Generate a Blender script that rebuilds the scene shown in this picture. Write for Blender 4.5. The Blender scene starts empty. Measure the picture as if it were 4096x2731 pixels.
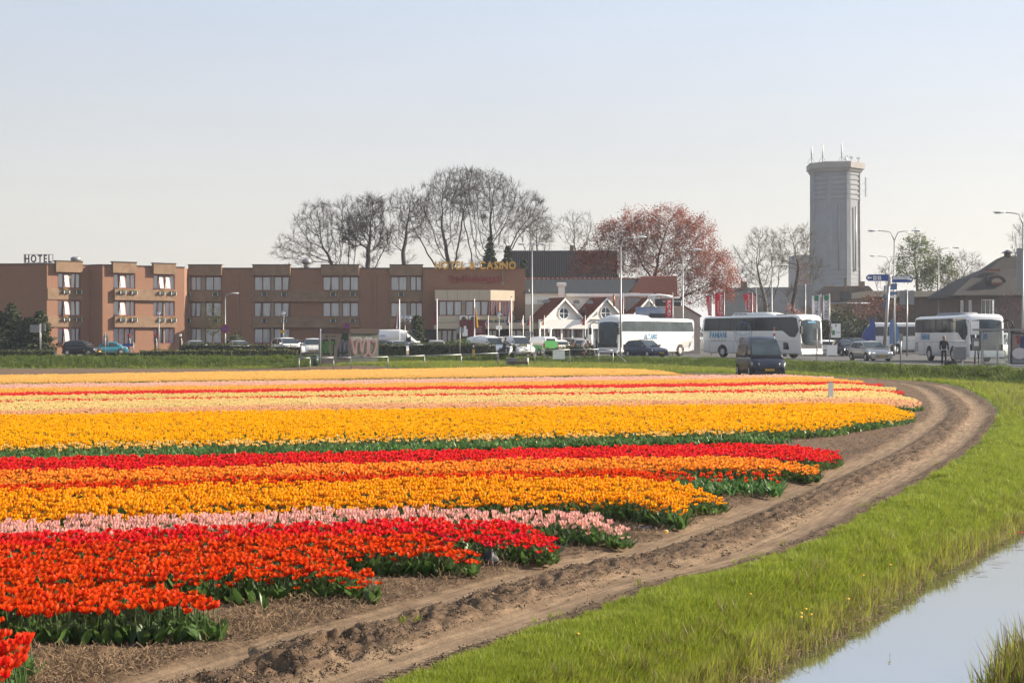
import bpy, math, random
import numpy as np
from mathutils import Vector, Matrix, Euler
SC = bpy.context.scene
COL = SC.collection
R = math.radians
PI = math.pi
random.seed(7)
RNG = np.random.default_rng(11)
# ---------------------------------------------------------------- camera
FPX, XC, YH, HC = 5600.0, 2048.0, 1351.0, 2.6     # focal length in photo pixels, centre column, horizon row, eye height
cam_d = bpy.data.cameras.new('camera')
cam_d.sensor_width = 36.0
cam_d.lens = FPX / 4096.0 * 36.0
cam_d.clip_start = 0.5
cam_d.clip_end = 6000.0
cam = bpy.data.objects.new('camera', cam_d)
COL.objects.link(cam)
cam.location = (0, 0, HC)
cam.rotation_euler = (R(90) - math.atan((1365.5 - YH) / FPX), 0, 0)
SC.camera = cam
# ---------------------------------------------------------------- sky, sun, exposure
SUN_AZ, SUN_EL = 82.0, 26.0          # degrees clockwise from the view direction, degrees up
world = bpy.data.worlds.new('World')
SC.world = world
world.use_nodes = True
wt = world.node_tree
wt.nodes.clear()
wo = wt.nodes.new('ShaderNodeOutputWorld')
bg = wt.nodes.new('ShaderNodeBackground')
sky = wt.nodes.new('ShaderNodeTexSky')
sky.sky_type = 'NISHITA'
sky.sun_disc = False
sky.sun_elevation = R(SUN_EL)
sky.sun_rotation = R(SUN_AZ)
sky.altitude = 0
sky.air_density = 1.0
sky.dust_density = 2.2
sky.ozone_density = 1.2
tcw = wt.nodes.new('ShaderNodeTexCoord')
sepw = wt.nodes.new('ShaderNodeSeparateXYZ')
wt.links.new(tcw.outputs['Generated'], sepw.inputs[0])
mrw = wt.nodes.new('ShaderNodeMapRange')
mrw.inputs['From Min'].default_value = 0.04
mrw.inputs['From Max'].default_value = 0.32
mrw.interpolation_type = 'SMOOTHSTEP'
wt.links.new(sepw.outputs['Z'], mrw.inputs['Value'])
veil = wt.nodes.new('ShaderNodeMixRGB')
veil.inputs[1].default_value = (6.75, 6.3, 5.75, 1)
veil.inputs[2].default_value = (5.25, 6.05, 7.4, 1)
wt.links.new(mrw.outputs[0], veil.inputs[0])
mixw = wt.nodes.new('ShaderNodeMixRGB')
mixw.inputs[0].default_value = 0.72
wt.links.new(sky.outputs[0], mixw.inputs[1])
dotw = wt.nodes.new('ShaderNodeVectorMath'); dotw.operation = 'DOT_PRODUCT'; dotw.inputs[1].default_value = (math.sin(R(SUN_AZ)), math.cos(R(SUN_AZ)), 0)
wt.links.new(tcw.outputs['Generated'], dotw.inputs[0])
mpw = wt.nodes.new('ShaderNodeMapping'); mpw.inputs['Scale'].default_value = (2.2, 2.2, 14); mpw.inputs['Rotation'].default_value = (0, R(9), 0)
wt.links.new(tcw.outputs['Generated'], mpw.inputs[0])
nzw = wt.nodes.new('ShaderNodeTexNoise'); nzw.inputs['Scale'].default_value = 1.6; nzw.inputs['Detail'].default_value = 5
wt.links.new(mpw.outputs[0], nzw.inputs['Vector'])
m1w = wt.nodes.new('ShaderNodeMath'); m1w.operation = 'MULTIPLY_ADD'; m1w.inputs[1].default_value = .20; m1w.inputs[2].default_value = .90
wt.links.new(dotw.outputs['Value'], m1w.inputs[0])
m2w = wt.nodes.new('ShaderNodeMath'); m2w.operation = 'MULTIPLY_ADD'; m2w.inputs[1].default_value = .12
wt.links.new(nzw.outputs['Fac'], m2w.inputs[0]); wt.links.new(m1w.outputs[0], m2w.inputs[2])
scw = wt.nodes.new('ShaderNodeVectorMath'); scw.operation = 'SCALE'
wt.links.new(veil.outputs[0], scw.inputs[0]); wt.links.new(m2w.outputs[0], scw.inputs['Scale'])
wt.links.new(scw.outputs[0], mixw.inputs[2])
wt.links.new(mixw.outputs[0], bg.inputs[0])
bg.inputs[1].default_value = 0.05
wt.links.new(bg.outputs[0], wo.inputs[0])
sl = bpy.data.lights.new('sun', 'SUN')
sl.energy = 4.4
sl.angle = R(0.53)
sl.color = (1.0, 0.87, 0.70)
so = bpy.data.objects.new('sun', sl)
COL.objects.link(so)
sdir = Vector((math.sin(R(SUN_AZ)) * math.cos(R(SUN_EL)), math.cos(R(SUN_AZ)) * math.cos(R(SUN_EL)), math.sin(R(SUN_EL))))
so.rotation_euler = sdir.to_track_quat('Z', 'Y').to_euler()
so.location = sdir * 200
SC.view_settings.view_transform = 'Standard'
SC.view_settings.look = 'None'
SC.view_settings.exposure = 1.5
SC.view_settings.gamma = 1.0
SC.view_settings.use_curve_mapping = False
SC.render.engine = 'CYCLES'
cy = SC.cycles
cy.use_denoising = True
cy.max_bounces = 6
cy.diffuse_bounces = 3
cy.glossy_bounces = 3
cy.transmission_bounces = 4
cy.transparent_max_bounces = 12
cy.volume_bounces = 0
cy.volume_step_rate = 4.0
cy.use_adaptive_sampling = True
cy.adaptive_threshold = 0.01
cy.sample_clamp_indirect = 6.0
# ---------------------------------------------------------------- helpers
def wx(x, d): return (x - XC) / FPX * d
def wz(y, d): return HC - (y - YH) / FPX * d
def W(x, d, z): return Vector((wx(x, d), d, z))
MATS = {}
def nn(nt, t, **kw):
 n = nt.nodes.new(t)
 for k, v in kw.items(): setattr(n, k, v)
 return n
def pm(name, col, rough=.6, metal=0., var=.12, scale=3., bump=0., bscale=None, spec=.5, coat=0., col2=None, stretch=None, trans=0., space='Object', detail=6, rnd=0.):
 """Principled material with noise colour variation, bump and optional translucency."""
 if name in MATS: return MATS[name]
 if min(col) < .5:
  col = tuple(c * .62 for c in col); col2 = tuple(c * .62 for c in col2) if col2 else None
 m = bpy.data.materials.new(name); m.use_nodes = True
 nt = m.node_tree; nt.nodes.clear()
 out = nn(nt, 'ShaderNodeOutputMaterial'); p = nn(nt, 'ShaderNodeBsdfPrincipled')
 tc = nn(nt, 'ShaderNodeTexCoord'); mp = nn(nt, 'ShaderNodeMapping')
 nt.links.new(tc.outputs[space], mp.inputs[0])
 if stretch: mp.inputs['Scale'].default_value = stretch
 nz = nn(nt, 'ShaderNodeTexNoise'); nz.inputs['Scale'].default_value = scale; nz.inputs['Detail'].default_value = detail; nz.inputs['Roughness'].default_value = .65
 nt.links.new(mp.outputs[0], nz.inputs['Vector'])
 mx = nn(nt, 'ShaderNodeMixRGB')
 c2 = col2 if col2 else tuple(min(1, c * (1 + var)) for c in col)
 c1 = col if col2 else tuple(c * (1 - var) for c in col)
 mx.inputs[1].default_value = (*c1, 1); mx.inputs[2].default_value = (*c2, 1)
 rp = nn(nt, 'ShaderNodeMapRange'); rp.inputs['From Min'].default_value = .32; rp.inputs['From Max'].default_value = .68
 nt.links.new(nz.outputs['Fac'], rp.inputs['Value']); nt.links.new(rp.outputs[0], mx.inputs[0])
 colout = mx.outputs[0]
 if rnd:
  oi = nn(nt, 'ShaderNodeObjectInfo'); hs = nn(nt, 'ShaderNodeHueSaturation')
  r2 = nn(nt, 'ShaderNodeMapRange'); r2.inputs['To Min'].default_value = 1 - rnd; r2.inputs['To Max'].default_value = 1 + rnd
  nt.links.new(oi.outputs['Random'], r2.inputs['Value']); nt.links.new(r2.outputs[0], hs.inputs['Value'])
  nt.links.new(colout, hs.inputs['Color']); colout = hs.outputs[0]
 nt.links.new(colout, p.inputs['Base Color'])
 p.inputs['Roughness'].default_value = rough; p.inputs['Metallic'].default_value = metal
 p.inputs['Specular IOR Level'].default_value = spec
 if coat:
  p.inputs['Coat Weight'].default_value = coat; p.inputs['Coat Roughness'].default_value = .06
 if bump:
  nb = nn(nt, 'ShaderNodeTexNoise'); nb.inputs['Scale'].default_value = bscale or scale * 4; nb.inputs['Detail'].default_value = 8
  nt.links.new(mp.outputs[0], nb.inputs['Vector'])
  bm = nn(nt, 'ShaderNodeBump'); bm.inputs['Strength'].default_value = bump; bm.inputs['Distance'].default_value = .05
  nt.links.new(nb.outputs['Fac'], bm.inputs['Height']); nt.links.new(bm.outputs[0], p.inputs['Normal'])
 if trans:
  tr = nn(nt, 'ShaderNodeBsdfTranslucent'); nt.links.new(colout, tr.inputs['Color'])
  ms = nn(nt, 'ShaderNodeMixShader'); ms.inputs[0].default_value = trans
  nt.links.new(p.outputs[0], ms.inputs[1]); nt.links.new(tr.outputs[0], ms.inputs[2]); nt.links.new(ms.outputs[0], out.inputs[0])
 else:
  nt.links.new(p.outputs[0], out.inputs[0])
 MATS[name] = m
 return m
def glassmat(name, tint=(.75, .82, .84), refl=.12, clear=.85, rough=.03):
 """Thin pane: mostly see-through with a fresnel sheen."""
 if name in MATS: return MATS[name]
 m = bpy.data.materials.new(name); m.use_nodes = True
 nt = m.node_tree; nt.nodes.clear()
 out = nn(nt, 'ShaderNodeOutputMaterial')
 tr = nn(nt, 'ShaderNodeBsdfTransparent'); tr.inputs[0].default_value = (*tint, 1)
 gl = nn(nt, 'ShaderNodeBsdfGlossy'); gl.inputs['Roughness'].default_value = rough; gl.inputs[0].default_value = (.95, .97, 1, 1)
 fr = nn(nt, 'ShaderNodeFresnel'); fr.inputs[0].default_value = 1.5
 ad = nn(nt, 'ShaderNodeMath', operation='ADD'); ad.inputs[1].default_value = refl; ad.use_clamp = True
 nt.links.new(fr.outputs[0], ad.inputs[0])
 ms = nn(nt, 'ShaderNodeMixShader')
 nt.links.new(ad.outputs[0], ms.inputs[0]); nt.links.new(tr.outputs[0], ms.inputs[1]); nt.links.new(gl.outputs[0], ms.inputs[2])
 nt.links.new(ms.outputs[0], out.inputs[0])
 MATS[name] = m
 return m
class MB:
 """Collects geometry and links it as one mesh object."""
 def __init__(s): s.v = []; s.f = []; s.m = []; s.s = []
 def add(s, vs, fs, mi=0, sm=False):
  o = len(s.v); s.v += [tuple(v) for v in vs]
  for f in fs: s.f.append(tuple(i + o for i in f)); s.m.append(mi); s.s.append(sm)
  return s
 def box(s, c, sz, rz=0., mi=0):
  hx, hy, hz = sz[0] / 2, sz[1] / 2, sz[2] / 2; ca, sa = math.cos(rz), math.sin(rz)
  vs = [(c[0] + x * ca - y * sa, c[1] + x * sa + y * ca, c[2] + z) for x in (-hx, hx) for y in (-hy, hy) for z in (-hz, hz)]
  return s.add(vs, [(0, 1, 3, 2), (4, 6, 7, 5), (0, 4, 5, 1), (2, 3, 7, 6), (0, 2, 6, 4), (1, 5, 7, 3)], mi)
 def para(s, o, u, v, w, mi=0):
  """Parallelepiped from corner o along u, v, w."""
  o, u, v, w = Vector(o), Vector(u), Vector(v), Vector(w)
  vs = [o + u * a + v * b + w * c for a in (0, 1) for b in (0, 1) for c in (0, 1)]
  return s.add(vs, [(0, 1, 3, 2), (4, 6, 7, 5), (0, 4, 5, 1), (2, 3, 7, 6), (0, 2, 6, 4), (1, 5, 7, 3)], mi)
 def quad(s, a, b, c, d, mi=0): return s.add([a, b, c, d], [(0, 1, 2, 3)], mi)
 def tube(s, pts, r, n=6, mi=0, cap=True, sm=True):
  pts = [Vector(p) for p in pts]
  rr = r if isinstance(r, (list, tuple)) else [r] * len(pts)
  rings = []; prev = None
  for i, p in enumerate(pts):
   t = (pts[min(i + 1, len(pts) - 1)] - pts[max(i - 1, 0)])
   t = t.normalized() if t.length > 1e-9 else Vector((0, 0, 1))
   if prev is None:
    a = Vector((0, 0, 1)) if abs(t.z) < .9 else Vector((1, 0, 0))
    u = t.cross(a).normalized()
   else:
    u = (prev - t * prev.dot(t)).normalized()
   prev = u; w = t.cross(u)
   rings.append([p + (u * math.cos(2 * PI * k / n) + w * math.sin(2 * PI * k / n)) * rr[i] for k in range(n)])
  return s.loft(rings, mi, cap, sm)
 def loft(s, rings, mi=0, cap=True, sm=False, closed=True):
  n = len(rings[0]); o = len(s.v)
  for g in rings: s.v += [tuple(v) for v in g]
  for i in range(len(rings) - 1):
   for k in range(n if closed else n - 1):
    k2 = (k + 1) % n
    s.f.append((o + i * n + k, o + i * n + k2, o + (i + 1) * n + k2, o + (i + 1) * n + k)); s.m.append(mi); s.s.append(sm)
  if cap:
   s.f.append(tuple(o + k for k in reversed(range(n)))); s.m.append(mi); s.s.append(False)
   e = o + (len(rings) - 1) * n
   s.f.append(tuple(e + k for k in range(n))); s.m.append(mi); s.s.append(False)
  return s
 def prism(s, poly, w, mi=0):
  """Extrude a 3D polygon along vector w."""
  w = Vector(w); a = [Vector(p) for p in poly]; b = [p + w for p in a]
  return s.loft([a, b], mi, True, False)
 def cyl(s, p0, p1, r0, r1=None, n=12, mi=0, sm=True):
  return s.tube([p0, p1], [r0, r0 if r1 is None else r1], n, mi, True, sm)
 def sphere(s, c, r, n=10, m=7, mi=0, sc=(1, 1, 1)):
  rings = []
  for j in range(m + 1):
   t = PI * (j + .02 if j == 0 else (j - .02 if j == m else j)) / m
   rings.append([(c[0] + r * sc[0] * math.sin(t) * math.cos(2 * PI * k / n), c[1] + r * sc[1] * math.sin(t) * math.sin(2 * PI * k / n), c[2] - r * sc[2] * math.cos(t)) for k in range(n)])
  return s.loft(rings, mi, True, True)
 def build(s, name, mats, parent=None, world=False, kind=None):
  me = bpy.data.meshes.new(name)
  v = s.v
  if world and parent is not None:
   inv = parent.matrix_basis.inverted()
   v = [tuple(inv @ Vector(p)) for p in v]
  me.from_pydata(v, [], s.f)
  if not isinstance(mats, (list, tuple)): mats = [mats]
  for m in mats: me.materials.append(m)
  me.polygons.foreach_set('material_index', s.m)
  me.polygons.foreach_set('use_smooth', s.s)
  me.update()
  return link(name, me, parent, kind)
def link(name, me, parent=None, kind=None):
 o = bpy.data.objects.new(name, me); COL.objects.link(o)
 if parent is not None: o.parent = parent
 if kind: o['kind'] = kind
 return o
def tag(o, label=None, cat=None, group=None, kind=None):
 if label: o['label'] = label
 if cat: o['category'] = cat
 if group: o['group'] = group
 if kind: o['kind'] = kind
 return o
def thing(name, label, cat, loc=(0, 0, 0), rz=0., group=None):
 o = bpy.data.objects.new(name, None); COL.objects.link(o)
 o.empty_display_size = .2
 o.location = loc; o.rotation_euler = (0, 0, rz)
 o.matrix_basis = Matrix.Translation(Vector(loc)) @ Euler((0, 0, rz)).to_matrix().to_4x4()
 return tag(o, label, cat, group)
KIDS = {}
def copy_tree(o, loc=None, rz=None, label=None, parent=None, scale=None):
 c = o.copy(); COL.objects.link(c)
 if parent is not None: c.parent = parent
 if loc is not None: c.location = loc
 if rz is not None: c.rotation_euler = (0, 0, rz)
 if scale is not None: c.scale = scale
 if label: c['label'] = label
 if o.name not in KIDS: KIDS[o.name] = list(o.children)
 for ch in KIDS[o.name]: copy_tree(ch, parent=c)
 return c
def np_mesh(name, v, f, mats, parent=None, kind=None, smooth=False, mi=None):
 """Mesh from numpy arrays: v (n,3), f (m,k) with one face size."""
 me = bpy.data.meshes.new(name)
 v = np.asarray(v, dtype=np.float32); f = np.asarray(f, dtype=np.int32)
 me.vertices.add(len(v)); me.vertices.foreach_set('co', v.ravel())
 me.loops.add(f.size); me.loops.foreach_set('vertex_index', f.ravel())
 me.polygons.add(len(f)); k = f.shape[1]
 me.polygons.foreach_set('loop_start', np.arange(0, f.size, k, dtype=np.int32))
 if not isinstance(mats, (list, tuple)): mats = [mats]
 for m in mats: me.materials.append(m)
 if mi is not None: me.polygons.foreach_set('material_index', np.asarray(mi, dtype=np.int32))
 me.polygons.foreach_set('use_smooth', np.full(len(f), smooth))
 me.update(calc_edges=True)
 return link(name, me, parent, kind)
# --- text as mesh letters (built-in font), cached per character
LET = {}
TMP = bpy.data.scenes.new('tmp')
def baked(o):
 """Mesh of an object evaluated alone in a scratch scene."""
 TMP.collection.objects.link(o); vl = TMP.view_layers[0]; vl.update(); dg = vl.depsgraph; dg.update()
 me = bpy.data.meshes.new_from_object(o.evaluated_get(dg)); TMP.collection.objects.unlink(o); return me
def letter_mesh(ch, depth, bold=0.):
 k = (ch, round(depth, 4), bold)
 if k in LET: return LET[k]
 cu = bpy.data.curves.new('letter', 'FONT'); cu.body = ch; cu.size = 1.0; cu.extrude = depth; cu.offset = bold
 cu.resolution_u = 3
 o = bpy.data.objects.new('letter', cu); me = baked(o); me.name = 'letter'
 bpy.data.objects.remove(o)
 xs = [v.co.x for v in me.vertices] or [0, .3]
 LET[k] = (me, min(xs), max(xs))
 return LET[k]
def text(s, mat, origin, u, up, height, parent=None, depth=.02, name='letter', gap=.08, width=None, bold=0., world=True, joined=False, mirror=False):
 """Letters along u standing on origin; each letter its own mesh (or joined into one flat lettering)."""
 u = Vector(u).normalized(); up = Vector(up).normalized(); n = u.cross(up)
 sc = height / .70
 adv = []; x = 0.
 for ch in s:
  if ch == ' ': adv.append(None); x += .32; continue
  me, a, b = letter_mesh(ch, depth / sc / 2, bold)
  adv.append((me, x - a)); x += (b - a) + gap
 tot = x - gap; sx = (width / tot) if width else sc
 origin = Vector(origin); vs = []; fs = []
 inv = parent.matrix_basis.inverted() if (parent is not None and world) else Matrix.Identity(4)
 for ad in adv:
  if ad is None: continue
  me, x0 = ad
  def tr(c): return inv @ (origin + u * ((tot - (x0 + c.x) if mirror else (x0 + c.x)) * sx) + up * (c.y * sc) + n * (c.z * sc))
  if joined:
   o = len(vs); vs += [tuple(tr(v.co)) for v in me.vertices]; fs += [tuple(i + o for i in p.vertices) for p in me.polygons]
  else:
   m2 = me.copy()
   for v in m2.vertices: v.co = tr(v.co)
   m2.materials.clear(); m2.materials.append(mat)
   link(name, m2, parent)
 if joined and vs:
  m2 = bpy.data.meshes.new(name); m2.from_pydata(vs, [], fs); m2.materials.append(mat)
  return link(name, m2, parent)
# --- scatter: one object whose points carry instanced geometry
def proto(name, mb_or_mesh, mats=None):
 if isinstance(mb_or_mesh, MB):
  me = bpy.data.meshes.new(name); me.from_pydata(mb_or_mesh.v, [], mb_or_mesh.f)
  for m in (mats if isinstance(mats, (list, tuple)) else [mats]): me.materials.append(m)
  me.polygons.foreach_set('material_index', mb_or_mesh.m); me.polygons.foreach_set('use_smooth', mb_or_mesh.s); me.update()
 else: me = mb_or_mesh
 return bpy.data.objects.new(name, me)
def scatter(name, pts, rot, scl, idx, protos, kind='stuff'):
 pts = np.asarray(pts, dtype=np.float32); n = len(pts)
 me = bpy.data.meshes.new(name); me.vertices.add(n); me.vertices.foreach_set('co', pts.ravel())
 a = me.attributes.new('rot', 'FLOAT_VECTOR', 'POINT'); a.data.foreach_set('vector', np.asarray(rot, dtype=np.float32).ravel())
 scl = np.asarray(scl, dtype=np.float32)
 if scl.ndim == 1: scl = np.repeat(scl[:, None], 3, 1)
 a = me.attributes.new('scl', 'FLOAT_VECTOR', 'POINT'); a.data.foreach_set('vector', scl.ravel())
 a = me.attributes.new('idx', 'INT', 'POINT'); a.data.foreach_set('value', np.asarray(idx, dtype=np.int32))
 me.update()
 o = link(name, me, None, kind)
 ng = bpy.data.node_groups.new(name + '_scatter', 'GeometryNodeTree')
 ng.interface.new_socket('Geometry', in_out='INPUT', socket_type='NodeSocketGeometry')
 ng.interface.new_socket('Geometry', in_out='OUTPUT', socket_type='NodeSocketGeometry')
 gi = ng.nodes.new('NodeGroupInput'); go = ng.nodes.new('NodeGroupOutput')
 iop = ng.nodes.new('GeometryNodeInstanceOnPoints')
 g2i = ng.nodes.new('GeometryNodeGeometryToInstance')
 for p in reversed(protos):
  oi = ng.nodes.new('GeometryNodeObjectInfo'); oi.inputs['Object'].default_value = p; oi.inputs['As Instance'].default_value = False
  ng.links.new(oi.outputs['Geometry'], g2i.inputs[0])
 def attr(nm, t):
  x = ng.nodes.new('GeometryNodeInputNamedAttribute'); x.data_type = t; x.inputs['Name'].default_value = nm
  return [q for q in x.outputs if q.enabled and q.name == 'Attribute'][0]
 ng.links.new(gi.outputs[0], iop.inputs['Points'])
 ng.links.new(g2i.outputs[0], iop.inputs['Instance'])
 iop.inputs['Pick Instance'].default_value = True
 ng.links.new(attr('idx', 'INT'), iop.inputs['Instance Index'])
 e2r = ng.nodes.new('FunctionNodeEulerToRotation')
 ng.links.new(attr('rot', 'FLOAT_VECTOR'), e2r.inputs[0])
 ng.links.new(e2r.outputs[0], iop.inputs['Rotation'])
 ng.links.new(attr('scl', 'FLOAT_VECTOR'), iop.inputs['Scale'])
 ng.links.new(iop.outputs[0], go.inputs[0])
 md = o.modifiers.new('scatter', 'NODES'); md.node_group = ng
 return o
# --- polylines on the ground
def catmull(pts, n=6):
 pts = [np.array(p, float) for p in pts]; out = []
 for i in range(len(pts) - 1):
  p0 = pts[max(i - 1, 0)]; p1 = pts[i]; p2 = pts[i + 1]; p3 = pts[min(i + 2, len(pts) - 1)]
  for k in range(n):
   t = k / n
   out.append(.5 * ((2 * p1) + (-p0 + p2) * t + (2 * p0 - 5 * p1 + 4 * p2 - p3) * t * t + (-p0 + 3 * p1 - 3 * p2 + p3) * t ** 3))
 out.append(pts[-1]); return np.array(out)
def sdist(px, py, poly, want_s=False):
 """Signed distance to a polyline (positive on its right-hand side)."""
 best = np.full(px.shape, 1e9); sign = np.ones(px.shape); arc = np.zeros(px.shape); acc = 0.
 for a, b in zip(poly[:-1], poly[1:]):
  d = b - a; L2 = d @ d; L = math.sqrt(L2)
  t = np.clip(((px - a[0]) * d[0] + (py - a[1]) * d[1]) / L2, 0, 1)
  qx = px - a[0] - t * d[0]; qy = py - a[1] - t * d[1]
  q = np.hypot(qx, qy); m = q < best - 1e-9
  cr = d[0] * qy - d[1] * qx
  best = np.where(m, q, best); sign = np.where(m, np.where(cr < 0, 1., -1.), sign)
  if want_s: arc = np.where(m, acc + t * L, arc)
  acc += L
 return (best * sign, arc) if want_s else best * sign
def vnoise(x, y, seed=0):
 """Cheap value noise in numpy."""
 xi = np.floor(x).astype(np.int64); yi = np.floor(y).astype(np.int64); fx = x - xi; fy = y - yi
 fx = fx * fx * (3 - 2 * fx); fy = fy * fy * (3 - 2 * fy)
 def h(a, b):
  n = (a * 374761393 + b * 668265263 + seed * 974634777) & 0x7fffffff
  n = ((n ^ (n >> 13)) * 1274126177) & 0x7fffffff
  return ((n ^ (n >> 16)) & 0xffff) / 65535.
 return (h(xi, yi) * (1 - fx) + h(xi + 1, yi) * fx) * (1 - fy) + (h(xi, yi + 1) * (1 - fx) + h(xi + 1, yi + 1) * fx) * fy
def fbm(x, y, o=4, seed=0):
 s = 0; a = .5
 for k in range(o): s = s + a * vnoise(x * 2 ** k + 17 * k, y * 2 ** k + 31 * k, seed + k); a *= .5
 return s
def sstep(a, b, x):
 t = np.clip((x - a) / (b - a), 0, 1); return t * t * (3 - 2 * t)
# ================================================================ ground
G_LINE = catmull([(-7.5, 1.0), (-3.4, 6.6), (-.84, 10.55), (-.1, 11.85), (.58, 12.92), (1.73, 14.87), (2.62, 15.81), (4.08, 18.26), (6.42, 23.1), (10.07, 30.9), (13.36, 38.99), (15.73, 45.37), (17.54, 51.52),
     (19.62, 59.64), (21.1, 67.0), (21.2, 71.87), (20.7, 75.09), (19.58, 78.22), (18.16, 81.22), (14.43, 84.9), (11.6, 87.55), (7.4, 91.73), (-.86, 99.84), (-10.66, 108.9), (-17.06, 112.7), (-24, 116.4), (-60, 118), (-140, 119)], 5)
W_LINE = catmull([(-3.2, 5.0), (-.5, 8.7), (2.10, 12.38), (2.46, 13.1), (3.53, 14.77), (5.13, 17.46), (7.45, 21.2), (10.2, 25.6), (14.0, 31.2), (18.8, 38.0), (24, 45)], 5)
E_LINE = catmull([(.1, 4.0), (2.3, 8.2), (4.45, 12.1), (4.95, 12.9), (5.95, 14.2), (8.0, 17.3), (10.8, 21.6), (14.6, 27.5), (19.5, 35.0), (27, 45)], 4)
R_LINE = catmull([(46, 14), (34, 46), (26.9, 73.6), (25.1, 78.1), (23.1, 83.3), (21.5, 89.2), (19.6, 95.1), (17.1, 100.8), (14.2, 107.2), (8.2, 117.0), (-4, 120.2), (-20, 121.0), (-60, 122), (-140, 123)], 5)
ZW, ZR = -.45, .88           # water level, road level
def zfield(X, Y): return .006 * np.clip(Y - 15, 0, 90) * sstep(-25, 20, X)   # the field rises a little towards the road
def zones(X, Y):
 tg, arc = sdist(X, Y, G_LINE, True)
 return tg, arc, sdist(X, Y, W_LINE), sdist(X, Y, E_LINE), sdist(X, Y, R_LINE)
def ground_z(X, Y, tg, tw, te, dr, rough=True):
 near = 1 - sstep(40, 52, Y)
 fr = np.clip(tg, 0, 50) / (np.clip(tg, 0, 50) + np.clip(-tw, 0.001, 50))
 z = np.where((tg > 0) & (tw < 0), ZW * np.clip(fr, 0, 1) ** 2.4 + .05 * np.sin(np.clip(tg, 0, 1) * PI), 0.) * near
 wet = np.clip(tw, 0, 9)
 zwat = ZW - .55 * sstep(0, .7, wet)
 zeb = ZW - .55 + .55 * sstep(-.7, 0, te) + .75 * sstep(0, 1.6, te)
 z = np.where(tw >= 0, np.where(te > -.7, zeb, zwat), z) * 1.0
 z = np.where((tw >= 0) & (Y > 40), z * near, z)
 zf = zfield(X, Y); z = z + zf * np.where(tg > 0, 1 - np.clip(fr, 0, 1) * near, 1) * np.where((tw > 0) & (Y < 50), 0, 1)
 wb = 2.3 + 1.9 * (1 - sstep(-25, 10, X)); q = sstep(0, 1, (dr + wb) / (wb - .1))
 dip = -.30 * np.exp(-((dr + 3.5) / 1.1) ** 2) * sstep(2, 14, X)
 z = z + dip; z = z * (1 - q) + ZR * q
 mound = .42 * np.exp(-((X + 9) / 9) ** 2 - ((Y - 112) / 4.5) ** 2) * (1 - sstep(-4, 0, dr))
 z = z + mound
 if rough:
  soil = tg < 0.1
  track = soil & (tg > -2.45) & (Y < 100)
  r1 = np.exp(-((tg + .52) / .27) ** 4); r2 = np.exp(-((tg + 1.72) / .29) ** 4)
  ruts = np.maximum(r1, r2)
  cl = fbm(X * 11, Y * 8, 3, 3); cl2 = fbm(X * 2.2, Y * 2.2, 3, 9)
  zs = (cl - .45) * .085 + (cl2 - .45) * .06
  mid = np.exp(-((tg + 1.12) / .38) ** 4)
  rid = 1 - np.abs(2 * fbm(X * 7, Y * 5.5, 3, 33) - 1)
  zs = zs + (rid ** 2 - .5) * .06 * (fbm(X * 1.6, Y * 1.6, 2, 34) + .3)
  amp = np.where(track, .30 + 1.05 * mid * (1 - ruts), .75)
  lump = .10 * np.exp(-((X + 1.6) / .55) ** 2 - ((Y - 11.6) / .75) ** 2) * (cl2 > .3)
  zt = zs * amp * (1 - .85 * ruts * track) - .055 * ruts * track + .035 * mid * track + lump * soil
  grass = ~soil
  z = z + np.where(soil, zt, (fbm(X * 1.3, Y * 1.3, 3, 21) - .45) * .10 * np.where(tw > 0, 0, 1))
 return z
kk = np.concatenate([np.linspace(-1.15, -.42, 26)[:-1], np.linspace(-.42, .44, 430), np.linspace(.44, 1.15, 26)[1:]])
nrow = 540
yy = 7.0 * (152.0 / 7.0) ** (np.arange(nrow) / (nrow - 1))
GX = kk[None, :] * yy[:, None]; GY = np.repeat(yy[:, None], len(kk), 1)
tg, arc, tw, te, dr = zones(GX, GY)
GZ = ground_z(GX, GY, tg, tw, te, dr)
GZ = np.where(dr > 0, .80, GZ)
nc = len(kk)
ids = (np.arange(nrow - 1)[:, None] * nc + np.arange(nc - 1)[None, :])
quads = np.stack([ids, ids + 1, ids + nc + 1, ids + nc], -1).reshape(-1, 4)
fc = lambda A: (A[:-1, :-1] + A[1:, 1:]).reshape(-1) / 2
ftg, ftw, fte, fdr, fX, fY = fc(tg), fc(tw), fc(te), fc(dr), fc(GX), fc(GY)
zone = np.where(fdr > .35, 4, np.where((ftg < 0), np.where((ftg > -2.45) & (fY < 98), 1, 0), np.where(ftw > .5, 3, 2)))
V = np.stack([GX, GY, GZ], -1).reshape(-1, 3)
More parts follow.
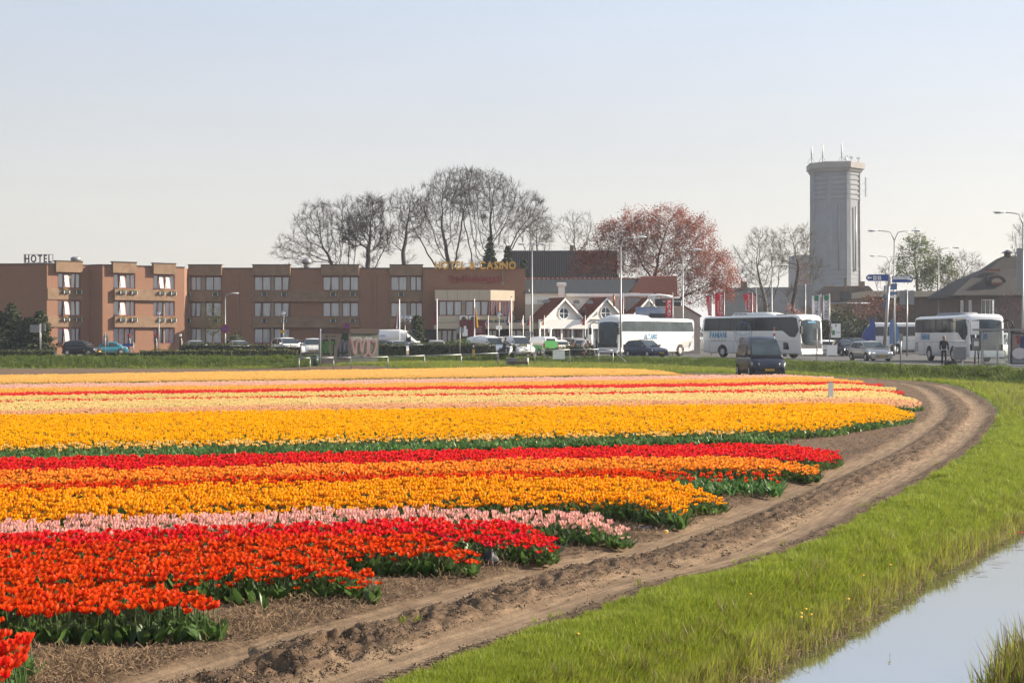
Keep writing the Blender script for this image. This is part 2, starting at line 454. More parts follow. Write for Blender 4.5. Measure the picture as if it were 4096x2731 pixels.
def soil_mat(name, track):
 m = bpy.data.materials.new(name); m.use_nodes = True
 nt = m.node_tree; nt.nodes.clear(); L = nt.links.new
 out = nn(nt, 'ShaderNodeOutputMaterial'); p = nn(nt, 'ShaderNodeBsdfPrincipled'); p.inputs['Roughness'].default_value = .95; p.inputs['Specular IOR Level'].default_value = .15
 geo = nn(nt, 'ShaderNodeNewGeometry')
 n1 = nn(nt, 'ShaderNodeTexNoise'); n1.inputs['Scale'].default_value = 1.7; n1.inputs['Detail'].default_value = 9; n1.inputs['Roughness'].default_value = .7
 n2 = nn(nt, 'ShaderNodeTexNoise'); n2.inputs['Scale'].default_value = 14; n2.inputs['Detail'].default_value = 8; n2.inputs['Roughness'].default_value = .75
 for n in (n1, n2): L(geo.outputs['Position'], n.inputs['Vector'])
 r1 = nn(nt, 'ShaderNodeMapRange'); r1.inputs['From Min'].default_value = .38; r1.inputs['From Max'].default_value = .62; L(n1.outputs['Fac'], r1.inputs['Value'])
 r2 = nn(nt, 'ShaderNodeMapRange'); r2.inputs['From Min'].default_value = .35; r2.inputs['From Max'].default_value = .65; L(n2.outputs['Fac'], r2.inputs['Value'])
 dark = nn(nt, 'ShaderNodeMixRGB'); dark.inputs[1].default_value = (.05, .032, .021, 1); dark.inputs[2].default_value = (.165, .108, .067, 1)
 L(r2.outputs[0], dark.inputs[0])
 mid = nn(nt, 'ShaderNodeMixRGB'); mid.inputs[2].default_value = (.135, .088, .055, 1); L(dark.outputs[0], mid.inputs[1])
 mm = nn(nt, 'ShaderNodeMath', operation='MULTIPLY'); mm.inputs[1].default_value = .55; L(r1.outputs[0], mm.inputs[0]); L(mm.outputs[0], mid.inputs[0])
 col = mid.outputs[0]
 bumpin = n2.outputs['Fac']
 if track:
  at = nn(nt, 'ShaderNodeAttribute', attribute_name='rut'); at2 = nn(nt, 'ShaderNodeAttribute', attribute_name='tread'); at3 = nn(nt, 'ShaderNodeAttribute', attribute_name='arc')
  sand = nn(nt, 'ShaderNodeMixRGB'); sand.inputs[1].default_value = (.175, .12, .076, 1); sand.inputs[2].default_value = (.25, .178, .114, 1); L(r1.outputs[0], sand.inputs[0])
  ad = nn(nt, 'ShaderNodeMath', operation='MULTIPLY_ADD'); ad.inputs[1].default_value = .5; ad.inputs[2].default_value = -.22; L(r2.outputs[0], ad.inputs[0])
  a2 = nn(nt, 'ShaderNodeMath', operation='ADD', use_clamp=True); L(at.outputs['Fac'], a2.inputs[0]); L(ad.outputs[0], a2.inputs[1])
  mx = nn(nt, 'ShaderNodeMixRGB'); L(a2.outputs[0], mx.inputs[0]); L(col, mx.inputs[1]); L(sand.outputs[0], mx.inputs[2]); col = mx.outputs[0]
  a4 = nn(nt, 'ShaderNodeAttribute', attribute_name='tg'); cb = nn(nt, 'ShaderNodeCombineXYZ'); k1 = nn(nt, 'ShaderNodeMath', operation='MULTIPLY'); k1.inputs[1].default_value = 16; L(a4.outputs['Fac'], k1.inputs[0]); L(k1.outputs[0], cb.inputs[0]); L(at3.outputs['Fac'], cb.inputs[1])
  n3 = nn(nt, 'ShaderNodeTexNoise'); n3.inputs['Scale'].default_value = 1.; n3.inputs['Detail'].default_value = 6; L(cb.outputs[0], n3.inputs['Vector'])
  r4 = nn(nt, 'ShaderNodeMapRange'); r4.inputs['From Min'].default_value = .35; r4.inputs['From Max'].default_value = .65; r4.inputs['To Min'].default_value = .62; r4.inputs['To Max'].default_value = 1.12; L(n3.outputs['Fac'], r4.inputs['Value'])
  sm = nn(nt, 'ShaderNodeVectorMath', operation='SCALE'); L(col, sm.inputs[0]); L(r4.outputs[0], sm.inputs['Scale']); col = sm.outputs[0]
  sn = nn(nt, 'ShaderNodeMath', operation='MULTIPLY'); sn.inputs[1].default_value = 2 * PI / .11; L(at3.outputs['Fac'], sn.inputs[0])
  s2 = nn(nt, 'ShaderNodeMath', operation='SINE'); L(sn.outputs[0], s2.inputs[0])
  s3 = nn(nt, 'ShaderNodeMath', operation='MULTIPLY'); L(s2.outputs[0], s3.inputs[0]); L(at2.outputs['Fac'], s3.inputs[1])
  s4 = nn(nt, 'ShaderNodeMath', operation='MULTIPLY_ADD'); s4.inputs[1].default_value = .9; L(s3.outputs[0], s4.inputs[0]); L(n2.outputs['Fac'], s4.inputs[2]); bumpin = s4.outputs[0]
 L(col, p.inputs['Base Color'])
 b = nn(nt, 'ShaderNodeBump'); b.inputs['Strength'].default_value = .9; b.inputs['Distance'].default_value = .03; L(bumpin, b.inputs['Height']); L(b.outputs[0], p.inputs['Normal'])
 L(p.outputs[0], out.inputs[0])
 return m
M_SOIL = soil_mat('field_soil', False); M_TRACK = soil_mat('track_sand', True)
M_TURF = pm('turf_ground', (.07, .11, .022), .95, var=.4, scale=2.5, bump=.6, bscale=25, col2=(.13, .16, .035))
M_MUD = pm('ditch_mud', (.13, .075, .035), .7, var=.4, scale=9, col2=(.05, .038, .022))
M_BASE = pm('ground_earth', (.13, .12, .09), .95, var=.25, scale=.4)
def zone_mesh(name, z, mat, smooth=True):
 f = quads[zone == z]; u, inv = np.unique(f, return_inverse=True)
 o = np_mesh(name, V[u], inv.reshape(f.shape), mat, None, 'structure', smooth)
 return o, u
zone_mesh('field_soil', 0, M_SOIL)
o, u = zone_mesh('dirt_track', 1, M_TRACK)
t_ = tg.reshape(-1)[u]; a_ = arc.reshape(-1)[u]
wob = (fbm(a_ * .5, a_ * 0 + 3, 3, 5) - .45) * .25
rut = np.maximum(np.exp(-((t_ + .52 + wob * .5) / .30) ** 4), np.exp(-((t_ + 1.72 + wob) / .29) ** 4))
rut = np.clip(rut - .25 * (fbm(a_ * 1.3, t_ * 3, 3, 12) - .35), 0, 1)
tread = np.exp(-((t_ + .22) / .12) ** 4) * (vnoise(a_ * .4, a_ * 0, 8) > .35)
for nm, arr in (('tg', t_), ('rut', rut), ('tread', tread), ('arc', a_ + t_ * .25)):
 at = o.data.attributes.new(nm, 'FLOAT', 'POINT'); at.data.foreach_set('value', arr.astype(np.float32))
zone = np.where((zone == 2) & (ftw > -.14) & (fY < 50), 3, zone)
zone_mesh('grass_verge', 2, M_TURF)
zone_mesh('ditch_bed', 3, M_MUD)
b = MB(); b.add([(-1800, -30, -1.2), (1800, -30, -1.2), (1800, 6.9, -1.2), (-1800, 6.9, -1.2)], [(0, 1, 2, 3)])
b.add([(-1800, 124, .78), (1800, 124, .78), (1800, 3500, .78), (-1800, 3500, .78)], [(0, 1, 2, 3)])
b.add([(47, 14, .78), (1800, 14, .78), (1800, 124, .78), (20, 124, .78), (24, 90, .78), (29, 74, .78), (36, 46, .78)], [(0, 1, 2, 3, 4, 5, 6)])
b.add([(-1800, 0, -.3), (-150, 0, -.3), (-150, 122, -.3), (-1800, 122, -.3)], [(0, 1, 2, 3)])
b.build('ground', M_BASE, None, kind='structure')
m = bpy.data.materials.new('ditch_water'); m.use_nodes = True
nt = m.node_tree; nt.nodes.clear(); wout = nn(nt, 'ShaderNodeOutputMaterial'); gl = nn(nt, 'ShaderNodeBsdfGlossy'); gl.inputs['Roughness'].default_value = .02; gl.inputs[0].default_value = (.97, .98, 1, 1)
df = nn(nt, 'ShaderNodeBsdfDiffuse'); df.inputs[0].default_value = (.035, .04, .02, 1); lw = nn(nt, 'ShaderNodeLayerWeight'); lw.inputs[0].default_value = .95
ms = nn(nt, 'ShaderNodeMixShader'); nt.links.new(lw.outputs['Fresnel'], ms.inputs[0]); nt.links.new(df.outputs[0], ms.inputs[1]); nt.links.new(gl.outputs[0], ms.inputs[2]); nt.links.new(ms.outputs[0], wout.inputs[0])
tc = nn(nt, 'ShaderNodeNewGeometry'); nz = nn(nt, 'ShaderNodeTexNoise'); nz.inputs['Scale'].default_value = 3.0; nz.inputs['Detail'].default_value = 4
bm = nn(nt, 'ShaderNodeBump'); bm.inputs['Strength'].default_value = .035; bm.inputs['Distance'].default_value = .05
nt.links.new(tc.outputs['Position'], nz.inputs['Vector']); nt.links.new(nz.outputs['Fac'], bm.inputs['Height'])
for q in (gl, lw): nt.links.new(bm.outputs[0], q.inputs['Normal'])
n = 40
def resamp(P, n):
 d = np.r_[0, np.cumsum(np.hypot(*(P[1:] - P[:-1]).T))]; t = np.linspace(0, d[-1], n)
 return np.stack([np.interp(t, d, P[:, 0]), np.interp(t, d, P[:, 1])], -1)
def offset(P, o):
 t = np.gradient(P, axis=0); t /= np.hypot(t[:, 0], t[:, 1])[:, None]
 return P + np.stack([t[:, 1], -t[:, 0]], -1) * o
A = offset(resamp(W_LINE, n), -.5); Bq = offset(resamp(E_LINE, n), .5)
v = np.concatenate([np.c_[A, np.full(n, ZW)], np.c_[Bq, np.full(n, ZW)]])
np_mesh('water', v, [(i, n + i, n + i + 1, i + 1) for i in range(n - 1)], m, None, 'structure')
def strip(name, o0, o1, z, mat, i0=0, i1=None, thick=0.):
 P = R_LINE[i0:i1]; a = offset(P, o0); c = offset(P, o1); k = len(P)
 v = [(x, y, z) for x, y in a] + [(x, y, z) for x, y in c]
 f = [(i, k + i, k + i + 1, i + 1) for i in range(k - 1)]
 if thick:
  v += [(x, y, z - thick) for x, y in a] + [(x, y, z - thick) for x, y in c]
  f += [(2 * k + i, i, i + 1, 2 * k + i + 1) for i in range(k - 1)] + [(k + i, 3 * k + i, 3 * k + i + 1, k + i + 1) for i in range(k - 1)]
 return np_mesh(name, v, f, mat, None, 'structure')
M_ASPH = pm('asphalt', (.085, .083, .082), .9, var=.25, scale=.9, bump=.25, bscale=60)
M_REDP = pm('red_paving', (.22, .125, .105), .9, var=.22, scale=1.2, bump=.3, bscale=30)
M_PAVE = pm('grey_paving', (.19, .175, .165), .9, var=.2, scale=1.1, bump=.3, bscale=30)
M_KERB = pm('kerb_stone', (.36, .34, .31), .9, var=.15, scale=2)
M_LINE = pm('road_paint', (.62, .62, .60), .7, var=.15, scale=8)
strip('road', -.1, 60, .88, M_ASPH)
strip('cycle_path', -.2, 2.6, .892, M_REDP, 0, 34)
strip('kerb', 5.6, 5.75, .99, M_KERB, 0, 34, .13)
strip('pavement', 3.4, 5.6, .93, M_PAVE, 0, 34, .05)
strip('kerb', 15.6, 15.85, 1.0, M_KERB, 4, 30, .13)
strip('traffic_island', 15.85, 18.6, .985, M_TURF, 4, 30, .1)
strip('kerb', 18.6, 18.85, 1.0, M_KERB, 4, 30, .13)
strip('road_marking', 6.2, 6.34, .888, M_LINE, 0, 32)
strip('pavement', .0, 3.4, .905, M_PAVE, 34, None, .03)
PL = resamp(offset(R_LINE[2:34], 10.9), 60)
for i in range(0, 58, 2):
 a, c = PL[i], PL[i] + (PL[i + 1] - PL[i]) * .55; t = (c - a) / np.hypot(*(c - a)); nrm = np.array([t[1], -t[0]]) * .07
 np_mesh('road_marking', [(*(a - nrm), .888), (*(a + nrm), .888), (*(c + nrm), .888), (*(c - nrm), .888)], [(0, 1, 2, 3)], M_LINE, None, 'structure')
b = MB(); b.add([(-90, 126.0, .895), (-24, 126.0, .895), (-24, 160, .895), (-90, 160, .895)], [(0, 1, 2, 3)])
b.add([(-24, 128.0, .895), (3, 128.0, .895), (3, 155, .895), (-24, 155, .895)], [(0, 1, 2, 3)])
b.build('parking_area', pm('parking_brick', (.17, .14, .13), .9, var=.2, scale=.8, bump=.2, bscale=20), None, kind='structure')
# ================================================================ grass
def leafmat(name, c1, c2, trans=.45, rough=.5, rnd=.25, spec=.3):
 return pm(name, c1, rough, var=.2, scale=.6, col2=c2, trans=trans, rnd=rnd, spec=spec)
M_GRASS = [leafmat('grass_blade_fresh', (.20, .31, .024), (.35, .44, .035), .5), leafmat('grass_blade_yellow', (.33, .42, .04), (.50, .50, .07), .5), leafmat('grass_blade_dry', (.24, .165, .07), (.38, .28, .13), .25)]
def tuft(nb, h, spread, lean, mats=(0,), seed=0, w=.006):
 r = random.Random(seed); b = MB()
 for i in range(nb):
  a = r.uniform(0, 2 * PI); q = r.uniform(0, spread); x, y = q * math.cos(a), q * math.sin(a)
  hh = h * r.uniform(.55, 1.15); la = r.uniform(0, 2 * PI); ln = lean * r.uniform(.2, 1.2) * hh
  dx, dy = math.cos(la) * ln, math.sin(la) * ln; wa = r.uniform(0, PI); ux, uy = math.cos(wa) * w, math.sin(wa) * w
  b.add([(x - ux, y - uy, -.02), (x + ux, y + uy, -.02), (x + dx * .35 + ux * .8, y + dy * .35 + uy * .8, hh * .55), (x + dx * .35 - ux * .8, y + dy * .35 - uy * .8, hh * .55), (x + dx, y + dy, hh)],
    [(0, 1, 2, 3), (3, 2, 4)], r.choice(mats), False)
 return b
M_GRASS.append(leafmat('grass_blade_shade', (.055, .10, .018), (.10, .15, .03), .35))  # rank bank grass, with the slope's shade put into its darker green
GP = [proto('grass_tuft', tuft(16, .10, .07, .7, (0, 0, 0, 1), s, .0045), M_GRASS) for s in range(3)]
GP += [proto('grass_tuft', tuft(14, .15, .07, .55, (0, 1, 1), 10 + s, .0045), M_GRASS) for s in range(2)]
GP += [proto('grass_tuft', tuft(13, .20, .06, .5, (1, 2, 2, 0), 20 + s, .004), M_GRASS) for s in range(2)]
GP += [proto('grass_tuft', tuft(9, .34, .05, .35, (2, 2, 1), 30 + s, .004), M_GRASS) for s in range(2)]
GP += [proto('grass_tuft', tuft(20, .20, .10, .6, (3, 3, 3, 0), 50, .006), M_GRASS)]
def pick_points(n, y0, y1, power=2.0, k0=-.42, k1=.46):
 """Random ground points, denser close by."""
 u = RNG.random(n); Y = (y0 ** (1 - power) + u * (y1 ** (1 - power) - y0 ** (1 - power))) ** (1 / (1 - power)) if power != 1 else y0 * (y1 / y0) ** u
 X = (k0 + RNG.random(n) * (k1 - k0)) * Y
 return X, Y
def grass(name, X, Y, keep_fn, idx_fn, scale_fn, label=None):
 tg, arc, tw, te, dr = zones(X, Y)
 k = keep_fn(X, Y, tg, tw, te, dr); X, Y, tg, tw, te, dr = (q[k] for q in (X, Y, tg, tw, te, dr))
 Z = ground_z(X, Y, tg, tw, te, dr) ; n = len(X)
 rot = np.stack([RNG.normal(0, .12, n), RNG.normal(0, .12, n), RNG.random(n) * 6.28], -1)
 o = scatter(name, np.stack([X, Y, Z], -1), rot, scale_fn(X, Y, tg, tw, te) * RNG.uniform(.7, 1.3, n), idx_fn(X, Y, tg, tw, te, n), GP)
 if label: o['label'] = label
 return o
def idx_near(X, Y, tg, tw, te, n):
 r = RNG.random(n); c = fbm(X * .9, Y * .9, 2, 40)
 ix = np.where(r < .6 + .3 * (c - .4), RNG.integers(0, 3, n), RNG.integers(3, 5, n))
 wet = (tw > -.16); damp = (tw > -.6)
 ix = np.where(damp & (RNG.random(n) < .08), RNG.integers(5, 7, n), ix)
 ix = np.where((c > .5) & (RNG.random(n) < .45), RNG.integers(3, 5, n), ix)
 return np.where(wet & (RNG.random(n) < .85), RNG.integers(5, 8, n), ix)
X, Y = pick_points(480000, 9.0, 46.0, 1.6, -.16, .46)
grass('verge_grass', X, Y, lambda X, Y, tg, tw, te, dr: ((tw < -.10) | (tw < .04) & (RNG.random(len(X)) < .3)) & (tg > .03 + .16 * (vnoise(X * 6, Y * 6, 2) - .5)) & (dr < -5) & ((tg > .25) | (RNG.random(len(X)) < .35)), idx_near,
  lambda X, Y, tg, tw, te: (.40 + .28 * sstep(0, .8, tg) - .1 * sstep(-.5, -.1, tw)) * (1 + .010 * Y) * (.5 + 1.1 * fbm(X * 1.9, Y * 1.9, 3, 51)))
X = RNG.uniform(3.6, 7.5, 8000); Y = RNG.uniform(11, 16.5, 8000)
grass('bank_grass', X, Y, lambda X, Y, tg, tw, te, dr: te > -.2, lambda X, Y, tg, tw, te, n: np.where(te < .6, RNG.choice([5, 6, 6, 7, 8], n), RNG.choice([2, 5, 6, 7, 3], n)),
  lambda X, Y, tg, tw, te: .95 + .45 * (te < .5))
X, Y = pick_points(330000, 40.0, 122.0, .15)
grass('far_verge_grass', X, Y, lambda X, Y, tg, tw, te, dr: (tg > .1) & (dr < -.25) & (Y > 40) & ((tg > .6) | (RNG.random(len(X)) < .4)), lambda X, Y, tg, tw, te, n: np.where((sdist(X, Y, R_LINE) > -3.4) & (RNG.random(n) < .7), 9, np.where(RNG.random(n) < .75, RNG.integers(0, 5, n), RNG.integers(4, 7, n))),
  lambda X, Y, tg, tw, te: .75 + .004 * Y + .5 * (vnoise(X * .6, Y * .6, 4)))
X, Y = pick_points(9000, 9.0, 60.0, 1.5, -.2, .40)
grass('track_edge_grass', X, Y, lambda X, Y, tg, tw, te, dr: (tg < .1) & (tg > -.4) & (fbm(X * 1.2, Y * 1.2, 2, 77) > .52) | ((np.abs(tg + 1.15) < .25) & (fbm(X * 1.1, Y * 1.1, 2, 78) > .66)), lambda X, Y, tg, tw, te, n: RNG.integers(0, 4, n),
  lambda X, Y, tg, tw, te: .55 + 0 * X)
M_STRAW = pm('straw', (.29, .19, .105), .85, var=.4, scale=2, rnd=.5)
M_CLOD = pm('soil_clod', (.20, .138, .09), .95, var=.35, scale=8, rnd=.4)
SP = []
for s in range(4):
 r = random.Random(s); b = MB()
 for i in range(7):
  a = r.uniform(0, 2 * PI); L = r.uniform(.02, .085); x, y = r.uniform(-.13, .13), r.uniform(-.13, .13); e = r.uniform(-.02, .05)
  b.tube([(x, y, .008 + r.random() * .015), (x + L * math.cos(a) * .5, y + L * math.sin(a) * .5, .02 + e * .5), (x + L * math.cos(a), y + L * math.sin(a), .015 + max(e, 0))], .0016, 3, 0, False, False)
 SP.append(proto('straw_bunch', b, M_STRAW))
CP = []
for s in range(4):
 r = random.Random(90 + s); b = MB();
 for q in range(9):
  a = r.uniform(0, 6.28); d = r.uniform(0, .09); o0 = len(b.v); b.sphere((d * math.cos(a), d * math.sin(a), 0), r.choice([.004, .006, .009, .014]), 5, 3)
  b.v[o0:] = [(x + r.uniform(-.006, .006), y + r.uniform(-.006, .006), z * r.uniform(.4, 1.)) for x, y, z in b.v[o0:]]
 CP.append(proto('clod', b, M_CLOD))
def soil_scatter(name, n, y0, y1, protos, keep, smin, smax, label, pw=1.7):
 X, Y = pick_points(n, y0, y1, pw, -.42, .42); tg, arc, tw, te, dr = zones(X, Y)
 k = keep(X, Y, tg); X, Y, tg, tw, te, dr = (q[k] for q in (X, Y, tg, tw, te, dr)); Z = ground_z(X, Y, tg, tw, te, dr); n = len(X)
 rot = np.stack([RNG.normal(0, .2, n), RNG.normal(0, .2, n), RNG.random(n) * 6.28], -1)
 o = scatter(name, np.stack([X, Y, Z], -1), rot, RNG.uniform(smin, smax, n), RNG.integers(0, 4, n), protos); o['label'] = label
soil_scatter('straw', 80000, 9, 70, SP, lambda X, Y, tg: (tg < -1.95) & (tg > -5.5) & (fbm(X * 1.1, Y * 1.1, 3, 61) + .3 * RNG.random(len(X)) > .56), .6, 1.3, 'dry straw and stalks littering the soil beside the tulip rows')
soil_scatter('bank_litter', 60000, 10, 40, SP, lambda X, Y, tg: (np.abs(sdist(X, Y, W_LINE) + .05) < .13), .7, 1.5, 'dry reed litter along the water edge', 1.4)
soil_scatter('soil_clods', 52000, 8.5, 60, CP, lambda X, Y, tg: ((tg < .05) & (tg > -.25)) | ((tg < -.8 + .2 * vnoise(X * 2, Y * 2, 6)) & (tg > -1.5 + .2 * vnoise(X * 2, Y * 2, 7))) | ((tg < -2.0) & (tg > -5) & (RNG.random(len(X)) < .6)), .25, 1.1, 'crumbled clods of soil along the track')
# ================================================================ tulips
M_LEAF = pm('tulip_leaf', (.09, .19, .045), .42, var=.2, scale=6, col2=(.16, .29, .07), trans=.45, rnd=.25, spec=.5)
M_STEM = pm('tulip_stem', (.09, .17, .05), .5, var=.2, scale=6, trans=.2)
def petal_mat(name, base, tip, flame=None, famt=0., var=.12, trans=.52, gloss=.25, huev=.006):
 """Petal: base-to-tip colour, optional flame along the midrib, per-flower variation."""
 m = bpy.data.materials.new(name); m.use_nodes = True
 nt = m.node_tree; nt.nodes.clear(); L = nt.links.new
 out = nn(nt, 'ShaderNodeOutputMaterial')
 pt = nn(nt, 'ShaderNodeAttribute', attribute_name='pt'); pa = nn(nt, 'ShaderNodeAttribute', attribute_name='pa')
 base, tip, flame = ([c * .84 for c in q] if q else None for q in (base, tip, flame))
 mx = nn(nt, 'ShaderNodeMixRGB'); mx.inputs[1].default_value = (*base, 1); mx.inputs[2].default_value = (*tip, 1); L(pt.outputs['Fac'], mx.inputs[0])
 col = mx.outputs[0]
 oi = nn(nt, 'ShaderNodeObjectInfo')
 if flame:
  mr = nn(nt, 'ShaderNodeMapRange'); mr.inputs['From Min'].default_value = .25; mr.inputs['From Max'].default_value = 1.0; mr.inputs['To Min'].default_value = famt; mr.inputs['To Max'].default_value = 0.
  L(pa.outputs['Fac'], mr.inputs['Value'])
  sc = nn(nt, 'ShaderNodeMath', operation='MULTIPLY'); r3 = nn(nt, 'ShaderNodeMapRange'); r3.inputs['To Min'].default_value = .45; r3.inputs['To Max'].default_value = 1.0
  L(oi.outputs['Random'], r3.inputs['Value']); L(mr.outputs[0], sc.inputs[0]); L(r3.outputs[0], sc.inputs[1])
  m2 = nn(nt, 'ShaderNodeMixRGB'); m2.inputs[2].default_value = (*flame, 1); L(sc.outputs[0], m2.inputs[0]); L(col, m2.inputs[1]); col = m2.outputs[0]
 hs = nn(nt, 'ShaderNodeHueSaturation'); L(col, hs.inputs['Color'])
 rv = nn(nt, 'ShaderNodeMapRange'); rv.inputs['To Min'].default_value = 1 - var; rv.inputs['To Max'].default_value = 1 + var * .6
 ml = nn(nt, 'ShaderNodeMath', operation='MULTIPLY'); ml.inputs[1].default_value = 7.31; fr = nn(nt, 'ShaderNodeMath', operation='FRACT')
 L(oi.outputs['Random'], ml.inputs[0]); L(ml.outputs[0], fr.inputs[0]); L(fr.outputs[0], rv.inputs['Value']); L(rv.outputs[0], hs.inputs['Value'])
 rh = nn(nt, 'ShaderNodeMapRange'); rh.inputs['To Min'].default_value = .5 - huev; rh.inputs['To Max'].default_value = .5 + huev; L(oi.outputs['Random'], rh.inputs['Value']); L(rh.outputs[0], hs.inputs['Hue'])
 p = nn(nt, 'ShaderNodeBsdfPrincipled'); p.inputs['Roughness'].default_value = .42; p.inputs['Specular IOR Level'].default_value = gloss * .45
 tr = nn(nt, 'ShaderNodeBsdfTranslucent'); L(hs.outputs[0], p.inputs['Base Color']); L(hs.outputs[0], tr.inputs['Color'])
 ms = nn(nt, 'ShaderNodeMixShader'); ms.inputs[0].default_value = trans; L(p.outputs[0], ms.inputs[1]); L(tr.outputs[0], ms.inputs[2]); L(ms.outputs[0], out.inputs[0])
 return m
def petal(b, th, R0, h, opn, wid, pt, pa, lod, z0, cx=0., cy=0., curl=0., seed=0):
 ts = (0, .22, .55, .82, 1) if lod == 0 else (0, .45, 1)
 rad = lambda t: R0 * (.25 + .75 * math.sin(min(1, t * 1.9) * PI / 2)) * (1 - .32 * max(0, t - .5) * 2 * (1 - opn)) + R0 * opn * .9 * max(0, t - .45) ** 1.3 * 1.6 + curl * max(0, t - .7)
 w = lambda t: wid * (math.sin(PI * min(1, .12 + t * .88)) ** .62 if t < .999 else 0)
 vs = []; rows = []
 for t in ts:
  r = rad(t); z = z0 + h * (t if t < .8 else .8 + (t - .8) * (1 - .7 * opn))
  if t == 0 or t == 1:
   rows.append([len(vs)]); vs.append((cx + r * math.cos(th), cy + r * math.sin(th), z)); pt.append(t); pa.append(0.)
  else:
   row = []
   for a in ((-1, 0, 1) if lod == 0 else (-1, 1)):
    an = th + a * w(t); rr = r * (1.04 if a == 0 else .93)
    row.append(len(vs)); vs.append((cx + rr * math.cos(an), cy + rr * math.sin(an), z - (abs(a) * .02 * h))); pt.append(t); pa.append(abs(a) if lod == 0 else .6)
   rows.append(row)
 fs = []
 for q, r in zip(rows[:-1], rows[1:]):
  if len(q) == 1: fs += [(q[0], r[k + 1], r[k]) for k in range(len(r) - 1)]
  elif len(r) == 1: fs += [(q[k], q[k + 1], r[0]) for k in range(len(q) - 1)]
  else: fs += [(q[k], q[k + 1], r[k + 1], r[k]) for k in range(len(q) - 1)]
 b.add(vs, fs, 0, True)
def bloom(seed, shape, lod, z0):
 r = random.Random(seed); b = MB(); pt = []; pa = []
 R0, h, opn, wid = {'cup': (.030, .062, .12, .62), 'open': (.033, .054, .58, .60), 'lily': (.022, .078, .55, .42), 'closed': (.026, .066, .0, .62), 'small': (.028, .052, .1, .65)}[shape]
 tx, ty = r.uniform(-.02, .02), r.uniform(-.02, .02)
 for k in range(6):
  inner = k % 2
  petal(b, k * PI / 3 + r.uniform(-.12, .12), R0 * (.86 if inner else 1), h * r.uniform(.9, 1.08), max(0, opn + r.uniform(-.12, .18)), wid, pt, pa, lod, z0, curl=r.uniform(-.004, .012) * (1 if opn > .3 else .3))
 b.v = [(x + tx * (z - z0) / h, y + ty * (z - z0) / h, z) for x, y, z in b.v]
 return b, pt, pa
def leaf(b, th, L, lean, wid, droop, mi=0, twist=0.):
 """A strap leaf from the stem base; returns nothing."""
 n = 4; vs = []; fs = []
 for i in range(n + 1):
  t = i / n; out = lean * L * t ** 1.2; z = L * (t - droop * t ** 3) * (1 - .25 * lean)
  w = wid * math.sin(PI * min(1, .18 + .82 * t)) ** .8 if i < n else .001
  c, s = math.cos(th), math.sin(th); tw = twist * t
  vs += [(c * out - s * w + c * w * .35, s * out + c * w + s * w * .35, z + w * .25), (c * out, s * out, z), (c * out + s * w + c * w * .35, s * out - c * w + s * w * .35, z + w * .25)]
 for i in range(n):
  for k in range(2): fs.append((i * 3 + k, i * 3 + k + 1, i * 3 + k + 4, i * 3 + k + 3))
 b.add(vs, fs, mi, True)
def with_attr(me, pt, pa, n0=0):
 n = len(me.vertices)
 for nm, arr in (('pt', pt), ('pa', pa)):
  a = np.zeros(n, np.float32); a[n0:n0 + len(arr)] = arr
  at = me.attributes.new(nm, 'FLOAT', 'POINT'); at.data.foreach_set('value', a)
PLANT_H = .275
def tulip_proto(seed, shape, lod, mat, leaves=3):
 r = random.Random(seed * 13 + 5)
 b, pt, pa = bloom(seed, shape, lod, PLANT_H)
 nb = len(b.v)
 if lod == 0: b.tube([(0, 0, 0), (r.uniform(-.01, .01), r.uniform(-.01, .01), PLANT_H * .5), (0, 0, PLANT_H + .006)], .0038, 4, 2, False)
 for i in range(leaves):
  leaf(b, r.uniform(0, 2 * PI), r.uniform(.19, .31), r.uniform(.22, .62), r.uniform(.021, .034), r.uniform(.04, .35), 1)
 me = bpy.data.meshes.new('tulip_plant'); me.from_pydata(b.v, [], b.f)
 for m in (mat, M_LEAF, M_STEM): me.materials.append(m)
 me.polygons.foreach_set('material_index', b.m); me.polygons.foreach_set('use_smooth', b.s); me.update()
 with_attr(me, pt, pa)
 return bpy.data.objects.new('tulip_plant', me)
M_P = {
 'redorange': petal_mat('petal_red_orange', (.60, .018, .005), (.90, .12, .006), (.70, .02, .006), .6, .2),
 'cornerred': petal_mat('petal_corner_red', (.70, .02, .008), (.85, .05, .012), None, 0, .15),
 'red': petal_mat('petal_red', (.70, .010, .013), (.82, .02, .02), None, 0, .12),
 'pinkwhite': petal_mat('petal_pink_white', (.90, .62, .40), (.93, .68, .64), (.78, .13, .16), .75, .10),
 'flamed': petal_mat('petal_yellow_flamed', (.94, .42, .004), (1., .70, .006), (.82, .09, .006), .88, .12),
 'orange': petal_mat('petal_orange', (.88, .12, .004), (1., .38, .03), (.95, .5, .08), .3, .15),
 'apricot': petal_mat('petal_apricot', (.92, .52, .10), (.95, .62, .22), None, 0, .08),
 'yellow': petal_mat('petal_yellow_orange', (.92, .38, .002), (1., .56, .003), None, 0, .10),
 'cream': petal_mat('petal_cream', (.90, .66, .25), (.93, .72, .34), None, 0, .06),
 'peach': petal_mat('petal_peach', (.88, .50, .26), (.93, .66, .40), (.8, .22, .12), .5, .10),
 'pink': petal_mat('petal_pale_pink', (.90, .50, .36), (.93, .60, .50), None, 0, .10),
 'paleyellow': petal_mat('petal_pale_yellow', (.85, .62, .20), (.92, .72, .30), None, 0, .08),
 'farorange': petal_mat('petal_far_orange', (.90, .42, .07), (.95, .56, .14), None, 0, .10),
 'farred': petal_mat('petal_far_red', (.78, .02, .025), (.86, .05, .05), None, 0, .10),
}
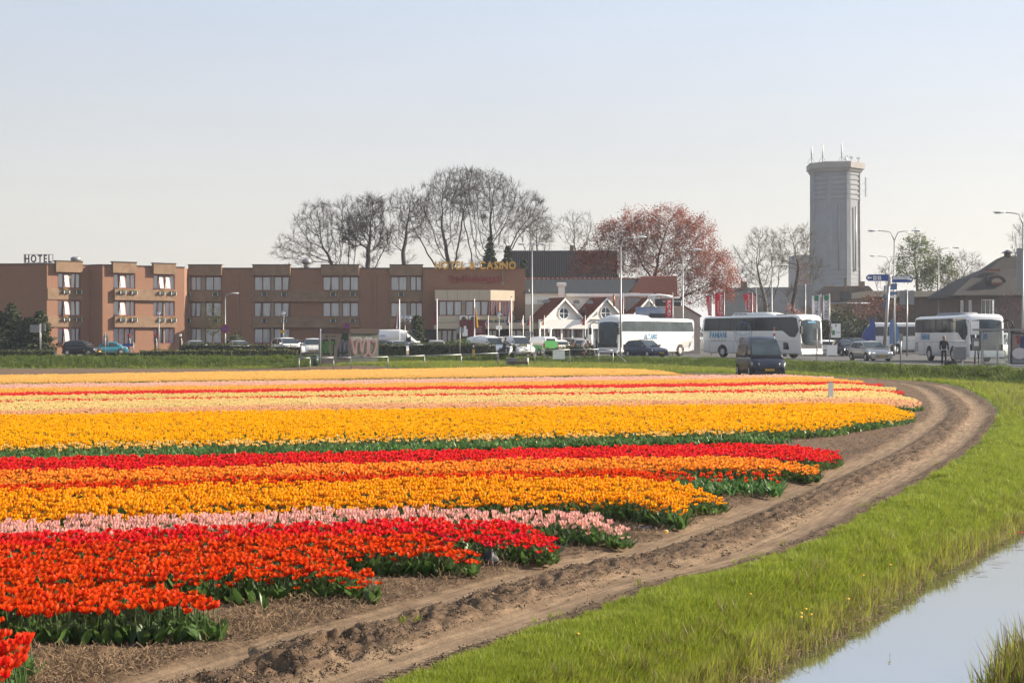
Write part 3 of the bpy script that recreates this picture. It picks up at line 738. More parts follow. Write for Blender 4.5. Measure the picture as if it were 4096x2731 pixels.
BANDS = [
 ('apricot tulips in the farthest row of the field', 'apricot', 'small', [(-400, 1508), (0, 1500.6), (700, 1489), (1400, 1478.6), (1995, 1468.5), (2500, 1474), (2790, 1488)], [(-400, 1533), (0, 1527), (1400, 1508.5), (1995, 1500), (2790, 1491)], 2790),
 ('pale pink tulips in a thin far row', 'pink', 'small', [(-400, 1542), (0, 1537), (1400, 1519.6), (2800, 1500.6), (3330, 1498)], [(-400, 1557), (0, 1552), (1400, 1535), (2800, 1515.5), (3330, 1503)], 3335),
 ('orange yellow tulips in the row before the pale pink ones', 'farorange', 'small', [(-400, 1557), (0, 1552), (1400, 1535), (2800, 1515.5), (3200, 1506), (3450, 1513)], [(-400, 1577), (0, 1571), (1400, 1551), (2800, 1532.5), (3450, 1520)], 3452),
 ('bright red tulips in the far red row', 'farred', 'cup', [(-400, 1577), (0, 1571), (1400, 1551.5), (2800, 1533), (3529, 1524)], [(-400, 1588), (0, 1583), (1400, 1563), (2800, 1547.5), (3529, 1531)], 3530),
 ('pale yellow tulips between two thin red rows', 'paleyellow', 'small', [(-400, 1588), (0, 1583), (1400, 1563), (2800, 1547.5), (3400, 1535), (3580, 1538)], [(-400, 1603), (0, 1598), (1400, 1578), (2800, 1559.5), (3580, 1548)], 3583),
 ('thin line of red tulips before the cream band', 'farred', 'cup', [(-400, 1605), (0, 1600.5), (1400, 1580), (2800, 1562), (3610, 1551)], [(-400, 1611), (0, 1606.5), (1400, 1587), (2800, 1571), (3610, 1561)], 3612),
 ('cream yellow tulips in a wide far band', 'cream', 'small', [(-400, 1611), (0, 1606.5), (1400, 1586), (2800, 1571), (3560, 1560), (3665, 1585)], [(-400, 1648), (0, 1641.6), (1400, 1613.6), (2800, 1599), (3665, 1592)], 3668),
 ('peach pink tulips along the edge of the cream band', 'peach', 'small', [(-400, 1648), (0, 1641.6), (1400, 1613), (2800, 1598.5), (3665, 1588)], [(-400, 1668), (0, 1658.5), (1400, 1636), (2800, 1617), (3683, 1608)], 3684),
 ('golden yellow tulips in the broad middle band', 'yellow', 'closed', [(-400, 1668), (0, 1659), (1400, 1637.5), (2800, 1618.5), (3560, 1610), (3655, 1636)], [(-400, 1797), (0, 1779), (1400, 1746), (2800, 1718), (3300, 1702), (3655, 1650)], 3656),
 ('orange tulips with pale edges in the row behind the red orange ones', 'orange', 'open', [(-400, 1905), (0, 1886), (1400, 1850), (2800, 1825), (3270, 1838)], [(-400, 1955), (0, 1932), (1400, 1890), (2800, 1860), (3270, 1858)], 3268),
 ('red tulips in the row before the bare green strip', 'red', 'open', [(-400, 1850), (0, 1833), (1400, 1808), (2800, 1776), (3340, 1780), (3365, 1800)], [(-400, 1905), (0, 1886), (1400, 1850), (2800, 1825), (3280, 1822), (3365, 1802)], 3366),
 ('red orange tulips in a thin row behind the flamed yellow ones', 'redorange', 'open', [(-400, 1958), (0, 1939), (1400, 1897), (2500, 1878), (2800, 1872)], [(-400, 1988), (0, 1966), (1400, 1922), (2500, 1905), (2860, 1900)], 2700),
 ('yellow tulips flamed with red in the wide near band', 'flamed', 'cup', [(-400, 1988), (0, 1962), (1400, 1920), (2500, 1903), (2900, 1958)], [(-400, 2107), (0, 2076), (1400, 2014), (2300, 1996), (2500, 1998), (2735, 2028), (2750, 1984), (2900, 1962)], 2902),
 ('pink and white lily shaped tulips in the narrow near row', 'pinkwhite', 'lily', [(-400, 2112), (0, 2083), (1100, 2048), (1700, 2035), (2400, 2048), (2520, 2078)], [(-400, 2160), (0, 2130), (1100, 2092), (1400, 2075), (2100, 2078), (2520, 2092)], 2522),
 ('scarlet tulips in the row next to the pink and white ones', 'red', 'open', [(-400, 2162), (0, 2133), (1100, 2096), (1700, 2077), (2100, 2082), (2230, 2120)], [(-400, 2215), (0, 2187), (1100, 2140), (1700, 2135), (2100, 2148), (2230, 2152)], 2232),
 ('red orange tulips in the row next to the scarlet ones', 'redorange', 'open', [(-400, 2215), (0, 2190), (1100, 2143), (1700, 2140), (1906, 2165)], [(-400, 2300), (0, 2268), (700, 2232), (1300, 2196), (1906, 2190)], 1908),
 ('red orange tulips in the second row from the near corner', 'redorange', 'open', [(-400, 2306), (0, 2276), (700, 2240), (1300, 2208), (1500, 2262)], [(-400, 2378), (0, 2342), (800, 2300), (1300, 2275), (1500, 2290)], 1502),
 ('red orange tulips in the nearest full row', 'redorange', 'open', [(-400, 2388), (0, 2352), (500, 2335), (800, 2378), (880, 2405)], [(-400, 2475), (0, 2452), (500, 2430), (870, 2425)], 882),
 ('red tulips in the bottom corner by the track', 'cornerred', 'open', [(-400, 2480), (-150, 2512), (60, 2520), (130, 2552)], [(-400, 2690), (0, 2685), (90, 2655), (130, 2600)], 132),
]
ZB = .312
rd = np.array([math.sin(R(73.5)), math.cos(R(73.5))]); rn = np.array([-rd[1], rd[0]])
def lattice(su, sv, u0, u1, v0, v1):
 u = np.arange(u0, u1, su); v = np.arange(v0, v1, sv)
 U, Vv = np.meshgrid(u, v); U = U + RNG.normal(0, su * .33, U.shape); Vv = Vv + RNG.normal(0, sv * .33, U.shape)
 return (U * rd[0] + Vv * rn[0]).ravel(), (U * rd[1] + Vv * rn[1]).ravel()
def interp(P, x): return np.interp(x, [p[0] for p in P], [p[1] for p in P])
sel_pts = []           # (distance, band index, X, Y)
band_pts = []
Xn, Yn = lattice(.079, .085, -16, 34, 5, 34); Xf, Yf = lattice(.102, .108, -55, 70, 30, 125)
def to_px(X, Y, z): return XC + X / Y * FPX, YH + (HC - z) / Y * FPX
pxn, pyn = to_px(Xn, Yn, ZB + zfield(Xn, Yn)); pxf, pyf = to_px(Xf, Yf, ZB + zfield(Xf, Yf))
for bi, (label, mk, shape, top, bot, xe) in enumerate(BANDS):
 far = bot[0][1] < 1900
 X, Y, px, py = (Xf, Yf, pxf, pyf) if far else (Xn, Yn, pxn, pyn)
 wob = (vnoise(X * 1.3, Y * 1.3, bi) - .5) * (14 if not far else 3)
 k = (px > -380) & (px < xe + wob * 2) & (py > interp(top, px) + wob * .25) & (py < interp(bot, px) + wob * .25) & (Y > 0)
 k &= RNG.random(len(X)) < (.97 - .25 * (vnoise(X * 2.1, Y * 2.1, 100 + bi) > .82))
 band_pts.append([X[k], Y[k]])
def strip_pts(top, bot, xe, dens, far=True):
 X, Y, px, py = (Xf, Yf, pxf, pyf) if far else (Xn, Yn, pxn, pyn)
 k = (px > -380) & (px < xe) & (py > interp(top, px)) & (py < interp(bot, px)) & (Y > 0) & (RNG.random(len(X)) < dens)
 return X[k], Y[k]
cand = []
for bi in range(len(BANDS)):
 X, Y = band_pts[bi]; px, py = to_px(X, Y, ZB + zfield(X, Y))
 for i in np.nonzero((px > 15) & (px < 4080) & (py < 2700) & (Y < 15))[0]: cand.append((math.hypot(X[i], Y[i]), bi, i))
cand.sort(); cand = cand[:300]
taken = {}
for d, bi, i in cand: taken.setdefault(bi, []).append(i)
LEAFP = []
for s in range(3):
 r = random.Random(300 + s); b = MB()
 for i in range(4): leaf(b, r.uniform(0, 6.28), r.uniform(.18, .27), r.uniform(.2, .7), r.uniform(.015, .026), r.uniform(.05, .45))
 LEAFP.append(proto('tulip_leaves', b, pm('fresh_tulip_leaf', (.10, .24, .06), .5, var=.2, scale=6, col2=(.17, .34, .09), trans=.45, rnd=.25, spec=.3)))
def tulip_xyz(X, Y): return np.stack([X, Y, zfield(X, Y) - .01], -1)
PROT = {}
def protos_for(mk, shape, lod):
 k = (mk, shape, lod)
 if k not in PROT:
  sh = {'open': ['open', 'open', 'cup', 'open'], 'cup': ['cup', 'cup', 'open', 'closed'], 'lily': ['lily'] * 4, 'closed': ['closed', 'cup', 'closed', 'closed'], 'small': ['small', 'cup', 'small', 'open']}[shape]
  PROT[k] = [tulip_proto(s + 10 * lod, sh[s], lod, M_P[mk], 3 if lod == 0 else 2) for s in range(4)]
 return PROT[k]
for bi, (label, mk, shape, top, bot, xe) in enumerate(BANDS):
 X, Y = band_pts[bi]; n = len(X); keep = np.ones(n, bool)
 if bi in taken: keep[taken[bi]] = False
 X, Y = X[keep], Y[keep]; n = len(X)
 if not n: continue
 lod = 0 if Y.min() < 24 else 1
 rot = np.stack([RNG.normal(0, .10, n), RNG.normal(0, .10, n), RNG.random(n) * 6.28], -1)
 s = RNG.uniform(.86, 1.14, n); pxt = to_px(X, Y, .4)[0]
 zs = s * (1 + .16 * (vnoise(X * 1.5, Y * 1.5, 5) - .5)) * (1 - .34 * sstep(xe - 220, xe, pxt)) * (1 - .26 * RNG.random(n) * sstep(0, 1, 1 - (interp(bot, pxt) - to_px(X, Y, ZB + zfield(X, Y))[1]) / (45 * 12 / Y))) * np.where(RNG.random(n) < .07, RNG.uniform(.6, .85, n), 1)
 fat = 1.22 if shape in ('small', 'closed') else 1.12
 scl = np.stack([s * fat, s * fat, zs], -1)
 o = scatter('tulip_bed', tulip_xyz(X, Y), rot, scl, RNG.integers(0, 4, n), protos_for(mk, shape, lod))
 o['label'] = 'bed of ' + label
XL, YL = strip_pts([(-400, 1792), (0, 1775), (1400, 1750), (2800, 1720), (3300, 1722), (3470, 1732)], [(-400, 1858), (0, 1841), (1400, 1813), (2800, 1783), (3300, 1780), (3475, 1766)], 3476, .97)
XM, YM = strip_pts([(-400, 1527 + 4), (0, 1526), (1400, 1508), (2800, 1491)], [(-400, 1542), (0, 1538), (1400, 1520), (2800, 1501)], 2900, .9)
XQ, YQ = strip_pts([(2700, 1870), (2800, 1868), (3120, 1885)], [(2700, 1912), (3120, 1910)], 3125, .6, False)
XS, YS = np.concatenate([XL, XM, XQ]), np.concatenate([YL, YM, YQ]); n = len(XS)
o = scatter('tulip_leaves', tulip_xyz(XS, YS), np.stack([RNG.normal(0, .15, n), RNG.normal(0, .15, n), RNG.random(n) * 6.28], -1), RNG.uniform(.9, 1.25, n), RNG.integers(0, 3, n), LEAFP)
o['label'] = 'green strips of tulip leaves whose flowers were cut'
XJ, YJ = strip_pts([(-400, 1790), (0, 1774), (1400, 1751), (2800, 1722), (3380, 1728)], [(-400, 1815), (0, 1797), (1400, 1771), (2800, 1750), (3380, 1745)], 3382, .20)
n = len(XJ)
o = scatter('tulip_bed', tulip_xyz(XJ, YJ), np.stack([RNG.normal(0, .1, n), RNG.normal(0, .1, n), RNG.random(n) * 6.28], -1), RNG.uniform(.9, 1.15, n), RNG.integers(0, 4, n), protos_for('apricot', 'open', 0))
o['label'] = 'sparse apricot tulips along the green leafy strip'
XJ, YJ = strip_pts([(2650, 1872), (3120, 1885)], [(2650, 1908), (3120, 1908)], 3125, .22, False)
n = len(XJ)
o = scatter('tulip_bed', tulip_xyz(XJ, YJ), np.stack([RNG.normal(0, .1, n), RNG.normal(0, .1, n), RNG.random(n) * 6.28], -1), RNG.uniform(.8, 1.05, n), RNG.integers(0, 4, n), protos_for('redorange', 'cup', 0))
o['label'] = 'sparse red orange tulips at the end of a thin row'
TULIP_LABEL = {len(BANDS) - 1: ('red tulip with open petals in the bottom corner beside the dirt track', 'red tulips in the bottom corner'),
    len(BANDS) - 2: ('red orange tulip with pale petal edges in the nearest full row', 'red orange tulips of the nearest full row'),
    len(BANDS) - 3: ('red orange tulip in the second row from the near corner', 'red orange tulips of the second near row'),
    len(BANDS) - 4: ('red orange tulip in the row beside the scarlet tulips', 'red orange tulips beside the scarlet row'),
    len(BANDS) - 5: ('scarlet tulip in the row beside the pink and white ones', 'scarlet tulips of the near row')}
BL = {}
def bloom_mesh(mk, shape, s):
 k = (mk, shape, s)
 if k not in BL:
  b, pt, pa = bloom(s, shape, 0, 0.)
  me = bpy.data.meshes.new('bloom'); me.from_pydata(b.v, [], b.f); me.materials.append(M_P[mk]); me.polygons.foreach_set('use_smooth', b.s); me.update(); with_attr(me, pt, pa); BL[k] = me
 return BL[k]
b = MB(); b.tube([(0, 0, 0), (.006, -.004, PLANT_H * .5), (0, 0, PLANT_H + .006)], .0038, 5, 0, False); st_me = proto('stem', b, M_STEM).data
LM = []
for s in range(6):
 r = random.Random(600 + s); b = MB(); leaf(b, 0, r.uniform(.19, .31), r.uniform(.22, .62), r.uniform(.022, .035), r.uniform(.05, .45)); LM.append(proto('leaf', b, M_LEAF).data)
rr = random.Random(4)
for bi, idx in taken.items():
 label, mk, shape, top, bot, xe = BANDS[bi]
 lab, grp = TULIP_LABEL.get(bi, (label, label))
 for i in idx:
  t = thing('tulip', lab, 'tulip', (float(band_pts[bi][0][i]), float(band_pts[bi][1][i]), -.01), rr.uniform(0, 6.28), grp)
  s = rr.uniform(.9, 1.14); t.scale = (s * 1.1, s * 1.1, s); t.rotation_euler[0] = rr.gauss(0, .09); t.rotation_euler[1] = rr.gauss(0, .09)
  link('stem', st_me, t)
  o = link('bloom', bloom_mesh(mk, rr.choice(['open', 'open', 'cup']), rr.randrange(6)), t); o.location = (0, 0, PLANT_H)
  for k in range(3):
   o = link('leaf', rr.choice(LM), t); o.rotation_euler = (0, 0, rr.uniform(0, 6.28))
# ================================================================ shared building materials
M_BRICK = pm('orange_brick', (.29, .145, .09), .9, var=.2, scale=7, col2=(.39, .205, .125), bump=.2, bscale=40, stretch=(1, 1, 2.2))
M_BRICKD = pm('weathered_brick', (.25, .16, .10), .92, var=.2, scale=1.2, col2=(.38, .25, .155), bump=.2, bscale=40)
M_COPE = pm('dark_coping', (.10, .075, .06), .9, var=.2, scale=2)
M_PIER = pm('pale_concrete', (.40, .33, .24), .9, var=.12, scale=3)
M_FRAME = pm('burgundy_frame', (.20, .022, .035), .5, var=.1, scale=4)
M_SASH = pm('pale_sash', (.55, .30, .27), .5, var=.08, scale=4)
M_CURT = pm('white_curtain', (.62, .62, .62), .9, var=.2, scale=9, stretch=(1, 1, .05))
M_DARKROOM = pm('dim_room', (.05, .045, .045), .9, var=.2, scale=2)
M_PANE = glassmat('window_glass', (.96, .98, 1.), .05)
M_CREAM = pm('cream_panel', (.66, .56, .42), .7, var=.06, scale=1.5)
M_WHITE = pm('white_render', (.72, .69, .63), .8, var=.06, scale=1.2)
M_WPAINT = pm('white_paint', (.78, .77, .74), .5, var=.04, scale=3)
M_METAL = pm('grey_metal', (.36, .37, .37), .45, metal=.5, var=.1, scale=3)
M_DMETAL = pm('dark_metal', (.06, .065, .07), .5, metal=.3, var=.1, scale=3)
M_BLACK = pm('black_rubber', (.018, .018, .018), .8, var=.2, scale=6)
M_SLATE = pm('slate_roof', (.045, .055, .065), .75, var=.3, scale=2.5)
M_RTILE = pm('red_roof_tile', (.23, .055, .03), .8, var=.35, scale=5, rnd=.1)
M_PLANTER = pm('grey_planter', (.09, .11, .115), .7, var=.15, scale=4)
M_YFLOW = pm('yellow_flower', (.75, .55, .03), .7, var=.2, scale=20, trans=.2)
M_GFOL = pm('dark_foliage', (.03, .065, .018), .7, var=.4, scale=3, col2=(.075, .11, .03), trans=.25)
def wall(mb, o, u, width, z0, z1, holes=(), reveal=.16, mi=0):
 """Facade panel from o along unit u with rectangular openings (a0,a1,z0,z1) and their reveals (outward normal = u x z)."""
 o = Vector(o); u = Vector(u).normalized(); n = Vector((u.y, -u.x, 0))
 As = sorted({0, width, *[h[0] for h in holes], *[h[1] for h in holes]}); Zs = sorted({z0, z1, *[h[2] for h in holes], *[h[3] for h in holes]})
 P = lambda a, z, d=0: o + u * a + Vector((0, 0, z - o.z)) - n * d
 for a, b in zip(As[:-1], As[1:]):
  for c, e in zip(Zs[:-1], Zs[1:]):
   ca, cz = (a + b) / 2, (c + e) / 2
   if any(h[0] < ca < h[1] and h[2] < cz < h[3] for h in holes): continue
   mb.quad(P(a, c), P(b, c), P(b, e), P(a, e), mi)
 for h in holes:
  a, b, c, e = h
  mb.quad(P(a, c), P(a, e), P(a, e, reveal), P(a, c, reveal), mi); mb.quad(P(b, e), P(b, c), P(b, c, reveal), P(b, e, reveal), mi)
  mb.quad(P(a, e), P(b, e), P(b, e, reveal), P(a, e, reveal), mi); mb.quad(P(b, c), P(a, c), P(a, c, reveal), P(b, c, reveal), mi)
WR = random.Random(3)
def window(parent, o, u, a0, a1, z0, z1, lights=2, opened=None, depth=.09, frame=.07, mats=None, curtain=True, half=False):
 """Window in an opening: frame, mullions, panes, curtain; opened = index of a light whose sash leans out."""
 o = Vector(o); u = Vector(u).normalized(); n = Vector((u.y, -u.x, 0)); mf = mats or M_FRAME
 P = lambda a, z, d: o + u * a + Vector((0, 0, z - o.z)) - n * d
 fr = MB(); D = n * .06
 fr.para(P(a0, z0, depth), u * (a1 - a0), Vector((0, 0, frame)), D); fr.para(P(a0, z1 - frame * 1.5, depth), u * (a1 - a0), Vector((0, 0, frame * 1.5)), D)
 w = (a1 - a0) / lights
 for k in range(lights + 1):
  fw = frame * (1.1 if 0 < k < lights else 1.)
  a = a0 + k * w - (0 if k == 0 else (fw if k == lights else fw / 2))
  fr.para(P(a, z0 + frame, depth - .002), u * fw, Vector((0, 0, z1 - z0 - frame * 2.5)), D * .96)
 f = fr.build('window', mf, parent, True)
 for k in range(lights):
  b0, b1 = a0 + k * w + frame * .6, a0 + (k + 1) * w - frame * .6
  g = MB()
  if opened is not None and k == opened:
   s = MB(); H = z1 - z0 - frame * 2.5; tilt = .30
   lo = P(b0, z0 + frame, depth - .06) + n * .02; up = Vector((0, 0, 1)) * (H * math.cos(tilt)) ; base = lo + n * (H * math.sin(tilt)); top = P(b0, z1 - frame * 1.5, depth - .06) + n * .02
   du = (top - base); wd = u * (b1 - b0); t = n * .04
   s.para(base, wd, du * .06, t); s.para(base + du * .94, wd, du * .06, t); s.para(base + du * .06, wd * .09, du * .88, t); s.para(base + du * .06 + wd * .91, wd * .09, du * .88, t)
   s.build('sash', M_SASH, f, False) if False else s.build('sash', M_SASH, parent, True)
   g.quad(base + wd * .09 + du * .06 + t * .5, base + wd * .91 + du * .06 + t * .5, base + wd * .91 + du * .94 + t * .5, base + wd * .09 + du * .94 + t * .5)
   g.build('pane', pm('bright_blind', (.70, .66, .60), .25, var=.05, scale=3, spec=.8), parent, True)
  else:
   g.quad(P(b0, z0 + frame, depth - .02), P(b1, z0 + frame, depth - .02), P(b1, z1 - frame * 1.5, depth - .02), P(b0, z1 - frame * 1.5, depth - .02))
   pn = g.build('pane', M_PANE, parent, True)
  if curtain:
   c = MB(); m = 9; cov = WR.choice([1, 1, .92, .8]); sl = WR.choice([0, 0, 0, .35, -.35])
   for j in range(m):
    q0, q1 = j / m, (j + 1) / m
    A0, A1 = b0 + (b1 - b0) * q0 * cov, b0 + (b1 - b0) * q1 * cov; d0 = depth + .03 + .03 * (j % 2); d1 = depth + .03 + .03 * ((j + 1) % 2)
    c.quad(P(A0 + sl * q0 * .3, z0 + .03, d0), P(A1 + sl * q1 * .3, z0 + .03, d1), P(A1, z1 - .05, d1), P(A0, z1 - .05, d0))
   c.build('curtain', M_CURT, parent, True)
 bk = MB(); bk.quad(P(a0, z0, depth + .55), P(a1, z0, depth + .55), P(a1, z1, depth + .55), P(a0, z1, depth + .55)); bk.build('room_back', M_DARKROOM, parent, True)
 return f
def flower_cluster(mb, c, u, L, n, r, mi, seed=0, h=.12, wd=.1):
 rr = random.Random(seed); u = Vector(u).normalized(); v = Vector((-u.y, u.x, 0))
 for i in range(n):
  p = Vector(c) + u * rr.uniform(-L / 2, L / 2) + v * rr.uniform(-wd, wd) + Vector((0, 0, rr.uniform(0, h)))
  a, b = Vector((rr.gauss(0, 1), rr.gauss(0, 1), rr.gauss(0, 1))).normalized() * r, Vector((rr.gauss(0, 1), rr.gauss(0, 1), rr.gauss(0, 1))).normalized() * r
  mb.add([p, p + a, p + a + b, p + b], [(0, 1, 2, 3)], mi)
PLN = [0]
def planter(o, u, a, z, side_label):
 """Flower box hung on brackets under a hotel window."""
 o = Vector(o); u = Vector(u).normalized(); n = Vector((u.y, -u.x, 0)); c = o + u * a + n * .13; PLN[0] += 1
 t = thing('window_box', side_label, 'flower box', (c.x, c.y, z), math.atan2(u.y, u.x), 'flower boxes on the hotel front')
 b = MB(); v = [(-.36, -.10, 0), (.36, -.10, 0), (.4, -.13, .24), (-.4, -.13, .24)]; w = [(x, -y, zz) for x, y, zz in v]
 b.loft([v, w], 0, True); b.build('box', M_PLANTER, t)
 b = MB(); flower_cluster(b, (0, 0, .24), (1, 0, 0), .75, 34, .06, 0, PLN[0], .10); b.build('foliage', M_GFOL, t)
 b = MB(); flower_cluster(b, (0, 0, .32), (1, 0, 0), .72, 34, .055, 0, PLN[0] + 50, .13); b.build('flowers', M_YFLOW, t)
 for s in (-.28, .28):
  b = MB(); b.box((s, -.145, .1), (.04, .02, .34)); b.build('bracket', M_WPAINT, t)
# ================================================================ hotel
HZ = 1.1
FLO = [(2.0, 3.65), (4.9, 6.5), (7.76, 9.34)]
hotel = thing('hotel', 'long three-storey brick hotel with flat roof, burgundy windows and a gold roof sign', 'hotel', (-20, 153.5, .85))
A0, A1, B0, B1 = Vector((-47.9, 144.2, 0)), Vector((-44.4, 147.0, 0)), Vector((-42.7, 146.0, 0)), Vector((-35.4, 151.3, 0))
L0 = Vector((-62, 145.6, 0)); C0, C1 = Vector((-35.4, 153.3, 0)), Vector((-9.7, 153.3, 0)); D0, D1 = Vector((-9.7, 152.7, 0)), Vector((1.45, 152.7, 0))
ZT = 10.15
body = MB()
def seg(p, q, holes=(), zt=ZT, mi=0): wall(body, (p.x, p.y, .8), q - p, (q - p).length, .8, zt, holes, .2, mi)
def colx(x, p, q):
 """distance along wall p->q at photo column x"""
 k = (x - XC) / FPX; d = q - p
 return (k * p.y - p.x) / (d.x - k * d.y) * d.length
walls = [
 ('left wing', A0, A1, [(colx(231, A0, A1), colx(276, A0, A1)), (colx(283, A0, A1), colx(322, A0, A1))]),
 ('second wing', B0, B1, [(colx(453, B0, B1), colx(500, B0, B1)), (colx(503, B0, B1), colx(541, B0, B1)), (colx(613, B0, B1), colx(653, B0, B1)), (colx(659, B0, B1), colx(699, B0, B1))]),
 ('centre', C0, C1, [(colx(738, C0, C1), colx(754, C0, C1)), (colx(763, C0, C1), colx(805, C0, C1)), (colx(822, C0, C1), colx(886, C0, C1)), (colx(1017, C0, C1), colx(1084, C0, C1)), (colx(1096, C0, C1), colx(1161, C0, C1)),
      (colx(1291, C0, C1), colx(1357, C0, C1)), (colx(1369, C0, C1), colx(1435, C0, C1)), (colx(1563, C0, C1), colx(1628, C0, C1)), (colx(1641, C0, C1), colx(1689, C0, C1))]),
]
seg(L0, A0)
for nm, p, q, bays in walls:
 holes = [(max(a, .02), b, z0, z1) for a, b in bays for z0, z1 in FLO]
 seg(p, q, holes)
seg(A1, B0); seg(B1, C0)
seg(C1, D0)
seg(D1, Vector((1.45, 166, 0))); seg(Vector((1.45, 166, 0)), Vector((-62, 166, 0)))
body.add([(L0.x, L0.y, ZT - .12), (A0.x, A0.y, ZT - .12), (A1.x, A1.y, ZT - .12), (B0.x, B0.y, ZT - .12), (B1.x, B1.y, ZT - .12), (C0.x, C0.y, ZT - .12), (C1.x, C1.y, ZT - .12), (D0.x, D0.y, ZT - .12), (D1.x, D1.y, ZT - .12), (1.45, 166, ZT - .12), (-62, 166, ZT - .12)], [tuple(range(11))], 1)
wall(body, (D0.x, D0.y, .8), D1 - D0, (D1 - D0).length, .8, ZT, [(1.5, 9.7, 1.0, 7.5)], .3)
body.build('wall', [M_BRICK, M_COPE], hotel, True)
cp = MB()
def coping(p, q, z, t=.12, out=.06):
 u = (q - p).normalized(); n = Vector((u.y, -u.x, 0)); cp.para(Vector((p.x, p.y, z)) - u * .03 - n * .25, u * ((q - p).length + .06), n * (.25 + out), Vector((0, 0, t)))
for p, q in ((L0, A0), (A0, A1), (A1, B0), (B0, B1), (C0, C1), (D0, D1)): coping(p, q, ZT + .002)
cp.build('coping', M_COPE, hotel, True)
def raised(p, q, a0, a1, z0, z1, out, mat, name):
 u = (q - p).normalized(); n = Vector((u.y, -u.x, 0)); b = MB()
 b.para(Vector((p.x, p.y, z0)) + u * a0 - n * .12, u * (a1 - a0), n * (.12 + out), Vector((0, 0, z1 - z0)))
 b.build(name, mat, hotel, True)
def bandcap(p, q, a0, a1, z, out):
 u = (q - p).normalized(); n = Vector((u.y, -u.x, 0)); b = MB()
 b.para(Vector((p.x, p.y, z)) + u * (a0 - .04) - n * .3, u * (a1 - a0 + .08), n * (.3 + out + .05), Vector((0, 0, .1))); b.build('coping', M_COPE, hotel, True)
u = (A1 - A0); a, b_ = colx(219, A0, A1), colx(325, A0, A1)
raised(A0, A1, a, b_, 9.4, 10.5, .42, M_BRICKD, 'attic_box'); bandcap(A0, A1, a, b_, 10.5, .42)
for z0, z1 in ((6.56, 7.72), (3.72, 4.86)): raised(A0, A1, .05, b_ + .1, z0, z1, .10, M_BRICKD, 'spandrel')
for x0, x1 in ((447, 541), (609, 698)):
 a, c = colx(x0, B0, B1), colx(x1, B0, B1); raised(B0, B1, a, c, 9.4, 10.5, .42, M_BRICKD, 'attic_box'); bandcap(B0, B1, a, c, 10.5, .42)
for z0, z1 in ((6.56, 7.72), (3.72, 4.86)): raised(B0, B1, colx(455, B0, B1), colx(699, B0, B1), z0, z1, .34, M_BRICKD, 'spandrel')
for x0, x1 in ((738, 889), (1013, 1163), (1287, 1437), (1560, 1692)):
 a, c = max(colx(x0, C0, C1), .05), colx(x1, C0, C1); raised(C0, C1, a, c, 9.4, 10.52, .42, M_BRICKD, 'attic_box'); bandcap(C0, C1, a, c, 10.52, .42)
for x0, x1 in ((738, 888), (1014, 1437), (1561, 1692)):
 for z0, z1 in ((6.56, 7.72), (3.72, 4.86)): raised(C0, C1, max(colx(x0, C0, C1), .05), colx(x1, C0, C1), z0, z1, .32, M_BRICKD, 'spandrel')
for x0, x1 in ((943, 958), (1493, 1505)): raised(C0, C1, colx(x0, C0, C1), colx(x1, C0, C1), .9, 9.6, .12, M_BRICK, 'pilaster')
opens = {('left wing', 0, 0): 1, ('left wing', 0, 1): 1, ('left wing', 0, 2): 1, ('second wing', 0, 1): 1, ('second wing', 0, 2): 1, ('second wing', 2, 2): 1, ('second wing', 3, 2): 0}
for nm, p, q, bays in walls:
 uu = (q - p).normalized()
 for bi, (a, c) in enumerate(bays):
  for fi, (z0, z1) in enumerate(FLO):
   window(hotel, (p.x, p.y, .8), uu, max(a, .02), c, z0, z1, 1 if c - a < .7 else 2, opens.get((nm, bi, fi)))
  if bi + 1 < len(bays) and bays[bi + 1][0] - c < .6:
   for z0, z1 in FLO: raised(p, q, c + .03, bays[bi + 1][0] - .03, z0, z1 - .003, .04, M_PIER, 'pier')
wl = {'left wing': 'flower box under the left end wing', 'second wing': 'flower box on the second brick wing', 'centre': 'flower box on the shaded centre front'}
fln = ['', 'below the first-floor windows', 'below the top-floor windows']
ordn = ['first', 'second', 'third', 'fourth', 'fifth', 'sixth', 'seventh', 'eighth', 'ninth']
for nm, p, q, bays in walls:
 for fi in (1, 2):
  k = 0
  for bi, (a, c) in enumerate(bays):
   if nm == 'centre' and bi in (1, 8): continue
   planter((p.x, p.y, 0), q - p, (a + c) / 2 + (.3 if nm == 'centre' else .25), FLO[fi][0] - .52, '%s, %s from its left end, %s' % (wl[nm], ordn[k], fln[fi])); k += 1
   h = [o for o in bpy.data.objects if o.name.startswith('window_box')][-1] if False else None
for o in [o for o in COL.objects if o.name.startswith('window_box')]:
 nrm = Vector((math.sin(o.rotation_euler[2]), -math.cos(o.rotation_euler[2]), 0)); o.location += nrm * (.30 if o.rotation_euler[2] < .1 or o.location.x > -43 else .08)
def roof_vent(loc, r, h, label):
 t = thing('roof_vent', label, 'roof vent', loc)
 b = MB(); b.cyl((0, 0, 0), (0, 0, h), r * .6, r * .6, 12); b.build('duct', M_METAL, t)
 b = MB(); b.loft([[(r * k * math.cos(2 * PI * i / 14), r * k * math.sin(2 * PI * i / 14), z) for i in range(14)] for k, z in ((.65, h * .55), (1, h * .7), (1, h * .95), (.7, h * 1.05))], 0, True, True); b.build('cowl', M_METAL, t)
roof_vent((wx(304, 149), 149, ZT - .1), .55, 1.1, 'round metal vent on the roof of the left hotel wing')
roof_vent((wx(1227, 156), 156, ZT - .1), .55, 1.25, 'round metal vent on the roof behind the middle parapets')
t = thing('roof_sign', 'dark purple HOTEL letters in a frame on the left roof', 'sign', (wx(155, 145.5), 145.5, ZT))
M_PURP = pm('dark_purple_letters', (.075, .03, .055), .5, var=.1, scale=4)
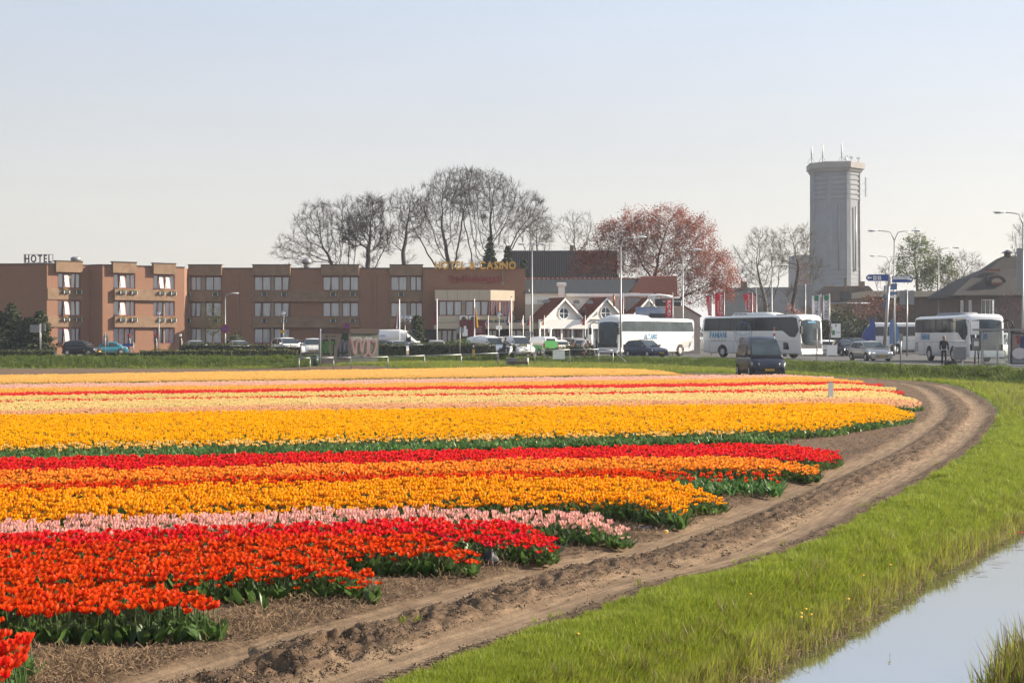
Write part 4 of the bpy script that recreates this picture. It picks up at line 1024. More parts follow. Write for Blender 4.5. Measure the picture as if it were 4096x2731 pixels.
x0, x1 = wx(101, 145.5), wx(208, 145.5); zb, zt_ = wz(1049, 145.5), wz(1020, 145.5)
text('HOTEL', M_PURP, (x0, 145.4, zb), (1, 0, 0), (0, 0, 1), zt_ - zb, t, .12, width=x1 - x0, bold=.02, gap=.22)
b = MB(); b.box(((x0 + x1) / 2, 145.5, zb - .06), (x1 - x0 + .3, .05, .05)); b.box(((x0 + x1) / 2, 145.5, zt_ + .05), (x1 - x0 + .3, .05, .05))
for x in (x0 - .1, x1 + .1): b.box((x, 145.5, (zb + zt_) / 2), (.05, .05, zt_ - zb))
b.build('frame', M_PURP, t, True)
for k in range(3):
 b = MB(); x = x0 + (x1 - x0) * (.1 + .4 * k); b.box((x, 145.5, (ZT + .1 + zb) / 2 - .05), (.05, .05, zb - ZT)); b.build('leg', M_DMETAL, t, True)
t = thing('roof_sign', 'gold HOTEL & CASINO letters along the parapet of the entrance block', 'sign', (wx(1900, 152.3), 152.3, ZT))
M_GOLD = pm('gold_letters', (.95, .50, .05), .4, var=.08, scale=5)
x0, x1 = wx(1739, 152.2), wx(2064, 152.2); zb, zt_ = wz(1075, 152.2), wz(1046, 152.2)
text('HOTEL & CASINO', M_GOLD, (x0, 152.3, zb), (1, 0, 0), (0, 0, 1), zt_ - zb, t, .16, width=x1 - x0, bold=.035, gap=.10)
b = MB()
for ch in range(2): b.box(((x0 + x1) / 2, 152.45, zb + .12 + ch * .45), (x1 - x0, .05, .05))
b.build('rail', M_METAL, t, True)
t = thing('wall_sign', 'dark red De Nachtegaal letters on the brick entrance block', 'sign', (wx(1900, 152.6), 152.6, wz(1127, 152.6)))
x0, x1 = wx(1797, 152.5), wx(2007, 152.5); zb, zt_ = wz(1126, 152.5), wz(1101, 152.5)
text('De Nachtegaal', pm('dark_red_letters', (.30, .012, .025), .45, var=.1, scale=5), (x0, 152.45, zb), (1, 0, 0), (0, 0, 1), zt_ - zb, t, .14, width=x1 - x0, bold=.035, gap=.10)
b = MB(); b.box((x0 + 1.1, 152.58, zb + .3), (1.2, .1, .06)); b.build('rail', M_DMETAL, t, True)
b = MB(); b.box((wx(2011, 152.6), 152.62, wz(1110, 152.6)), (.06, .1, 1.6)); b.box((wx(2011, 152.6), 152.5, wz(1133, 152.6)), (.25, .2, .18)); tag(b.build('floodlight', M_METAL), 'small grey floodlight on a rod beside the dark red hotel letters', 'lamp')
bay = MB(); P0, P1, P2 = Vector((wx(1743, 149.6), 149.6, 0)), Vector((wx(1961, 149.6), 149.6, 0)), Vector((wx(2055, 151.4), 151.4, 0)); P3 = Vector((P2.x, 152.7, 0)); P00 = Vector((P0.x, 152.7, 0))
def bayband(z0, z1, mat, name, out=0.):
 b = MB(); pts = [P00, P0, P1, P2, P3]; cx = Vector((-4.2, 152.7, 0))
 ring = [(p.x + (p.x - cx.x) * out / 5, p.y - (out if p.y < 152 else 0), z0) for p in pts]; b.prism(ring, (0, 0, z1 - z0)); b.build(name, mat, hotel, True)
bayband(wz(1201.5, 149.6), wz(1160, 149.6), M_CREAM, 'bay_fascia', .1); bayband(4.25, wz(1263, 149.6), M_CREAM, 'bay_parapet', .1); bayband(3.55, 4.25, M_COPE, 'bay_floor')
zf0, zf1 = wz(1263, 149.6), wz(1201.5, 149.6)
M_GLZ = M_FRAME
def glazing(p, q, x0, x1, z0, z1, lights, mats=None):
 uu = (q - p).normalized(); window(hotel, (p.x, p.y, z0), uu, colx(x0, p, q), colx(x1, p, q), z0, z1, lights, None, .02, .09, mats)
glazing(P0, P1, 1755, 1847, zf0, zf1, 3); glazing(P0, P1, 1862, 1955, zf0, zf1, 3); glazing(P1, P2, 1963, 1996, zf0, zf1, 3); glazing(P1, P2, 2007, 2043, zf0, zf1, 3)
b = MB()
for p, q, x0, x1 in ((P0, P1, 1744, 1755), (P0, P1, 1847, 1862), (P0, P1, 1955, 1961), (P1, P2, 1996, 2007), (P1, P2, 2043, 2055)):
 uu = (q - p).normalized(); n = Vector((uu.y, -uu.x, 0)); a, c = colx(x0, p, q), colx(x1, p, q); b.para(Vector((p.x, p.y, zf0)) + uu * a - n * .2, uu * (c - a), n * .18, Vector((0, 0, zf1 - zf0)))
b.build('bay_post', M_PIER, hotel, True)
for x in (1790, 1830, 1875, 1918):
 b = MB(); b.box((wx(x, 149.48), 149.49, wz(1181, 149.5)), (.035, .02, 1.05)); b.build('panel_joint', M_PIER, hotel, True)
can = MB(); zc0, zc1 = 3.55, 4.2
can.para((wx(1736, 148.5), 148.5, zc0), (wx(2180, 148.5) - wx(1736, 148.5), 0, 0), (0, 4.1, 0), (0, 0, zc1 - zc0)); can.build('canopy', M_CREAM, hotel, True)
q0, q1 = Vector((wx(1743, 150.4), 150.4, 0)), Vector((wx(2180, 150.4), 150.4, 0))
for x0, x1, nl in ((1747, 1832, 4), (1950, 1990, 2), (2040, 2090, 2), (2095, 2140, 2)): glazing(q0, q1, x0, x1, .95, 3.5, nl)
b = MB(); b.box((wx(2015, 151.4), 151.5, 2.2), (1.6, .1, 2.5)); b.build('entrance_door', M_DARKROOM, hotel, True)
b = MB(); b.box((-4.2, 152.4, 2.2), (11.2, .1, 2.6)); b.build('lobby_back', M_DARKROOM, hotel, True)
t = thing('banner', 'dark red banner with pale lines and a cook in white on the entrance front', 'banner', (wx(1890, 148.3), 148.3, 2.2))
b = MB(); b.box((wx(1890, 148.3), 148.35, wz(1314, 148.3)), (2.75, .05, 1.85)); b.build('sheet', pm('dark_red_sheet', (.16, .012, .02), .7, var=.1, scale=3), t, True)
for k in range(3):
 b = MB(); b.box((wx(1912, 148.3), 148.31, wz(1308 + 9 * k, 148.3)), (.9 - .15 * (k % 2), .02, .1)); b.build('text_line', M_SASH, t, True)
b = MB(); x = wx(1860, 148.3); b.box((x, 148.31, wz(1330, 148.3)), (.55, .02, .75)); b.sphere((x, 148.31, wz(1315, 148.3)), .13, 8, 6, 0, (1, .15, 1.2)); b.box((x, 148.31, wz(1308, 148.3)), (.26, .02, .24)); b.build('cook_print', M_WPAINT, t, True)
for k in range(6):
 x = wx(1865 + 44 * k, 148.9); lab = '%s long planter from the left along the entrance canopy' % ordn[k]
 t = thing('canopy_planter', lab, 'planter', (x, 148.9, 4.2), 0, 'planters on the entrance canopy')
 b = MB(); b.box((0, 0, .13), (1.05, .32, .26)); b.build('box', M_PLANTER, t)
 b = MB(); flower_cluster(b, (0, 0, .26), (1, 0, 0), 1.0, 50, .07, 0, 300 + k, .14, .12); b.build('foliage', M_GFOL, t)
 if k < 4:
  b = MB(); flower_cluster(b, (0, 0, .3), (1, 0, 0), .95, 40, .055, 0, 330 + k, .16, .12); b.build('flowers', M_YFLOW, t)
for k, x in enumerate((1855, 1892)):
 t = thing('air_conditioner', ('left' if k == 0 else 'right') + ' round-fanned air conditioner on the canopy under the cream bay', 'air conditioner', (wx(x, 149.2), 149.2, 4.2))
 b = MB(); b.box((0, 0, .38), (.85, .35, .7)); b.build('case', M_WPAINT, t); b = MB(); b.cyl((0, -.18, .4), (0, -.2, .4), .27, n=14); b.build('fan_grille', M_DMETAL, t)
t = thing('satellite_dish', 'white satellite dish on the side wall of the entrance block', 'satellite dish', (1.5, 152.9, wz(1180, 152.9)))
b = MB(); b.loft([[(.35 + .1 * (1 - k * k) + 0, .62 * k * math.cos(2 * PI * i / 16) * .5, .75 * k * math.sin(2 * PI * i / 16)) for i in range(16)] for k in (.05, .5, 1)], 0, True, True); b.build('dish', M_WPAINT, t)
b = MB(); b.tube([(0, 0, 0), (.4, 0, 0), (.9, -.2, -.15)], .035); b.build('arm', M_METAL, t)
# ================================================================ restaurant with gables
rest = thing('restaurant', 'low white restaurant with slate and red tiled roofs and three small gables', 'restaurant', (8, 150, .85))
b = MB(); zE = wz(1174, 154)
b.para((wx(2101, 152), 152.5, .8), (wx(2560, 152.5) - wx(2101, 152.5), 0, 0), (0, 12, 0), (0, 0, zE - .8)); b.build('wall', M_WHITE, rest, True)
b = MB(); zR = wz(1116, 158); xa, xb, xc = wx(2090, 152), wx(2510, 152), wx(2565, 158)
rows = 14
for k in range(rows):
 t0, t1 = k / rows, (k + 1) / rows; y0, y1 = 152.2 + 6 * t0, 152.2 + 6 * t1; z0, z1 = zE + (zR - zE) * t0, zE + (zR - zE) * t1
 b.add([(xa, y0, z0 + .05), (xb + (xc - xb) * t0, y0, z0 + .05), (xb + (xc - xb) * t1, y1, z1), (xa, y1, z1), (xa, y0, z0 - .02), (xb + (xc - xb) * t0, y0, z0 - .02)], [(0, 1, 2, 3), (4, 5, 1, 0)], 0)
b.add([(xa, 158.2, zR), (xc, 158.2, zR), (xc, 164, zE), (xa, 164, zE)], [(0, 1, 2, 3)]); b.build('slate_roof', M_SLATE, rest, True)
b = MB()
for k in range(26):
 x = xa + (xc - xa) * k / 26; b.cyl((x, 158.2, zR + .03), (x + (xc - xa) / 26 * 1.02, 158.2, zR + .03), .13, .11, 8)
b.build('ridge_tiles', M_RTILE, rest, True, 'stuff')
def tiled(name, quad, nx, nz, mat, parent, amp=.05):
 """Pantiled slope: quad = lower-left, lower-right, upper-right, upper-left; corrugated courses."""
 a, c, d, e = [Vector(v) for v in quad]; n = (c - a).cross(e - a).normalized(); sub = 4
 if n.z < 0: n = -n
 vs = []; fs = []; cols = nx * sub
 for j in range(nz):
  for s in (0, 1):
   t = (j + s) / nz; lo = a.lerp(e, t); hi = c.lerp(d, t)
   for i in range(cols + 1):
    q = i / cols; p = lo.lerp(hi, q) + n * (amp * abs(math.sin(PI * q * nx)) ** .8 + (.045 if s == 0 else 0)); vs.append(p)
 W_ = cols + 1
 for j in range(nz):
  o0 = 2 * j * W_
  for i in range(cols): fs.append((o0 + i, o0 + i + 1, o0 + W_ + i + 1, o0 + W_ + i))
  if j:
   for i in range(cols): fs.append((o0 - W_ + i, o0 - W_ + i + 1, o0 + i + 1, o0 + i))
 b = MB(); b.add(vs, fs, 0, True); b.build(name, mat, parent, True, 'stuff')
tiled('red_tile_roof', [(wx(2508, 152), 151.9, wz(1190, 152)), (wx(2711, 152), 151.9, wz(1190, 152)), (wx(2708, 158), 158, wz(1104, 158)), (wx(2565, 158), 158, wz(1106, 158))], 30, 16, M_RTILE, rest)
b = MB(); b.para((wx(2560, 152.6), 152.6, .8), (wx(2708, 152.6) - wx(2560, 152.6), 0, 0), (0, 10, 0), (0, 0, wz(1192, 152.6) - .8)); b.build('wall', M_WHITE, rest, True)
b = MB(); b.add([(wx(2708, 158), 158, wz(1104, 158)), (wx(2711, 152), 151.9, wz(1190, 152)), (wx(2711, 164), 164, wz(1190, 152))], [(0, 1, 2)]); b.build('gable_end', M_WHITE, rest, True)
b = MB(); b.para((wx(2101, 150.5), 150.5, .8), (wx(2300, 150.5) - wx(2101, 150.5), 0, 0), (0, 2.2, 0), (0, 0, wz(1217, 150.5) - .8)); b.build('lower_wall', M_CREAM, rest, True)
b = MB(); b.para((wx(2505, 151.6), 151.5, 3.5), (wx(2562, 151.6) - wx(2505, 151.6), 0, 0), (0, 1.2, 0), (0, 0, wz(1191, 151.6) - 3.5)); b.build('grey_block', pm('grey_render', (.42, .38, .36), .85, var=.1, scale=2), rest, True)
b = MB(); b.box((wx(2440, 152.3), 152.35, wz(1180, 152.3)), (9.5, .3, .35)); b.build('eaves_board', M_WPAINT, rest, True)
window(rest, (wx(2140, 152.4), 152.42, wz(1216, 152.4)), (1, 0, 0), .15, 1.7, wz(1214, 152.4), wz(1194, 152.4), 2, None, .0, .06, M_WPAINT)
b = MB(); x = wx(2246, 150.8); b.box((x, 150.8, wz(1172, 150.8)), (.68, .7, wz(1147, 150.8) - wz(1197, 150.8))); b.loft([[(x + sx * w, 150.8 + sy * w, z) for sx, sy in ((-1, -1), (1, -1), (1, 1), (-1, 1))] for w, z in ((.36, wz(1148, 150.8)), (.5, wz(1143, 150.8)), (.5, wz(1132, 150.8)), (.38, wz(1131, 150.8)))]); b.build('vent_stack', M_WHITE, rest, True)
for x, y, w, h, nm, d in ((2186, 1206, .85, .3, 'roof_fan', 150.2), (2306, 1208, .65, .3, 'roof_fan', 149.6), (2358, 1209, .75, .32, 'cooling_unit', 149.6)):
 b = MB(); b.box((wx(x, d), d, wz(y, d)), (w, .6, h)); b.box((wx(x, d), d, wz(y, d) + h * .6), (w * .6, .4, h * .3)); b.build(nm, M_METAL, rest, True)
b = MB(); b.cyl((wx(2456, 149.3), 149.3, wz(1225, 149.3)), (wx(2456, 149.3), 149.3, wz(1176, 149.3)), .11, n=10); b.build('copper_flue', pm('copper_pipe', (.45, .19, .09), .4, metal=.7, var=.15, scale=3), rest, True)
b = MB(); b.tube([(wx(2333, 149.4), 149.4, wz(1256, 149.4)), (wx(2333, 149.4), 149.4, wz(1236, 149.4)), (wx(2337, 149.4), 149.4, wz(1231, 149.4)), (wx(2342, 149.4), 149.4, wz(1236, 149.4)), (wx(2342, 149.4), 149.4, wz(1256, 149.4))], .06); b.build('pipe_loop', M_METAL, rest, True)
GA = R(27); gu = Vector((math.cos(GA), math.sin(GA), 0)); gn = Vector((math.sin(GA), -math.cos(GA), 0))
def gable(xp, yp, xl, xr, d, win):
 apex = Vector((wx(xp, d), d, wz(yp, d))); hw = 2.35; zb = wz(1277, d); zlow = wz(1292, d)
 c = Vector((apex.x, apex.y, 0)); bk = -gn * 3.2
 L, Rr = c - gu * hw, c + gu * hw
 b = MB(); b.add([(L.x, L.y, zb), (Rr.x, Rr.y, zb), (Rr.x, Rr.y, zb + .02), (apex.x, apex.y, apex.z - .12), (L.x, L.y, zb + .02)], [(0, 1, 2, 3, 4)]); b.build('gable_front', M_WHITE, rest, True)
 for s in (-1, 1):
  e = c + gu * (hw + .45) * s; e.z = zb - .32; a = apex + Vector((0, 0, .14)); f = gn * .35
  q = [e + f, e + bk, a + bk, a + f] if s > 0 else [e + bk, e + f, a + f, a + bk]
  tiled('gable_roof', q, 12, 9, M_RTILE, rest, .04)
  bb = MB(); bb.para(e + f + Vector((0, 0, -.05)), (a - e), Vector((0, 0, -.26)), gn * .05); bb.build('barge_board', M_WPAINT, rest, True)
 if win:
  wc = apex + Vector((0, 0, -1.55)) + gn * .03; r_ = .62
  ring = [wc + gu * math.cos(2 * PI * k / 20) * r_ + Vector((0, 0, math.sin(2 * PI * k / 20) * r_)) for k in range(20)]
  b = MB(); b.tube(ring + ring[:1], .06, 5); b.para(wc - gu * .03 - Vector((0, 0, r_)), gu * .06, Vector((0, 0, 2 * r_)), gn * .04); b.para(wc - gu * r_ - Vector((0, 0, .03)), gu * 2 * r_, Vector((0, 0, .06)), gn * .045); b.build('round_window', M_WPAINT, rest, True)
  b = MB(); b.add(ring, [tuple(range(20))]); b.build('pane', pm('dark_pane', (.05, .09, .12), .08, var=.1, scale=1), rest, True)
 return L, Rr, zb
gs = [gable(2254, 1195, 2157, 2336, 148.3, True), gable(2421, 1194, 2330, 2490, 149.6, True), gable(2588, 1194, 2500, 2690, 151.0, False)]
L = gs[0][0] - gu * .5; Rr = gs[2][1] + gu * 1.0; zb = gs[0][2]
b = MB(); b.para(Vector((L.x, L.y, zb - 1.0)) - gn * .3, Rr - L, gn * .32, Vector((0, 0, .98))); b.build('beam', M_WPAINT, rest, True)
wd = (Rr - L).length; npan = 12
for k in range(npan):
 window(rest, (L.x, L.y, 1.0), gu, k * wd / npan + .1, (k + 1) * wd / npan - .1, 1.0, zb - 1.05, 2, None, .12, .08, M_FRAME, curtain=False)
for k in range(npan + 1):
 b = MB(); p = L + gu * (k * wd / npan); b.box((p.x, p.y, (1 + zb - 1) / 2), (.16, .16, zb - 2.0), GA); b.build('post', M_WPAINT, rest, True)
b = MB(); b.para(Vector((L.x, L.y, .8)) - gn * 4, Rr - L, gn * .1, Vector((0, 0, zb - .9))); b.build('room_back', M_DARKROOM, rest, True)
t = thing('roof_board', 'dark signboard with white lettering under a white arched frame on the restaurant roof', 'sign', (wx(2670, 149), 149, wz(1222, 149)))
b = MB(); b.box((wx(2672, 148.9), 148.9, wz(1210, 148.9)), (2.75, .12, .8)); b.build('board', pm('dark_board', (.03, .03, .04), .5, var=.1, scale=2), t, True)
text('DE NACHTEGAAL', M_WPAINT, (wx(2652, 148.8), 148.82, wz(1208, 148.8)), (1, 0, 0), (0, 0, 1), .17, t, .01, 'lettering', joined=True)
b = MB(); xs = [2592, 2605, 2635, 2665, 2690]; ys = [1188, 1184, 1180.5, 1184, 1188]
b.tube([(wx(x, 149.2), 149.2, wz(y, 149.2)) for x, y in zip(xs, ys)], .16, 6)
for x in (2597, 2613): b.box((wx(x, 149.2), 149.2, wz(1210, 149.2)), (.12, .12, 1.2))
b.box((wx(2610, 149.2), 149.2, wz(1194, 149.2)), (1.1, .1, .2)); b.build('arched_frame', M_WPAINT, t, True)
t = thing('poster_screen', 'blue and white map-like poster screen in a thin frame before the third gable', 'poster', (wx(2610, 143), 143, .9))
b = MB(); b.box((wx(2612, 143), 143, wz(1251, 143)), (3.55, .06, 1.2)); b.build('sheet', pm('sky_blue_sheet', (.16, .30, .62), .6, var=.0, scale=.55, col2=(.62, .66, .70), detail=2), t, True)
b = MB(); b.box((wx(2632, 142.9), 142.94, wz(1262, 143)), (1.75, .03, .42)); b.build('caption_panel', M_DMETAL, t, True)
b = MB()
for x in (2543, 2680): b.box((wx(x, 143), 143, (.9 + wz(1230, 143)) / 2), (.05, .08, wz(1230, 143) - .9))
b.box((wx(2612, 143), 143, wz(1230, 143)), (3.6, .08, .05)); b.build('frame', M_METAL, t, True)
ann = thing('annex', 'white annex with a red tiled roof edge right of the restaurant', 'building', (wx(2740, 151), 151, .85))
b = MB(); b.prism([(wx(2560, 151), 151, .8), (wx(2800, 151), 151, .8), (wx(2800, 151), 151, wz(1262, 151)), (wx(2740, 151), 151, wz(1227, 151)), (wx(2560, 151), 151, wz(1227, 151))], (0, 6, 0)); b.build('wall', pm('pinkish_render', (.62, .50, .43), .85, var=.08, scale=1.5), ann, True)
b = MB(); b.para((wx(2736, 150.9), 150.85, wz(1226, 151)), (wx(2806, 151) - wx(2736, 151), 0, wz(1268, 151) - wz(1226, 151)), (0, 6.3, 0), (0, 0, .16)); b.build('roof', M_RTILE, ann, True)
farm = thing('tall_house', 'tall house behind with a steep dark tiled roof and a chimney', 'house', (10, 185, .8))
d = 182.
tiled('roof', [(wx(2020, d), d, wz(1118, d)), (wx(2470, d), d, wz(1118, d)), (wx(2470, d + 5), d + 5, wz(1003, d + 5)), (wx(2020, d + 5), d + 5, wz(1003, d + 5))], 52, 18, pm('dark_pantile', (.042, .03, .035), .6, var=.3, scale=4), farm, .07)
b = MB(); b.para((wx(2030, d), d + .5, .8), (wx(2460, d) - wx(2030, d), 0, 0), (0, 9, 0), (0, 0, wz(1119, d) - .8)); b.build('wall', M_BRICKD, farm, True)
b = MB(); b.add([(wx(2020, d + 5), d + 5, wz(1003, d + 5)), (wx(2470, d + 5), d + 5, wz(1003, d + 5)), (wx(2470, d), d + 10, wz(1118, d)), (wx(2020, d), d + 10, wz(1118, d))], [(0, 1, 2, 3)]); b.build('rear_roof', M_SLATE, farm, True)
b = MB(); b.box((wx(2287, d + 5), d + 5, wz(998, d + 5)), (.5, .5, 1.1)); b.build('chimney', M_BRICKD, farm, True)
# ================================================================ trees
M_BARK = pm('grey_bark', (.075, .062, .05), .9, var=.35, scale=6, bump=.4)
M_BARKL = pm('pale_bark', (.14, .12, .095), .9, var=.35, scale=6, bump=.4)
M_TWIG = pm('twig', (.075, .058, .045), .9, var=.3, scale=4)
M_TWIGL = pm('pale_twig', (.17, .145, .11), .9, var=.3, scale=4)
def grow(base, trunk_h, blobs, n_attr=900, step=.55, kill=1.0, infl=6.0, seed=0, lean=(0, 0), flat=0., iters=160):
 """Space colonisation: branches grow from a trunk towards random points filling the crown blobs (cx,cy,cz,rx,ry,rz)."""
 rg = np.random.default_rng(seed)
 vol = np.array([b[3] * b[4] * b[5] for b in blobs]); pk = rg.choice(len(blobs), n_attr, p=vol ** .8 / (vol ** .8).sum())
 d = rg.normal(size=(n_attr, 3)); d /= np.linalg.norm(d, axis=1)[:, None]; d *= rg.random(n_attr)[:, None] ** (1 / 2.4)
 B = np.array(blobs)[pk]; A = B[:, :3] + d * B[:, 3:]
 A = A[A[:, 2] > base[2] + trunk_h * .5]
 pos = [np.array(base, float)]; par = [-1]
 n0 = max(2, int(trunk_h / step))
 for k in range(n0):
  t = (k + 1) / n0
  pos.append(np.array(base) + np.array([lean[0] * t, lean[1] * t, trunk_h * t]) + np.r_[rg.normal(0, .06, 2), 0]); par.append(len(pos) - 2)
 near = np.full(len(A), 0); nd = np.full(len(A), 1e9); alive = np.ones(len(A), bool)
 def upd(i0):
  nonlocal near, nd
  for i in range(i0, len(pos)):
   q = np.linalg.norm(A - pos[i], axis=1); m = q < nd; nd = np.where(m, q, nd); near = np.where(m, i, near)
 upd(0); done = 0
 for it in range(iters):
  alive &= nd > kill
  act = alive & (nd < infl)
  if not act.any():
   if not alive.any(): break
   act = alive & (nd < nd[alive].min() + step)
  ii = near[act]; v = A[act] - np.array(pos)[ii]; v /= np.linalg.norm(v, axis=1)[:, None] + 1e-9
  i0 = len(pos); acc = {}
  for i, w in zip(ii, v): acc.setdefault(int(i), []).append(w)
  for i, ws in acc.items():
   g = np.mean(ws, axis=0) + rg.normal(0, .14, 3)
   if par[i] >= 0:
    pv = pos[i] - pos[par[i]]; g = g + .45 * pv / (np.linalg.norm(pv) + 1e-9)
   g[2] -= flat; g /= np.linalg.norm(g) + 1e-9
   pos.append(pos[i] + g * step); par.append(i)
  upd(i0)
  if len(pos) > 4600: break
 return np.array(pos), np.array(par)
def radii(par, r_tip, r_base, e=2.3):
 n = len(par); ch = np.zeros(n); s = np.zeros(n)
 for i in range(n - 1, 0, -1):
  r = s[i] if s[i] > 0 else r_tip ** e
  s[i] = r; s[par[i]] += r
 r = s ** (1 / e); return r * min(1., 99) if r[0] <= 0 else np.minimum(r * (r_base / r[0]) ** (np.clip((r - r_tip) / (r[0] - r_tip), 0, 1)), r_base)
def segs_mesh(name, P0, P1, R0, R1, k, mat, parent, scattered=False):
 """Tapered prisms for all segments at once."""
 n = len(P0); D = P1 - P0; L = np.linalg.norm(D, axis=1)[:, None] + 1e-9; D = D / L
 a = np.where(np.abs(D[:, 2:3]) < .9, np.array([[0, 0, 1.]]), np.array([[1., 0, 0]])); U = np.cross(D, a); U /= np.linalg.norm(U, axis=1)[:, None]; Wv = np.cross(D, U)
 an = np.arange(k) * 2 * PI / k
 ring = U[:, None, :] * np.cos(an)[None, :, None] + Wv[:, None, :] * np.sin(an)[None, :, None]
 V0 = P0[:, None, :] + ring * R0[:, None, None]; V1 = P1[:, None, :] + ring * R1[:, None, None]
 V = np.concatenate([V0, V1], 1).reshape(-1, 3)
 q = np.arange(k); q2 = (q + 1) % k; F = np.stack([q, q2, q2 + k, q + k], -1)[None] + (np.arange(n) * 2 * k)[:, None, None]
 return np_mesh(name, V, F.reshape(-1, 4), mat, parent, None, k > 4)
def bare_tree(name, label, group, base, trunk_h, blobs, seed, r_base, n_attr=800, step=.6, kill=.9, infl=6., mats=(None, None), twigs=4, twig_len=1.1, tip=.016, lean=(0, 0), leaves=None, droop=0., cat='tree', lim=.10):
 if lim == .10:      # big trees: fill the lower crown too, so that limbs fork early
  zl = min(b[2] - b[5] for b in blobs); cx = base[0] + lean[0]; w = np.mean([b[3] for b in blobs])
  blobs = blobs + [(cx, base[1], base[2] + trunk_h + (zl - base[2] - trunk_h) * .55, w * .55, w * .5, max(1.5, (zl - base[2] - trunk_h) * .6))]
  n_attr = int(n_attr * 1.7); kill *= .72; twigs = int(twigs * 2.0); r_base *= .95
 pos, par = grow(base, trunk_h, blobs, n_attr, step, kill, infl, seed, lean, iters=150)
 rad = radii(par, tip, r_base); rg = np.random.default_rng(seed + 5)
 t = thing(name, label, cat, tuple(base), 0, group)
 loc = np.array(base)
 nchild = np.bincount(par[1:], minlength=len(par))
 i = np.arange(1, len(par)); p = par[i]; r1 = rad[i]; r0 = np.minimum(rad[p], r1 * 1.35 + .004)
 r0[p < 2] = rad[p][p < 2]
 big = r1 > lim
 P0, P1 = pos[p] - loc, pos[i] - loc
 segs_mesh('trunk', P0[big], P1[big], r0[big], r1[big], 7, mats[0] or M_BARK, t)
 sm = ~big; A0 = [P0[sm]]; A1 = [P1[sm]]; S0 = [r0[sm]]; S1 = [r1[sm]]
 # fine twigs from all thin nodes, more at the tips
 thin = np.nonzero(rad < tip * 3.2)[0]; thin = thin[thin > 0]
 rep = np.where(nchild[thin] == 0, twigs, max(1, twigs // 3)); src = np.repeat(thin, rep); m = len(src)
 dirp = pos[src] - pos[par[src]]; dirp /= np.linalg.norm(dirp, axis=1)[:, None] + 1e-9
 d = dirp + rg.normal(0, .55, (m, 3)) + np.array([0, 0, .15 - droop]); d /= np.linalg.norm(d, axis=1)[:, None]
 L = rg.uniform(.45, 1.1, m)[:, None] * twig_len
 q0 = pos[src] - loc; q1 = q0 + d * L * .55; d2 = d + rg.normal(0, .3, (m, 3)) + np.array([0, 0, .18 - droop]); d2 /= np.linalg.norm(d2, axis=1)[:, None]; q2 = q1 + d2 * L * .55
 A0 += [q0, q1]; A1 += [q1, q2]; S0 += [np.full(m, tip * .75), np.full(m, tip * .55)]; S1 += [np.full(m, tip * .55), np.full(m, tip * .3)]
 # side twigs
 d3 = d + rg.normal(0, .7, (m, 3)); d3 /= np.linalg.norm(d3, axis=1)[:, None]
 A0.append(q1); A1.append(q1 + d3 * L * .4); S0.append(np.full(m, tip * .5)); S1.append(np.full(m, tip * .28))
 segs_mesh('crown', np.concatenate(A0), np.concatenate(A1), np.concatenate(S0), np.concatenate(S1), 3, mats[1] or M_TWIG, t)
 if leaves:
  mat, nl, size, spread, keep = leaves
  tips = np.concatenate([q2, q1, q1 + d3 * L * .4]); tips = tips[rg.random(len(tips)) < keep]
  c = np.repeat(tips, nl, 0); c = c + rg.normal(0, spread, c.shape)
  leaf_cloud('leaves', c, size, mat, t, rg, .35)
 return t
def leaf_cloud(name, c, size, mat, parent, rg, flat=.0):
 n = len(c); a = rg.normal(size=(n, 3)); a[:, 2] *= (1 - flat); a /= np.linalg.norm(a, axis=1)[:, None]
 b = rg.normal(size=(n, 3)); b[:, 2] *= (1 - flat); b -= a * (a * b).sum(1)[:, None]; b /= np.linalg.norm(b, axis=1)[:, None] + 1e-9
 s = size * rg.uniform(.5, 1.3, n)[:, None]
 V = np.stack([c - a * s, c + b * s * .55, c + a * s, c - b * s * .55], 1).reshape(-1, 3)
 F = np.arange(4 * n).reshape(-1, 4)
 return np_mesh(name, V, F, mat, parent)
def blob(x, y, d, rx, ry, dy=None):
 """Crown blob from photo column/row and half-sizes in photo pixels, at depth d."""
 s = d / FPX; return (wx(x, d), d, wz(y, d), rx * s, (dy if dy else min(rx, ry) * s * .9), ry * s)
def tbase(x, d, z=.8): return (wx(x, d), d, z)
G1 = 'tall bare trees behind the hotel'
bare_tree('bare_tree', 'wide bare tree at the left end of the row behind the hotel roof', G1, tbase(1375, 172), 3.5, [blob(1270, 990, 172, 170, 75), blob(1300, 890, 172, 130, 85), blob(1190, 1010, 172, 105, 45), blob(1390, 880, 172, 80, 85)], 1, .42, 950, .6, .85, 7., twigs=6)
bare_tree('bare_tree', 'dark dense bare tree between the wide left tree and the tall dome tree', G1, tbase(1480, 168), 4.0, [blob(1490, 860, 168, 62, 75), blob(1440, 930, 168, 85, 70), blob(1520, 950, 168, 50, 80)], 2, .36, 760, .5, .7, 6., twigs=7, tip=.022)
bare_tree('bare_tree', 'narrow bare tree with twisted limbs left of the tall dome tree', G1, tbase(1625, 170), 4.0, [blob(1610, 840, 170, 65, 75), blob(1660, 860, 170, 75, 85), blob(1590, 950, 170, 50, 70)], 3, .34, 620, .55, .8, 6., twigs=5)
bare_tree('bare_tree', 'tall bare tree with a long limb leaning left over the entrance block', G1, tbase(1820, 176), 5.0, [blob(1800, 800, 176, 120, 110), blob(1700, 880, 176, 95, 90), blob(1850, 740, 176, 100, 65), blob(1650, 930, 176, 70, 50), blob(1780, 960, 176, 90, 70)], 4, .5, 950, .6, .85, 7., twigs=6, lean=(-.6, 0))
